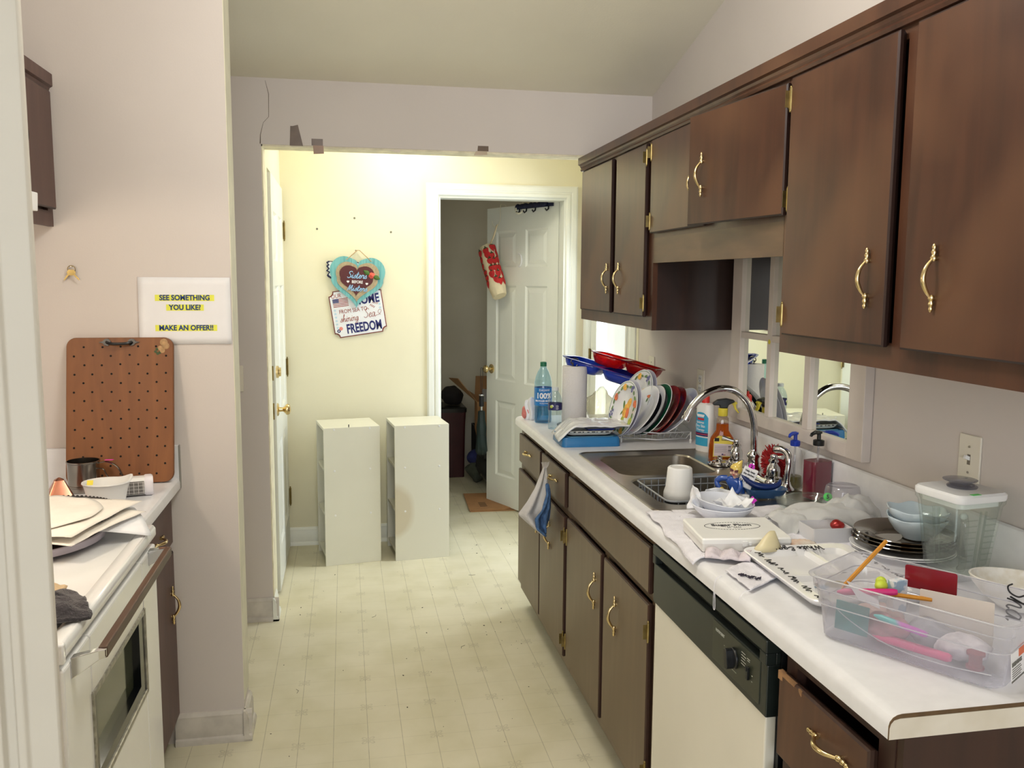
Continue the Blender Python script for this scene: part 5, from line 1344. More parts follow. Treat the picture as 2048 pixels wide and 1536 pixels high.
for k in range(9): g.box((-.085+.018*k, -.0755, .0135), (-.080+.018*k+.004*(k % 3), -.0735, .0165+.001*(k % 2)))
g.jitter(.0015, 90); g.obj('print_marks', m_ink, ft, smooth=0)
g = G(); g.box((-.02, -.06, .019), (.085, .05, .0235)); g.jitter(.001, 20); o = g.obj('blue_pouch', M('royal_blue_film', (26, 48, 130), .3, var=.15), None, smooth=40); o.location = (.935, 3.252, CZ+.0405); tag(o, 'royal blue pouch sandwiched between the foam tray and printed bag', 'pouch')
pb = thing('printed_bag', 'crinkled white printed plastic bag lying over the foam tray', 'plastic bag', (.94, 3.26, CZ+.074), D2R(-6))
def bagz(u, v):
    a, b = u-.5, v-.5
    z = .009*math.cos(a*2.6)*math.cos(b*2.8)+.006*mnoise.noise(V(a*9, b*9, 2))
    z -= .30*max(0, -a-.26)**1.3*1.2
    return V(a*.275, b*.20+.01*mnoise.noise(V(a*4, 1, 1)), z+.004)
m_film = M('white_film', (226, 228, 232), .22, var=.04, vs=8, bump=.35, bs=45, coat=.3)
g = G(); g.surf(bagz, 34, 24); g.obj('bag_film', m_film, pb, smooth=80, solid=.004)
g = G()
def onbag(u, v): return bagz(u, v)+V(0, 0, .0007)
for k in range(13):
    for c in range(3):
        u0, u1 = .10+.013*k, .10+.013*k+.006
        v0 = .12+.27*c; v1 = v0+.18
        n = 5
        A = [g.bm.verts.new(onbag(u0, v0+(v1-v0)*i/n)) for i in range(n+1)]; B = [g.bm.verts.new(onbag(u1, v0+(v1-v0)*i/n)) for i in range(n+1)]
        for i in range(n): g._f([A[i], A[i+1], B[i+1], B[i]])
g.obj('fine_print', M('grey_print', (120, 122, 126), .6), pb, smooth=0)
g = G()
for k in range(3):
    cx_, cy_, r_ = .76+.035*k, .52, .05
    pts = [onbag(cx_+r_*.9*math.cos(a), cy_+r_*1.9*math.sin(a)) for a in [2*PI*i/20 for i in range(20)]]
    g.tube(pts, .0014, 4, closed=True)
for k in range(4): g.tube([onbag(.46+.03*k, .25), onbag(.47+.03*k, .4), onbag(.455+.03*k, .55), onbag(.47+.03*k, .7)], .0012, 4)
g.obj('red_print', M('maroon_print', (120, 56, 56), .6), pb, smooth=0)

# ---- dish rack with plates
rk = thing('dish_rack', 'white wire dish rack full of plates by the backsplash', 'dish rack', (1.20, 3.36, CZ))
g = G(); m_wirew = M('white_wire', (200, 200, 202), .3, .3)
P4 = [(-.136, -.118), (.130, -.178), (.150, .17), (-.125, .20)]
g.tube(smoothpts([(x, y, .045) for x, y in P4], 2, True), .0022, 6, closed=True); g.tube(smoothpts([(x*.9, y*.9, .016) for x, y in P4], 2, True), .0022, 6, closed=True)
for k in range(12):
    t = k/11
    a = Vector(P4[0]+(0,)).lerp(Vector(P4[1]+(0,)), t); b = Vector(P4[3]+(0,)).lerp(Vector(P4[2]+(0,)), t)
    g.tube([a+V(0, 0, .045), a*.9+V(0, 0, .014), b*.9+V(0, 0, .014), b+V(0, 0, .045)], .0015, 5)
    if 1 < k < 11: m0 = a.lerp(b, .35); m1 = a.lerp(b, .65); g.tube([m0+V(0, 0, .015), m0+V(.02, 0, .07), m1+V(.02, 0, .07), m1+V(0, 0, .015)], .0015, 5)
g.obj('wire_frame', m_wirew, rk, smooth=60)
for x, y in P4:
    g = G(); g.tube([(x, y, .045), (x, y, .012)], .0022, 6); g.lathe([(.0045, 0), (.0048, .014), (.003, .016), (0, .016)], 10, T(x, y, 0)); g.obj('foot', M('white_rubber', (234, 234, 232), .5), rk)

def plate_geo(g, r, deep=.016, t=.003):
    g.lathe([(0, 0), (r*.58, 0), (r*.62, .001), (r*.70, deep*.6), (r, deep), (r+.0015, deep+t*.5), (r, deep+t), (r*.69, deep*.6+t), (r*.58, t), (0, t)], 56)
m_plw = M('plate_white', (238, 238, 240), .15, var=.012, coat=.3)
m_pllil = M('plate_lilac_edge', (206, 206, 222), .2, var=.02)
m_band = M('band_green', (70, 110, 84), .4)
m_fr = [M('fruit_yellow', (236, 178, 70), .5, var=.2, vs=60), M('fruit_orange', (222, 112, 62), .5, var=.2, vs=60), M('fruit_grape', (96, 96, 150), .5, var=.2, vs=60), M('fruit_leaf', (98, 132, 72), .5, var=.2, vs=60), M('fruit_green', (176, 186, 70), .5, var=.2, vs=60)]
def blob(g, x, y, z, rx, ry, a, n=14):
    g.lathe([(1, 0), (.85, .0005), (0, .0007)], n, T(x, y, z) @ RZ(a) @ Matrix.Diagonal((rx, ry, 1, 1)))
def stand_plate(name, label, bot, r, lean, yaw, mats, deco=None, deep=.016, group=None):
    """plate standing on its rim: face looks towards -x (turned by yaw) and up by lean"""
    L = D2R(lean)
    up = V(math.sin(L), 0, math.cos(L)); n = V(-math.cos(L), 0, math.sin(L))
    e = up.cross(n)
    R3 = Matrix((e, up, n)).transposed()
    R3 = Matrix.Rotation(D2R(yaw), 3, 'Z') @ R3
    p = thing(name, label, 'plate', (0, 0, 0), group=group)
    p.rotation_euler = R3.to_euler()
    p.location = Vector(bot)+R3 @ V(0, r+.001, 0)
    g = G(); plate_geo(g, r, deep); g.obj('plate_body', mats, p, smooth=40)
    if deco == 'fruit':
        zi, zr = .0034, deep*.85+.0036
        g = G()
        for rr_, z_ in ((r*.965, deep*.93+.0034), (r*.60, .0036)): g.tube([V(rr_*math.cos(a), rr_*math.sin(a), z_) for a in [2*PI*i/48 for i in range(48)]], .0011, 4, closed=True)
        g.obj('rim_lines', m_band, p)
        g = G()
        g.mi = 0; blob(g, .004, -.006, zi, r*.24, r*.26, 0); blob(g, .016, r*.22, zi+.0001, r*.15, r*.22, -.3); g.mi = 1; blob(g, .020, -.012, zi+.0003, r*.12, r*.2, .2); g.mi = 3; blob(g, -.022, .016, zi+.0003, r*.07, r*.16, .4); g.mi = 4; blob(g, -.006, -r*.36, zi, r*.11, r*.10, 0); g.mi = 3; blob(g, -.026, -.018, zi+.0004, r*.04, r*.10, -.6)
        for k in range(8):
            a = 2*PI*k/8+.35; cx_, cy_ = r*.82*math.cos(a), r*.82*math.sin(a); q = (1, 2, 0, 1, 2, 1, 0, 4)[k]
            g.mi = q
            if q == 2:
                for i in range(7): blob(g, cx_+random.uniform(-.010, .010), cy_+random.uniform(-.014, .014), zr+.0001*i, .006, .006, 0, 8)
            else: blob(g, cx_, cy_, zr, .013, .015, a); blob(g, cx_+.009, cy_-.007, zr+.0002, .009, .010, a)
            g.mi = 3; blob(g, r*.82*math.cos(a+.24), r*.82*math.sin(a+.24), zr, .006, .012, a+.6); blob(g, r*.80*math.cos(a-.24), r*.80*math.sin(a-.24), zr, .005, .010, a-.6)
        g.obj('fruit_print', m_fr, p, smooth=0)
    elif deco:
        g = G(); g.lathe([(r*.99, deep+.0032), (r*.72, deep*.6+.0036)], 48, None, False, False); g.obj('painted_rim', deco, p, smooth=60)
    return p
GP = 'plates standing in the dish rack'
ZP = CZ+.018
stand_plate('fruit_plate', 'front white plate with fruit print leaning in the dish rack', (1.060, 3.262, ZP), .112, 16, 8, m_plw, 'fruit', group=GP)
stand_plate('fruit_plate', 'plain-backed plate nested right behind the front fruit plate', (1.074, 3.270, ZP), .114, 17, 8, m_pllil, None, group=GP)
stand_plate('fruit_plate', 'taller white plate with fruit print behind the front one in the rack', (1.135, 3.385, ZP+.006), .128, 22, 7, m_plw, 'fruit', group=GP)
stand_plate('dinner_plate', 'lilac-edged plate nested behind the taller fruit plate', (1.151, 3.392, ZP+.006), .128, 23, 7, m_pllil, None, group=GP)
stand_plate('dinner_plate', 'white dinner plate leaning between the fruit plates and the dark plate', (1.100, 3.262, ZP), .113, 33, 5, m_plw, None, group=GP)
stand_plate('dinner_plate', 'dark-faced plate leaning in front of the green-rimmed plate', (1.134, 3.258, ZP), .112, 31, 5, [M('charcoal_plate', (44, 44, 52), .25)], m_plw, group=GP)
stand_plate('dinner_plate', 'plate with a wide green rim leaning in the dish rack', (1.158, 3.256, ZP), .114, 30, 5, m_plw, M('rim_green', (20, 98, 66), .3), group=GP)
stand_plate('dinner_plate', 'deep red plate leaning beside the green-rimmed one', (1.186, 3.252, ZP), .112, 32, 5, M('plate_red', (134, 22, 26), .2, coat=.3), None, group=GP)
stand_plate('dinner_plate', 'second deep red plate nested behind the first', (1.204, 3.254, ZP), .112, 35, 5, M('plate_red_dark', (112, 18, 22), .2, coat=.3), None, group=GP)
stand_plate('dinner_plate', 'white plate with a blue line, last in the dish rack', (1.226, 3.25, ZP), .117, 41, 4, m_plw, M('blue_line', (176, 184, 212), .2), group=GP)

# ---- trays balanced over the rack, and bags below them
def chip_tray(name, label, loc, rot, mat, hx, hy):
    t_ = thing(name, label, 'tray', loc, rot=rot)
    g = G()
    g.loft([R4(hx, hy, .05, .002), R4(hx+.004, hy+.004, .052, .005), R4(hx, hy, .05, .006), R4(hx-.012, hy-.012, .045, .003)], cap0=False, cap1=False)
    w = (hx-.018)/1
    for sx in (-1, 1):
        cx_ = sx*hx*.5
        def rr_(h, v, r_, z): return [V(cx_+x, y, z) for x, y in rrect(h, v, r_, 5)]
        g.loft([rr_(hx*.46, hy-.012, .04, .004), rr_(hx*.43, hy-.022, .036, -.018), rr_(hx*.36, hy-.036, .03, -.040), rr_(hx*.28, hy-.05, .02, -.044)], cap0=False)
    for sx in (-1, 1): g.box((sx*hx*.94-.003, -hy+.02, .002), (sx*hx*.94+.003, hy-.02, .005))
    g.box((-.012, -hy+.012, .0015), (.012, hy-.012, .0045))
    g.obj('tray_body', mat, t_, smooth=50, solid=.0015)
    return t_
chip_tray('chip_tray', 'blue two-compartment plastic tray balanced behind the plates', (1.125, 3.665, 1.166), (D2R(-5), D2R(13), D2R(-40)), M('cobalt_plastic', (22, 58, 176), .18, var=.06, spec=.6), .185, .10)
chip_tray('chip_tray', 'red see-through plastic tray lying on the blue one', (1.222, 3.652, 1.196), (D2R(-6), D2R(13), D2R(-38)), CLEAR('red_clear_plastic', (236, 70, 64), .25, (226, 60, 54), .08, .08), .155, .10)
def clear_bag(name, label, loc, r, sc, seed, mat):
    g = G(); g.sphere((0, 0, 0), r, seg=30, rings=20, sc=sc)
    for v in g.bm.verts:
        k = mnoise.noise(v.co*22+V(seed, 0, 0)); v.co *= 1+.22*k-.12*abs(mnoise.noise(v.co*45+V(0, seed, 0)))
        if v.co.z > r*sc[2]*.55: v.co.x *= .6; v.co.y *= .6; v.co.z *= 1.25
    mz = min(v.co.z for v in g.bm.verts); g.move(T(0, 0, -mz))
    o = g.obj(name, mat, None, smooth=60); o.location = loc; tag(o, label, 'plastic bag'); return o
m_bagc = CLEAR('clear_bag', (246, 244, 232), .22, (226, 222, 200), .12, .12)
clear_bag('clear_bag', 'crumpled clear plastic bag beside the paper towel roll', (1.112, 3.70, CZ+.002), .075, (1, .8, .95), 3, m_bagc)
clear_bag('clear_bag', 'crumpled clear plastic bag leaning towards the backsplash', (1.25, 3.66, CZ+.002), .085, (1, .8, 1.0), 9, m_bagc)
nb = thing('cookie_pack', 'clear pack of brown cookies on the counter behind the printed bag', 'cookie pack', (1.095, 3.50, CZ))
g = G()
for i in range(6):
    for j in range(2): g.lathe([(.016, 0), (.018, .004), (.016, .009), (0, .010)], 12, T(-.05+.02*i, -.02+.035*j, .012) @ RY(D2R(55)))
g.obj('cookies', M('cookie_brown', (178, 128, 76), .85, var=.25, vs=80), nb)
g = G(); g.loft([R4(.07, .045, .012, 0), R4(.07, .045, .012, .035), R4(.05, .03, .012, .045)]); g.obj('clear_wrap', m_bagc, nb, smooth=40)
g = G(); g.box((-.02, -.0462, .012), (.02, -.0455, .036), RZ(0)); g.obj('price_tag', m_paper, nb, smooth=0)

# ---- bottles behind the sink
lo = thing('lotion_bottle', 'white lotion bottle with a blue label and red cap behind the spray bottle', 'bottle', (1.318, 3.02, CZ), D2R(-68))
def oval(hx, hy, z, n=32, p=2.6): return [V(hx*math.copysign(abs(math.cos(a))**(2/p), math.cos(a)), hy*math.copysign(abs(math.sin(a))**(2/p), math.sin(a)), z) for a in [2*PI*i/n for i in range(n)]]
g = G(); g.loft([oval(.034, .021, 0), oval(.036, .023, .004), oval(.036, .023, .170), oval(.034, .021, .178), oval(.014, .013, .184), oval(.012, .012, .19)]); g.obj('bottle_body', m_white, lo, smooth=35)
g = G(); g.lathe([(.0145, .184), (.0145, .206), (.011, .212), (.005, .214), (.004, .224), (0, .225)], 20); g.obj('cap', M('red_cap', (216, 44, 36), .35), lo)
def front_panel(g, hx, hy, z0, z1, pw, off=.0006, n=10, top=0.0):
    """panel hugging the -y side of an oval bottle"""
    A, B = [], []
    for i in range(n+1):
        a = -PI/2+(i/n-.5)*pw; q = oval_pt(hx+off, hy+off, a)
        A.append(g.bm.verts.new((q[0], q[1], z0))); B.append(g.bm.verts.new((q[0], q[1], z1-top*abs(i/n-.5)**2*4)))
    for i in range(n): g._f([A[i], A[i+1], B[i+1], B[i]])
def oval_pt(hx, hy, a, p=2.6): return (hx*math.copysign(abs(math.cos(a))**(2/p), math.cos(a)), hy*math.copysign(abs(math.sin(a))**(2/p), math.sin(a)))
g = G(); m_lobl = M('lotion_blue', (54, 164, 204), .4); g.mi = 0; front_panel(g, .036, .023, .075, .15, 1.9, top=.02); front_panel(g, .036, .023, .024, .055, 1.9); g.mi = 1; front_panel(g, .036, .023, .060, .074, 1.9); g.mi = 2; front_panel(g, .036, .023, .066, .069, 1.9, .0009); front_panel(g, .036, .023, .120, .128, .7, .0009)
g.obj('label_bands', [m_lobl, M('lotion_navy', (40, 46, 104), .4), M('lotion_red', (198, 50, 60), .4)], lo, smooth=0)
g = G()
for t_, z, s_ in (('Intense', .112, .014), ('Dry Skin', .098, .015), ('Therapy', .084, .014), ('Nivea', .136, .010)):
    if t_ == 'Nivea': g.prism([(-.016, -.004), (.016, -.004), (.02, .006), (-.02, .006)], 0, .0006, T(0, -.0240, z) @ MY); continue
    g.text(t_, s_, T(0, -.0243, z) @ MY, sx=.9)
g.obj('lettering', m_paper, lo, smooth=0)
m_amber = CLEAR('amber_liquid', (236, 150, 40), .35, (214, 120, 24), .06, .05)
sy = thing('spray_bottle', 'amber spray cleaner bottle with a black and yellow trigger head', 'spray bottle', (1.318, 2.868, CZ), D2R(-16))
g = G(); g.loft([oval(.042, .022, 0), oval(.046, .026, .005), oval(.045, .025, .05), oval(.040, .023, .078), oval(.028, .019, .096), oval(.022, .018, .106), oval(.021, .018, .130)]); g.obj('bottle_liquid', m_amber, sy, smooth=50)
g = G(); g.loft([oval(.0215, .0185, .130), oval(.0205, .0175, .150), oval(.014, .014, .158), oval(.014, .014, .166)]); g.obj('bottle_neck', CLEAR('clear_neck', (244, 234, 220), .12, (220, 206, 190), .12, .05), sy, smooth=50)
g = G(); g.lathe([(.0165, .158), (.0172, .160), (.0172, .184), (.0155, .186)], 24); g.obj('collar', M('yellow_collar', (224, 204, 66), .4), sy)
g = G()
hp = [(.040, .210), (.036, .216), (.010, .221), (-.02, .216), (-.036, .204), (-.038, .198), (-.03, .196), (-.014, .196), (-.012, .186), (.014, .186), (.018, .198), (.03, .204)]
g.prism(hp, -.0125, .0125, MY); g.obj('trigger_head', m_black, sy, smooth=0, bevel=.003)
g = G(); g.prism([(.026, .204), (.044, .210), (.050, .204), (.044, .199), (.046, .186), (.056, .170), (.053, .168), (.040, .182), (.035, .196)], -.006, .006, MY); g.obj('trigger', M('yellow_trigger', (214, 196, 60), .4), sy, smooth=0, bevel=.001)
g = G(); g.prism([(-.034, .014), (.032, .014), (.034, .070), (.024, .086), (-.016, .090), (-.032, .076)], -.0008, .0008, T(0, -.0258, 0) @ MY); g.obj('label_yellow', M('label_yellow', (228, 208, 84), .45), sy, smooth=0)
g = G(); g.prism([(-.031, .017), (.030, .017), (.031, .060), (-.031, .062)], 0, .0012, T(0, -.0266, 0) @ MY); g.obj('label_panel', M('label_lilac', (214, 200, 204), .5), sy, smooth=0)
g = G(); zz_ = -.0280
for k in range(8): g.box((-.028, zz_, .030+.0033*k), (.012+.003*(k % 2), zz_+.0003, .0306+.0033*k))
for k in range(6): g.box((.018, zz_, .028+.0045*k), (.028, zz_+.0003, .0285+.0045*k+.0012*(k % 3)))
g.box((-.030, -.0273, .070), (-.014, -.0268, .082)); g.box((-.006, -.0273, .077), (.024, -.0268, .0785)); g.box((-.006, -.0273, .073), (.016, -.0268, .0745))
part(g.obj('label_print', m_ink, sy, smooth=0), 'small black label print and barcode')
g = G()
for k in range(4): g.box((-.004, zz_-.0001, .0185+.0016*k), (.010, zz_+.0002, .0193+.0016*k))
g.mi = 1; g.box((-.004, zz_-.0003, .0215), (.002, zz_+.0002, .0255)); part(g.obj('flag_print', [m_red, m_navy], sy, smooth=0), 'tiny printed flag')

# ---- rag hanging from the drawer pull
rgd = thing('rag', 'grey and blue terry rag hanging over the second drawer pull', 'rag', (.752, 3.22, .79))
m_rag1 = M('grey_terry', (186, 182, 178), .95, c2=(212, 208, 204), vs=7, bump=.6, bs=300); m_rag2 = M('blue_terry', (72, 104, 146), .95, var=.25, vs=60, bump=.8, bs=260)
def lerp_tab(tab, t):
    for (a, va), (b, vb) in zip(tab, tab[1:]):
        if t <= b: return va+(vb-va)*((t-a)/(b-a))
    return tab[-1][1]
RAG_L = [(0, -.008), (.3, -.040), (.5, -.072), (.68, -.108), (.84, -.062), (1, -.012)]
RAG_M = [(0, -.004), (.2, .000), (.5, -.022), (.66, -.050), (.85, -.046), (1, -.010)]
RAG_R = [(0, .004), (.15, .012), (.5, .018), (.75, .018), (.92, .008), (1, -.002)]
def ragfn(la, lb, off, seed, z0, z1, amp):
    def f(u, v):
        a, b = lerp_tab(la, v), lerp_tab(lb, v)
        return V(a+(b-a)*u, off+.05*(u-.5)*(.2+v)+amp*math.sin(u*11+seed+v*1.5)*(.25+v*.9)+.006*mnoise.noise(V(u*4, v*4, seed)), z0+(z1-z0)*v)
    return f
g = G(); g.surf(ragfn(RAG_L, RAG_R, 0, 1.0, .040, -.225, .014), 40, 34); g.obj('grey_side', m_rag1, rgd, smooth=80, solid=.004)
g = G(); g.surf(ragfn(RAG_M, [(t, x+.003) for t, x in RAG_R], -.030, 2.6, -.020, -.215, .013), 30, 30); part(g.obj('blue_side', m_rag2, rgd, smooth=80, solid=.007), 'blue fold of the rag')
g = G()
for k in range(9): g.tube([(-.007+.0015*k, -.004, .036), (-.012+.003*k, -.006, .050), (-.016+.004*k, -.004+.002*(k % 3), .060)], .0009, 4)
g.obj('frayed_threads', m_rag1, rgd)
# ================================================================== NEAR END OF THE WORKTOP
def pump_bottle(name, label, loc, rz, body, liquid, pumpm, rings_body, rings_liq, zneck, k=1.0):
    b = thing(name, label, 'soap bottle', loc, rz)
    g = G(); g.loft(rings_liq); g.obj('soap', liquid, b, smooth=40)
    g = G(); g.loft(rings_body, cap0=False, cap1=False); g.obj('bottle_body', body, b, smooth=40)
    g = G(); g.lathe([(.0155*k, zneck), (.016*k, zneck+.002), (.016*k, zneck+.015), (.012*k, zneck+.017), (.006, zneck+.018), (.0055, zneck+.034), (.009, zneck+.036), (.009, zneck+.042), (0, zneck+.043)], 20)
    g.tube([(0, 0, zneck+.038), (-.018, -.004, zneck+.040), (-.034, -.008, zneck+.036), (-.038, -.009, zneck+.031)], [.0065, .006, .005, .004], 8); g.obj('pump', pumpm, b, smooth=50)
    g = G(); g.cyl((0, 0, .012), (0, 0, zneck+.002), .0032, seg=8); g.obj('dip_tube', CLEAR('dip_tube', (240, 240, 240), .25), b)
    return b
RRz = lambda hx, hy, r_, z: [V(x, y, z) for x, y in rrect(hx, hy, r_, 5)]
m_clearp = CLEAR('clear_pet', (252, 253, 253), .01, (236, 240, 242), .06, .05, .45)
pump_bottle('soap_bottle', 'square pump bottle of dark red soap by the backsplash', (1.352, 2.285, TZ), D2R(12), m_clearp, M('cranberry_soap', (112, 18, 44), .10, var=.06, spec=.6, coat=.3), m_black,
            [RRz(.034, .026, .008, .001), RRz(.0345, .0265, .008, .09), RRz(.0345, .0265, .008, .122), RRz(.030, .022, .010, .136), RRz(.017, .016, .012, .146), RRz(.0145, .0145, .0144, .15), RRz(.0145, .0145, .0144, .158)],
            [RRz(.033, .025, .008, .001), RRz(.0338, .0258, .008, .004), RRz(.0338, .0258, .008, .112)], .156)
pump_bottle('soap_bottle', 'nearly empty round pump bottle with a blue pump by the backsplash', (1.352, 2.418, TZ), D2R(20), m_clearp, CLEAR('olive_soap', (196, 190, 140), .25, (150, 144, 100), .06, .05), M('blue_pump', (24, 58, 172), .3),
            [RRz(.0225, .0225, .022, .001), RRz(.0235, .0235, .0232, .006), RRz(.0235, .0235, .0232, .10), RRz(.020, .020, .0198, .115), RRz(.0135, .0135, .0132, .124), RRz(.0125, .0125, .0122, .132)],
            [RRz(.0225, .0225, .022, .002), RRz(.0228, .0228, .0225, .036)], .130, .92)
sc_ = thing('scrubber', 'shaggy red chenille scrubber behind the tap handle', 'scrubber', (1.353, 2.545, TZ))
g = G(); g.sphere((0, 0, .048), .048, seg=20, rings=14, sc=(.62, 1.0, 1.0)); m_redsh = M('red_chenille', (158, 24, 26), .9, var=.3, vs=120); g.obj('core', m_redsh, sc_)
g = G(); rnd = random.Random(11)
for k in range(520):
    th = rnd.uniform(0, 2*PI); ph = math.acos(rnd.uniform(-.85, 1)); n_ = V(.62*math.sin(ph)*math.cos(th), math.sin(ph)*math.sin(th), math.cos(ph))
    p0 = n_*.045+V(0, 0, .050); p1 = p0+n_*rnd.uniform(.010, .018)+V(rnd.uniform(-.004, .004), rnd.uniform(-.004, .004), rnd.uniform(-.004, .004))
    if p1.z < .002 or p1.x > .037: continue
    g.cyl(p0, p1, .0022, .0012, seg=4)
g.obj('shaggy_pile', m_redsh, sc_, smooth=0)

# cups upside down in the wire basket
pc = thing('tumbler', 'upside-down tumbler with a red and black print under the white cup', 'cup', (1.010, 2.50, .790))
g = G(); g.lathe([(.050, 0), (.048, .004), (.044, .095), (.040, .100), (0, .101)], 32); g.obj('cup_body', m_white, pc)
g = G(); g.lathe([(.0483, .018), (.0470, .055)], 32, None, False, False)
part(g.obj('printed_band', M('berry_print', (236, 232, 230), .4, c2=(176, 36, 44), vs=70, lo=.52, hi=.56), pc), 'red spotted print')
g = G(); g.lathe([(.0478, .078), (.0470, .088)], 32, None, False, False); g.obj('black_band', m_black, pc)
wc = thing('cup', 'plain white cup upside down on top of the printed tumbler', 'cup', (1.012, 2.498, .878))
g = G(); g.lathe([(.0475, 0), (.049, .002), (.0485, .018), (.0455, .028), (.0425, .035), (.0375, .095), (.034, .099), (.028, .0995), (.027, .097), (0, .097)], 36); g.obj('cup_body', m_white, wc, smooth=45)

# figurine plaque
fg = thing('figurine', 'painted ceramic figurine of a blonde woman in sunglasses holding a small sign', 'figurine', (1.128, 2.345, .912), D2R(-32))
m_gl = lambda n, c: M(n, c, .15, var=.05, coat=.5)
m_bluec = m_gl('ceramic_blue', (40, 82, 166)); m_skin = m_gl('ceramic_skin', (228, 186, 160)); m_hair = m_gl('ceramic_blonde', (226, 196, 96))
g = G(); g.box((-.018, -.016, 0), (.040, .014, .016)); g.box((-.018, -.0165, .010), (.040, -.0160, .0108)); g.obj('base_block', m_ceramic, fg, smooth=0, bevel=.0015)
g = G(); g.loft([[V(x*a+c, y*b, z) for x, y in rrect(.5, .5, .4, 4)] for z, a, b, c in ((.014, .040, .022, .006), (.034, .046, .026, .0), (.052, .050, .026, -.008), (.060, .040, .022, -.010), (.066, .018, .016, -.008))]); g.obj('robe', m_bluec, fg, smooth=60)
g = G(); g.tube(smoothpts([(-.026, -.002, .058), (-.046, -.004, .056), (-.056, -.006, .046), (-.052, -.012, .036), (-.044, -.014, .030)], 4), [.009]*8+[.0075]*8+[.006], 10); g.tube(smoothpts([(.010, -.008, .052), (.014, -.018, .038), (.010, -.022, .026), (.004, -.022, .020)], 4), [.008]*6+[.0065]*7, 10); g.obj('sleeve', m_bluec, fg)
g = G(); g.prism([(-.010, .066), (.004, .066), (.002, .05), (-.002, .036), (-.007, .05)], -.0008, .0008, T(0, -.0135, 0) @ RX(D2R(-6)) @ MY); g.lathe([(.007, .058), (.0065, .070)], 12, T(-.005, -.004, 0)); g.obj('neck', m_skin, fg, smooth=40)
hd_ = bpy.data.objects.new('head', None); COL.objects.link(hd_); hd_.parent = fg; hd_.location = (-.004, -.006, .082); hd_.rotation_euler = (0, D2R(10), D2R(-8))
g = G(); g.sphere((0, 0, 0), .0165, seg=20, rings=14, sc=(.88, .85, 1.12)); g.sphere((.001, -.0150, -.003), .003, seg=8, rings=6); g.sphere((-.008, -.0105, -.006), .0045, seg=8, rings=6); g.sphere((.008, -.0105, -.006), .0045, seg=8, rings=6); g.obj('face', m_skin, hd_)
g = G(); g.sphere((.001, .003, .006), .0185, seg=18, rings=12, sc=(.98, .9, .95)); g.loft([[V(.004+r_*math.cos(a)+dx, .002+r_*math.sin(a), z) for a in [2*PI*i/12 for i in range(12)]] for z, r_, dx in ((.016, .013, 0), (.024, .010, .002), (.031, .005, .006), (.036, .001, .009))]); g.obj('hair', m_hair, hd_)
g = G()
for s in (-1, 1): g.prism([(s*.0015, .001), (s*.004, .0035), (s*.0125, .006), (s*.0115, -.002), (s*.006, -.004), (s*.002, -.002)], 0, .0022, T(0, -.0142, .003) @ MY)
g.obj('sunglasses', M('maroon_lens', (86, 26, 40), .1, coat=.4), hd_, smooth=0)
g = G(); g.sphere((.001, -.0138, -.0095), .0024, seg=8, rings=6, sc=(1.5, .6, .8)); g.obj('lips', M('lip_red', (176, 52, 62), .2), hd_)
g = G(); g.sphere((-.043, -.014, .026), .008, seg=12, rings=8, sc=(1.2, .8, .9))
for k in range(4): g.tube([(-.048+.0035*k, -.018, .026), (-.050+.0035*k, -.021, .020), (-.048+.0035*k, -.020, .014)], [.0024, .0022, .0016], 6)
g.tube([(-.036, -.014, .027), (-.032, -.018, .022), (-.034, -.020, .017)], [.0024, .0022, .0016], 6); g.sphere((.002, -.022, .017), .006, seg=10, rings=8)
for k in range(4): g.tube([(-.003+.003*k, -.026, .018), (-.004+.003*k, -.029, .013), (-.002+.003*k, -.027, .008)], [.0022, .002, .0014], 6)
g.obj('gloved_hand', m_hair, fg)
g = G(); sgm = T(.030, -.004, .064) @ RY(D2R(20))
g.box((-.019, -.004, -.030), (.023, .006, .032), sgm); g.obj('sign_board', m_ceramic, fg, smooth=0, bevel=.002)
g = G()
for t_, z, s_ in (('Help keep', .022, .0085), ('the kitchen', .012, .0085), ('clean...', .002, .0085), ('EAT OUT', -.012, .0105)): g.text(t_, s_, sgm @ T(.002, -.0046, z) @ MY, bold=.0002, sx=.85)
g.obj('lettering', m_ink, fg, smooth=0)
g = G(); g.lathe([(.009, 0), (.009, .0012), (0, .0014)], 18, sgm @ T(.000, -.002, .037) @ RX(PI/2)); part(g.obj('price_sticker', M('magenta_sticker', (206, 50, 190), .5), fg, smooth=0), 'round magenta price sticker')
g = G(); g.text('2', .012, sgm @ T(0, -.0038, .037) @ MY, bold=.0003); g.obj('sticker_number', m_ink, fg, smooth=0)

bd_ = thing('soap_dish', 'slate blue plastic dish on the sink edge behind the white bowls', 'dish', (1.205, 2.315, TZ), D2R(-10))
m_sl = M('slate_blue_plastic', (48, 86, 134), .35, var=.1)
g = G(); g.loft([RRz(.045, .022, .018, .001), RRz(.055, .030, .024, .014), RRz(.062, .036, .028, .028), RRz(.059, .033, .026, .028), RRz(.051, .026, .021, .014), RRz(.042, .018, .015, .004)]); g.obj('dish_body', m_sl, bd_, smooth=40)
sq_ = thing('squeegee_blade', 'dark blue crescent-shaped scraper lying across the slate blue dish', 'scraper', (1.195, 2.312, TZ+.028), D2R(-14), rot=(D2R(-12), 0, D2R(-14)))
g = G(); pts = smoothpts([(-.062, 0, .040), (-.045, -.004, .022), (-.020, -.008, .008), (.012, -.008, .004), (.042, -.004, .010), (.052, 0, .026)], 5); n_ = len(pts)
g.tube(pts, [.003+.013*math.sin(PI*i/(n_-1))**.8 for i in range(n_)], 12, flat=.65); g.obj('blade', M('deep_blue_plastic', (20, 42, 100), .3, var=.12), sq_, smooth=60)

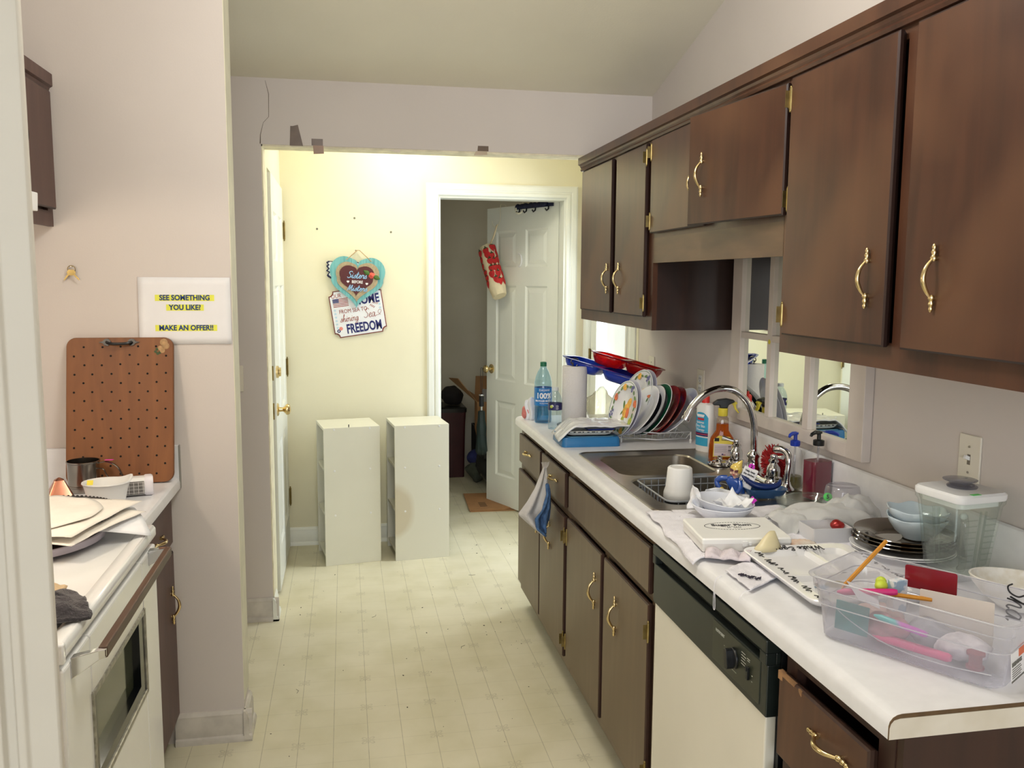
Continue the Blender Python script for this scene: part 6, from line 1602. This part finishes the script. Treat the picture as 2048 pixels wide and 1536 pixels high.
# two white bowls with paper between them
m_bowlw = M('porcelain_white', (230, 233, 242), .10, var=.012, coat=.4)
def bowl(name, label, loc, rot, r, h, mat, sxy=(1, 1), sticker=None, group=None, wavy=0, seg=48):
    b = thing(name, label, 'bowl', loc, rot=rot, group=group)
    prof = [(r*.42, 0), (r*.44, .001), (r*.45, .004), (r*.72, h*.35), (r*.93, h*.75), (r*.995, h*.97), (r*.985, h), (r*.955, h*.985), (r*.89, h*.75), (r*.68, h*.37), (r*.42, .007), (0, .006)]
    g = G(); rings = []
    for (q, z) in prof: rings.append([V(max(q, 1e-5)*sxy[0]*math.cos(a)*(1+wavy*(z/h)**2*math.cos(6*a)), max(q, 1e-5)*sxy[1]*math.sin(a)*(1+wavy*(z/h)**2*math.cos(6*a)), z+wavy*h*.9*(z/h)**3*math.cos(6*a)) for a in [2*PI*i/seg for i in range(seg)]])
    g.loft(rings); g.obj('bowl_body', mat, b, smooth=45)
    return b
bA = bowl('cereal_bowl', 'lower of the two white bowls nested on the white tea towel', (.965, 2.085, CZ+.008), (0, 0, 0), .080, .046, m_bowlw, (1, 1.08), group='white bowls on the tea towel')
bB = bowl('cereal_bowl', 'upper of the two nested white bowls, tipped with a paper towel in it', (.972, 2.092, CZ+.020), (D2R(2), D2R(5), 0), .076, .044, m_bowlw, (1, 1.05), group='white bowls on the tea towel')
g = G(); g.prism([(.009*math.cos(a)*(1+.25*math.cos(4*a)), .009*math.sin(a)*(1+.25*math.cos(4*a))) for a in [2*PI*i/16 for i in range(16)]], 0, .001, T(.068, -.020, .050) @ RX(D2R(60))); part(g.obj('price_sticker', bpy.data.materials['magenta_sticker'], bB, smooth=0), 'torn magenta price sticker')
def pleat(name, label, loc, rot, w, h, seed, mat, bend=.03, parent=None):
    g = G(); g.surf(lambda u, v: V((u-.5)*w*(1-.25*v), bend*math.sin(u*3+seed)*v+.008*mnoise.noise(V(u*4, v*3, seed)), v*h*(1-.5*abs(u-.45)**1.5)), 16, 14)
    o = g.obj(name, mat, None, smooth=80, solid=.0008); o.location = loc; o.rotation_euler = rot; tag(o, label, 'paper towel'); return o
pleat('paper_towel', 'curled paper towel standing up at the left side of the nested bowls', (.915, 2.135, CZ+.030), (D2R(-8), D2R(-14), D2R(-60)), .065, .062, 2.0, m_napw, .018)
pleat('paper_towel', 'paper towel standing up behind the nested white bowls', (1.00, 2.165, CZ+.025), (D2R(-20), 0, D2R(-10)), .12, .050, 5.0, m_napw, .02)
sheet('paper_towel', 'folded paper towel lying inside the upper white bowl', 'paper towel', (.985, 2.065, CZ+.040), .085, .07, D2R(28), -.018, 7.7, m_napw, .006, thresh=.1)

# tea towel under them
m_tea = M('white_terry', (232, 230, 236), .98, var=.04, vs=40, bump=.6, bs=240)
g = G()
def tea(u, v):
    x = .782+u*.42; y = 1.80+v*.40
    x += .012*mnoise.noise(V(v*5, 1, 1))*(1-u)+(.03*(v-.5) if u < .2 else 0); y += .018*mnoise.noise(V(u*5, 2, 2))
    z = .0045+.004*mnoise.noise(V(u*7, v*7, 3))+.003*mnoise.noise(V(u*17, v*17, 5))
    d = max(0, .799-x)
    return V(x, y, max(.0012, z)-d*d*28*.5)
g.surf(tea, 44, 44); g.move(T(-.95, -2.0, 0)); o = g.obj('tea_towel', m_tea, None, smooth=80, solid=.003); o.location = (.95, 2.0, CZ+.0035); tag(o, 'white terry tea towel spread under the nested bowls and the white box', 'towel')
# box
sx_ = thing('plastic_case', 'flat white plastic case with an oval Sugar Plum stamp on its lid', 'box', (.918, 1.905, CZ+.010), D2R(-7))
g = G(); g.loft([RRz(.102, .084, .004, 0), RRz(.105, .087, .005, .003), RRz(.105, .087, .005, .020)]); g.obj('case_base', M('case_cream', (232, 230, 224), .35, var=.02), sx_, smooth=30)
g = G(); g.loft([RRz(.1065, .0885, .006, .0205), RRz(.1065, .0885, .006, .030), RRz(.104, .086, .006, .0335)]); g.obj('case_lid', M('case_white', (242, 242, 238), .3, var=.02), sx_, smooth=30)
g = G(); g.box((-.012, -.0915, .014), (.0, -.088, .026)); g.box((.004, -.0905, .016), (.010, -.088, .024)); g.obj('latch', m_white, sx_, smooth=0, bevel=.0008)
g = G(); mm = T(-.004, .012, .0336)
for k in range(60):
    a = 2*PI*k/60; g.box((-.0022, -.0008, 0), (.0022, .0008, .0004), mm @ T(.068*math.cos(a), .030*math.sin(a), 0) @ RZ(math.atan2(.030*math.cos(a), -.068*math.sin(a))))
g.text('Sugar Plum', .021, mm @ T(0, .008, .0002), bold=.0006, sx=1.05); g.text('- - - - - - - -', .009, mm @ T(0, -.006, .0002), bold=.0003); scribble(g, -.016, .014, .010, mm @ T(0, -.018, .0002), .0010, 3)
g.obj('lid_print', M('charcoal_print', (70, 70, 72), .6), sx_, smooth=0)
# horn
hn = thing('funnel', 'cream cone-shaped plastic scoop leaning on the tray corner in front of the case', 'scoop', (.942, 1.787, CZ+.024), rot=(0, 0, D2R(12)))
g = G(); rings = []
for t_, r_, zz_ in ((0, .036, 0), (.3, .026, .012), (.6, .016, .027), (.85, .009, .036), (1, .006, .038)):
    rings.append([V(.010*t_*2+r_*1.05*math.cos(a), .010*t_+r_*.55*math.sin(a), zz_) for a in [2*PI*i/24 for i in range(24)]])
g.loft(rings, cap0=False); g.obj('scoop_body', M('cream_plastic_horn', (222, 210, 170), .35, var=.05), hn, smooth=60, solid=.0015)
# bunched dishcloth between towel and tray
m_cloth2 = M('lilac_white_cloth', (216, 206, 210), .95, var=.05, vs=40, bump=.5, bs=260)
g = G()
def hem(u, v):
    x = (u-.5)*.10; y = (v-.5)*.055
    return V(x+.008*mnoise.noise(V(u*3, v*2, 1)), y, .004+.016*abs(math.sin(u*7.5+.6))*math.sin(PI*min(1, max(0, v)))**.6+.004*mnoise.noise(V(u*6, v*6, 2)))
g.surf(hem, 30, 16); o = g.obj('dishcloth', m_cloth2, None, smooth=80, solid=.0025); o.location = (.850, 1.795, CZ+.007); o.rotation_euler = (0, 0, D2R(-28)); tag(o, 'bunched lilac-white dishcloth by the near edge of the white case', 'dishcloth')
g = G()
def cl2(u, v):
    P = (V(.806, 1.715, 0)*(1-u)+V(.885, 1.77, 0)*u)*(1-v)+(V(.806, 1.590, 0)*(1-u)+V(.915, 1.665, 0)*u)*v
    return P+V(.004*mnoise.noise(V(u*6, v*6, 1)), .004*mnoise.noise(V(u*6, v*6, 8)), .0035+.0025*mnoise.noise(V(u*5, v*5, 4)))-V(.85, 1.67, 0)
fl = thing('printed_cloth', 'small frayed white cloth with a dark feather print hanging towards the counter edge', 'cloth', (.85, 1.67, CZ+.004))
g.surf(cl2, 24, 24); g.obj('cloth_body', m_tea, fl, smooth=80, solid=.0025)
g = G(); rnd = random.Random(3)
for k in range(46):
    t_ = rnd.random(); cx_ = -.030+.030*t_+rnd.uniform(-.008, .008); cy_ = .004-.036*t_+rnd.uniform(-.010, .010)*(1-t_*.6); a = rnd.uniform(-3, 3); l_ = .007*(1-.4*t_)
    g.tube([(cx_, cy_, .0075), (cx_+l_*math.cos(a), cy_+l_*math.sin(a), .0078)], .0011, 4)
part(g.obj('feather_print', M('charcoal_ink', (52, 46, 60), .9), fl), 'dark feathery print')
g = G(); g.tube(smoothpts([(-.044, -.080, .003), (-.060, -.082, .001), (-.0705, -.084, -.010), (-.0712, -.086, -.020)], 4), .0007, 4); g.obj('loose_thread', m_tea, fl)
th_ = thing('string_loop', 'thin white thread loop dangling over the counter edge above the dishwasher panel', 'thread', (.7765, 1.70, .905))
g = G(); g.tube(smoothpts([(.016, .0, .010), (.004, 0, .006), (-.0008, 0, -.008), (-.001, .002, -.045), (-.001, .000, -.062), (-.001, -.006, -.062), (-.001, -.006, -.045), (-.001, -.003, -.025)], 4), .0008, 5); g.obj('thread', m_tea, th_)

# divided serving tray
dt = thing('divided_tray', 'white divided serving tray lettered White Eggs, half under the clear bin', 'tray', (1.005, 1.625, CZ+.010), D2R(-2))
g = G(); HX_, HY_ = .130, .175
g.loft([RRz(HX_-.022, HY_-.022, .02, 0), RRz(HX_-.010, HY_-.010, .026, .003), RRz(HX_-.001, HY_-.001, .030, .014), RRz(HX_, HY_, .03, .016), RRz(HX_-.002, HY_-.002, .029, .018), RRz(HX_-.030, HY_-.030, .018, .0165), RRz(HX_-.038, HY_-.038, .016, .006), RRz(HX_-.042, HY_-.042, .014, .0045)])
g.obj('tray_body', m_ceramic, dt, smooth=35)
g = G()
def ridge(x0, y0, x1, y1, h=.0155, w=.011):
    d = V(x1-x0, y1-y0, 0).normalized(); n_ = V(-d.y, d.x, 0)
    a, b = V(x0, y0, .004), V(x1, y1, .004)
    g.loft([[p-n_*w, p-n_*w*.45+V(0, 0, h-.004), p+n_*w*.45+V(0, 0, h-.004), p+n_*w] for p in (a, b)])
ridge(.02, HY_-.034, .02, -.02); ridge(-HX_+.034, -.02, HX_-.034, -.02)
g.obj('dividers', m_ceramic, dt, smooth=30)
g = G()
script(g, 'White Eggs', .027, T(.002, HY_-.0165, .0184) @ RZ(PI), .0020, .1)
scribble(g, -.13, .14, .024, T(-HX_+.016, 0, .0184) @ RZ(-PI/2), .0016, 5); scribble(g, -.05, .12, .020, T(HX_-.016, .06, .0184) @ RZ(-PI/2), .0014, 9)
g.obj('handwriting', m_ink, dt)
g = G()
for k, (x, y, w, h_, mi) in enumerate(((-.045, -.075, .030, .026, 0), (-.04, -.085, .020, .016, 3), (-.018, -.055, .028, .020, 1), (-.008, -.110, .026, .030, 2), (-.062, -.055, .016, .004, 4))):
    g.mi = mi; blob(g, x, y, .0051+.0003*k, w, h_, -.5+.4*k, 7 if mi != 0 else 4)
g.obj('painted_scene', [M('print_sky', (112, 166, 206), .4, var=.3, vs=70), M('print_olive', (150, 136, 84), .4, var=.3, vs=70), M('print_grey', (96, 112, 122), .4, var=.4, vs=90), m_paper, M('print_brown', (110, 92, 84), .4)], dt, smooth=0)

# glass dish with a sticker, parchment, small bin
m_glass = CLEAR('clear_glass', (250, 253, 251), .02, (236, 242, 238), .08, .03, .5)
gb = thing('glass_dish', 'heart-shaped clear glass dish with a green number five sticker', 'dish', (1.222, 2.135, CZ+.006), D2R(-12))
hs = [(p[1]*1.0, p[0]) for p in heart(.115, .150, 40)]
g = G(); g.loft([[V(x*s, y*s, z) for x, y in hs] for z, s in ((0, .62), (.004, .66), (.026, .92), (.040, 1.0), (.042, .985), (.040, .965), (.026, .87), (.007, .6))]); g.obj('dish_body', m_glass, gb, smooth=50)
g = G(); g.tube([V(x*.99, y*.99, .041) for x, y in hs], .0022, 6, closed=True); g.obj('rim', m_glass, gb)
g = G(); g.lathe([(.0115, 0), (.0115, .0012), (0, .0014)], 20, T(.066, -.01, .046) @ RZ(D2R(-20)) @ RX(D2R(72))); part(g.obj('price_sticker', M('green_sticker', (86, 208, 96), .5), gb, smooth=0), 'round green price sticker')
g = G(); g.text('5', .015, T(.066, -.01, .046) @ RZ(D2R(-20)) @ RX(D2R(72)) @ T(0, 0, .0016), bold=.0004); g.obj('sticker_number', m_ink, gb, smooth=0)
m_parch = CLEAR('parchment', (246, 246, 246), .55, (250, 250, 248), .02, .3)
sheet('parchment', 'translucent parchment sheet draped behind the small white bin', 'parchment', (1.20, 2.00, CZ+.052), .24, .15, D2R(-8), .045, 2.9, m_parch, .010, thresh=.25)
sheet('parchment', 'crumpled parchment piece in front of the glass dish', 'parchment', (1.115, 2.005, CZ+.036), .15, .12, D2R(24), .030, 6.1, m_parch, .012, thresh=.2)
sheet('parchment', 'narrow parchment curl standing near the inverted clear cup', 'parchment', (1.30, 2.02, CZ+.060), .14, .10, D2R(20), .05, 4.4, m_parch, .014, thresh=.2)
icp = thing('cup', 'clear plastic cup standing upside down by the backsplash', 'cup', (1.330, 2.115, CZ))
g = G(); g.lathe([(.053, 0), (.0545, .003), (.0525, .006), (.046, .070), (.043, .080), (.038, .083), (.034, .081), (0, .081)], 32, None, False, False); g.obj('cup_body', CLEAR('clear_cup', (240, 240, 244), .10, (222, 222, 232), .14, .05, .55), icp, smooth=50)
sbn = thing('small_bin', 'shallow white plastic bin with a red-wrapped sweet in it', 'bin', (1.148, 1.893, CZ+.002), D2R(-3))
def open_box(g, hx, hy, h, r_, t, flare=1.06):
    g.loft([RRz(hx, hy, r_, 0), RRz(hx*flare, hy*flare, r_, h), RRz(hx*flare-t, hy*flare-t, max(.001, r_-t), h), RRz(hx-t, hy-t, max(.001, r_-t), t)])
g = G(); open_box(g, .048, .038, .042, .004, .002); g.obj('bin_body', M('bin_white', (224, 224, 226), .4, var=.02), sbn, smooth=30)
for k, (x, y, lab) in enumerate(((-.018, .004, 'white disc with a yellow centre lying in the small white bin'), (.008, .008, 'plain white disc lying in the small white bin'))):
    g = G(); g.lathe([(.013, 0), (.014, .003), (.013, .006), (0, .006)], 16); g.lathe([(.006, .006), (.005, .0068), (0, .007)], 10)
    o = g.obj('bottle_cap', [m_cream_pl, m_white][k], None, smooth=40); o.location = sbn.location+V(x, y, .0245+.0); tag(o, lab, 'cap')
    o.location.z = CZ+.006
g = G(); g.sphere((0, 0, 0), .016, seg=14, rings=10, sc=(1.1, .9, .8)); g.jitter(.003, 70); o = g.obj('wrapped_sweet', M('red_foil', (168, 46, 44), .25, .4, var=.2, vs=50), None, smooth=60); o.location = sbn.location+V(.030, -.004, .040); tag(o, 'red-wrapped sweet at the end of the small white bin by the dark plates', 'sweet')
m_bread = M('pale_peach', (222, 186, 160), .8, c2=(238, 226, 212), vs=30)
g = G(); g.surf(lambda u, v: V((u-.5)*.09, (v-.5)*.045, .003+.010*math.sin(PI*u)*math.sin(PI*v)+.004*mnoise.noise(V(u*6, v*6, 4))), 18, 12); o = g.obj('cloth_scrap', m_bread, None, smooth=80, solid=.003); o.location = (1.045, 1.842, CZ+.012); o.rotation_euler = (0, 0, .2); tag(o, 'peach cloth scrap between the white case and the small bin', 'cloth')

# stacked dark glass plates, bowls, blender jar, big bowl
PX, PY = 1.280, 1.778
m_dkg = M('amber_brown_glass', (54, 40, 24), .08, var=.25, vs=6, spec=.8, coat=.5)
z_ = CZ
for k in range(2):
    p = thing('dinner_plate', ('white plate at the very bottom of the stack beside the blender jar', 'white plate second from the bottom of the stack beside the blender jar')[k], 'plate', (PX-.004*k, PY-.003*k, z_), group='plates beside the blender jar'); g = G(); plate_geo(g, .114, .014); g.obj('plate_body', m_plw, p, smooth=40); z_ += .0062
for k in range(3):
    p = thing('glass_plate', ('lowest smoky brown glass plate in the stack beside the blender jar', 'middle smoky brown glass plate in the stack beside the blender jar', 'topmost smoky brown glass plate, holding the scalloped bowls')[k], 'plate', (PX+.003*k, PY+.002*k, z_+.004), group='brown glass plates beside the blender jar'); g = G(); plate_geo(g, .113-.001*k, .019, .0035); g.obj('plate_body', m_dkg, p, smooth=40); z_ += .0075
m_pale = M('pale_blue_porcelain', (208, 222, 230), .14, var=.02, coat=.3)
bowl('scalloped_bowl', 'lower pale blue scalloped bowl on the brown glass plates', (1.312, 1.775, z_+.002), (0, 0, 0), .068, .052, m_pale, wavy=.055, group='pale blue scalloped bowls')
bowl('scalloped_bowl', 'upper pale blue scalloped bowl nested above the other', (1.314, 1.778, z_+.019), (0, D2R(2), .1), .068, .052, m_pale, wavy=.055, group='pale blue scalloped bowls')
bj = thing('blender_jar', 'clear glass blender jar with a white lid standing on the counter', 'blender jar', (1.292, 1.612, CZ), D2R(8))
g = G()
def jr(h, z, r_=.014): return RRz(h, h, r_, z)
g.loft([jr(.036, 0), jr(.042, .004), jr(.043, .018), jr(.045, .022), jr(.049, .030), jr(.062, .165), jr(.066, .172), jr(.066, .178), jr(.062, .178), jr(.058, .165), jr(.045, .036), jr(.040, .030)]); g.obj('jar_glass', m_glass, bj, smooth=35)
g = G()
for sx in (-1, 1):
    for k in range(8):
        zz_ = .05+.013*k; hh = .0495+(zz_-.03)*.0963
        g.box((sx*.012, -hh-.0012, zz_), (sx*.040, -hh, zz_+.002)); g.box((-hh-.0012, sx*.010, zz_), (-hh, sx*.038, zz_+.002))
for sx in (-1, 1): g.tube([(sx*.006, -.0512, .034), (sx*.007, -.0635, .160)], .0022, 6); g.tube([(-.0512, sx*.006, .034), (-.0635, sx*.007, .160)], .0022, 6)
g.obj('measuring_ribs', m_glass, bj)
g = G(); g.tube(smoothpts([(-.040, -.050, .150), (-.052, -.064, .152), (-.060, -.074, .140), (-.058, -.072, .090), (-.054, -.068, .050), (-.046, -.056, .040)], 6), .0075, 12); g.obj('handle', m_glass, bj, smooth=60)
g = G(); g.loft([RRz(.0565, .0565, .016, .166), RRz(.0565, .0565, .016, .1785), RRz(.066, .066, .016, .179), RRz(.068, .068, .018, .184), RRz(.068, .068, .018, .192), RRz(.064, .064, .018, .197)]); lid = g.obj('lid', m_white, bj, smooth=35)
g = G(); g.lathe([(.030, .1972), (.031, .200), (.029, .202), (.024, .2035), (.0235, .2015), (.020, .201), (0, .201)], 28, T(.008, .004, 0)); g.lathe([(.021, .203), (.022, .208), (.034, .2105), (.035, .2125), (.032, .2135), (0, .2135)], 28, T(.010, .012, 0)); part(g.obj('filler_cap', CLEAR('smoky_cap', (214, 214, 220), .2, (186, 186, 196), .15, .05), bj, smooth=40), 'clear grey filler cap')
g = G(); g.box((-.034, -.066, .1972), (-.012, -.056, .1978)); part(g.obj('green_sticker', bpy.data.materials['green_sticker'], bj, smooth=0), 'green rectangular sticker')
bowl('serving_bowl', 'large off-white bowl at the right end by the backsplash', (1.292, 1.425, CZ), (D2R(-4), D2R(4), 0), .094, .058, M('speckled_white', (226, 220, 206), .6, c2=(240, 238, 232), vs=50, bump=.1))

# ---- clear storage tub and what is in it
m_tub = CLEAR('tub_plastic', (250, 250, 252), .19, (240, 240, 248), .06, .10, .40)
tb = thing('storage_tub', 'clear plastic storage bin crammed with stationery at the near counter end', 'storage bin', (.975, 1.285, CZ+.001), D2R(32))
def tbr(s, z, r_=.028): return RRz(.082+s, .152+s, r_, z)
g = G(); g.loft([tbr(-.008, 0, .022), tbr(-.002, .004), tbr(.004, .062), tbr(.006, .064), tbr(.010, .090), tbr(.014, .092), tbr(.016, .110), tbr(.020, .112), tbr(.020, .115), tbr(.0145, .1145), tbr(.008, .090), tbr(.003, .062), tbr(-.004, .006, .022)]); g.obj('tub_body', m_tub, tb, smooth=25)
g = G()
for s, z in ((.0205, .1145), (.0115, .0915), (.0065, .0635)): g.tube([V(x, y, z) for x, y in rrect(.082+s, .152+s, .028, 6)], .0011, 5, closed=True)
pts = smoothpts([(-.083, .137, .075), (-.082, .09, .045), (-.080, .02, .022), (-.080, -.06, .018), (-.082, -.138, .026)], 6); g.tube(pts, .0010, 5); g.obj('tub_ribs', CLEAR('tub_rib', (246, 246, 248), .45, (240, 240, 246), .2, .1), tb)
g = G(); script(g, 'Sha', .046, Matrix(((0, 0, -1, .0920), (0, -1, 0, -.100), (-1, 0, 0, .092), (0, 0, 0, 1))), .0030, .1)
part(g.obj('marker_lettering', m_ink, tb), 'black marker lettering')
g = G(); mm = T(-.030, -.1575, .043) @ RX(D2R(85.5))
g.mi = 0; g.box((-.030, -.030, 0), (.028, .022, .0006), mm); g.mi = 1; g.box((.004, .004, .0006), (.028, .022, .0010), mm); g.mi = 2; g.text('ESSENTIALS', .0085, mm @ T(-.006, -.002, .0012), bold=.0002)
for k in range(5): g.box((-.026, -.010-.0035*k, .0006), (.012+.004*(k % 2), -.0088-.0035*k, .0010), mm)
g.box((-.030, -.030, .0006), (.028, -.027, .0010), mm)
part(g.obj('product_label', [m_paper, M('label_orange', (222, 108, 62), .5), M('label_grey', (110, 110, 104), .5)], tb, smooth=0), 'white and orange product label')
TBM = T(.975, 1.285, CZ+.001) @ RZ(D2R(32))
def intub(name, label, cat, mat, build, p, rot, smooth=40, bevel=0):
    g = G(); build(g); o = g.obj(name, mat, None, smooth=smooth, bevel=bevel)
    o.matrix_world = TBM @ T(*p) @ RZ(D2R(rot[2])) @ RY(D2R(rot[1])) @ RX(D2R(rot[0]))
    tag(o, label, cat); return o
def pen(l, r_=.004): return lambda g: g.lathe([(r_*.3, -l/2), (r_, -l/2+.012), (r_, l/2-.006), (r_*.7, l/2)], 12)
def pencil(g): g.lathe([(.0008, -.09), (.0038, -.074), (.0038, .086), (.0034, .09)], 6)
m_pencil = M('pencil_ochre', (196, 132, 34), .4, var=.08)
o = intub('pencil', 'yellow pencil sticking up out of the clear bin', 'pencil', m_pencil, pencil, (-.012, .110, .098), (0, 0, 0)); 
P0, P1 = Vector((.885, 1.385, 1.000)), Vector((.972, 1.405, 1.066))
o.matrix_world = Matrix.Translation((P0+P1)/2) @ (P1-P0).to_track_quat('Z', 'Y').to_matrix().to_4x4() @ Matrix.Diagonal((1.05, 1.05, .72, 1)); 
intub('pencil', 'yellow pencil lying flat near the top of the clear bin', 'pencil', m_pencil, pencil, (.0, .055, .083), (90, 0, 24)).scale = (1, 1, .7)
intub('eraser_topper', 'lime green rubber topper in the clear bin', 'eraser', M('lime_rubber', (196, 212, 66), .5), lambda g: (g.sphere((0, 0, 0), .011, seg=14, rings=10, sc=(1.3, 1, .9)), g.sphere((.014, .004, .002), .010, seg=12, rings=8)), (.004, .078, .092), (0, 0, 10))
intub('gift_card', 'red plastic card standing in the clear bin', 'card', M('card_red', (136, 26, 36), .25, coat=.3), lambda g: g.prism(rrect(.043, .021, .004, 4), 0, .0012), (.052, .012, .108), (84, 0, 98), 0)
def tagshape(g):
    g.prism(rrect(.052, .042, .003, 3), 0, .001)
intub('index_card', 'large cream card leaning upright in the clear bin', 'card', M('cream_card', (226, 216, 204), .7), lambda g: g.prism(rrect(.058, .040, .002, 3), 0, .0012), (.034, -.040, .060), (82, 0, 100), 0)
intub('notepad', 'small blue and white box standing in the clear bin', 'box', M('pale_blue_card', (158, 184, 204), .5, c2=(232, 232, 236), vs=30, lo=.48, hi=.52), lambda g: g.box((-.016, -.008, -.03), (.016, .008, .03)), (.030, .060, .072), (0, 0, -20), 0, .001)
intub('fabric_square', 'teal fabric square pressed against the side of the clear bin', 'fabric', M('teal_felt', (52, 122, 122), .9, var=.15, vs=60), lambda g: g.box((-.0015, -.030, -.026), (.0015, .030, .026)), (-.066, .096, .045), (0, 4, 0), 0, .001)
intub('marker', 'pink marker lying along the bottom of the clear bin', 'marker', M('pink_marker', (226, 62, 130), .35), pen(.13, .0075), (-.060, -.005, .024), (90, 0, 0))
intub('marker', 'magenta and teal marker lying near the side of the clear bin', 'marker', M('magenta_marker', (206, 60, 196), .3, c2=(60, 190, 190), vs=9, lo=.45, hi=.55), pen(.09, .0055), (-.066, .012, .058), (96, 0, 2))
intub('marker', 'hot pink marker sticking out under the pencil in the clear bin', 'marker', M('hotpink_marker', (206, 40, 120), .35), pen(.10, .006), (-.030, .088, .086), (84, 0, 30))
intub('spool', 'dark red spool in the bottom of the clear bin', 'spool', M('wine_thread', (140, 48, 66), .8), lambda g: g.lathe([(.014, 0), (.014, .004), (.010, .005), (.010, .022), (.014, .023), (.014, .027)], 18), (-.040, -.100, .012), (0, 0, 0))
for k, (x, y, z, c_, lab) in enumerate(((-.030, .055, .018, (176, 120, 128), 'dusty rose cloth bundle in the far half of the clear bin'), (.015, -.01, .016, (150, 150, 160), 'grey cloth bundle in the middle of the clear bin'), (-.01, -.075, .016, (206, 200, 206), 'white cloth bundle in the near half of the clear bin'), (.02, .09, .018, (208, 178, 172), 'peach cloth bundle at the far end of the clear bin'))):
    g = G(); g.sphere((0, 0, 0), .038, seg=20, rings=12, sc=(1, 1.1, .55))
    for v in g.bm.verts: v.co += mnoise.noise_vector(v.co*40+V(k*7, 0, 0))*.010
    mz = min(v.co.z for v in g.bm.verts); g.move(T(0, 0, -mz)); o = g.obj('cloth_bundle', M('bundle_cloth_%s' % 'abcd'[k], c_, .9, var=.2, vs=50), None, smooth=70); o.matrix_world = TBM @ T(x*.9, y*.95, .006); tag(o, lab, 'cloth')
intub('paper_strip', 'folded grey-white paper at the corner of the clear bin', 'paper', M('greyish_paper', (214, 214, 224), .8), lambda g: g.face([(-.03, -.02, 0), (.035, -.03, .012), (.03, .03, .008), (-.03, .02, 0)]), (-.046, .085, .080), (24, 0, 40), 0)

# ---- crumbs and specks on the vinyl floor
g = G(); rnd = random.Random(21)
for k in range(74):
    if k < 40: x = rnd.uniform(-.3, .75); y = rnd.uniform(2.7, 5.0)
    elif k < 62: x = rnd.uniform(.55, 1.2); y = rnd.uniform(4.0, 6.2)
    else: x = rnd.uniform(.55, .8); y = rnd.uniform(3.3, 4.1)
    if -.14 < x < .57 and y > 4.6: continue
    r_ = rnd.choice([.001, .0014, .0014, .002, .003]); g.sphere((x, y, r_*.4), r_, RZ(rnd.uniform(0, 6)), seg=6, rings=4, sc=(1.6, .8, .5))
for x, y in ((.48, 3.52), (.10, 3.9), (.62, 4.4), (-.2, 3.2)):
    a = rnd.uniform(0, 6); g.tube([(x, y, .001), (x+.02*math.cos(a), y+.02*math.sin(a), .0012), (x+.035*math.cos(a+.4), y+.035*math.sin(a+.4), .001)], .0007, 4)
o = g.obj('floor_crumbs', M('dark_crumbs', (58, 50, 40), .9, var=.3), None); tag(o, 'dark crumbs and bits of lint scattered over the vinyl floor', 'crumbs', kind='stuff')
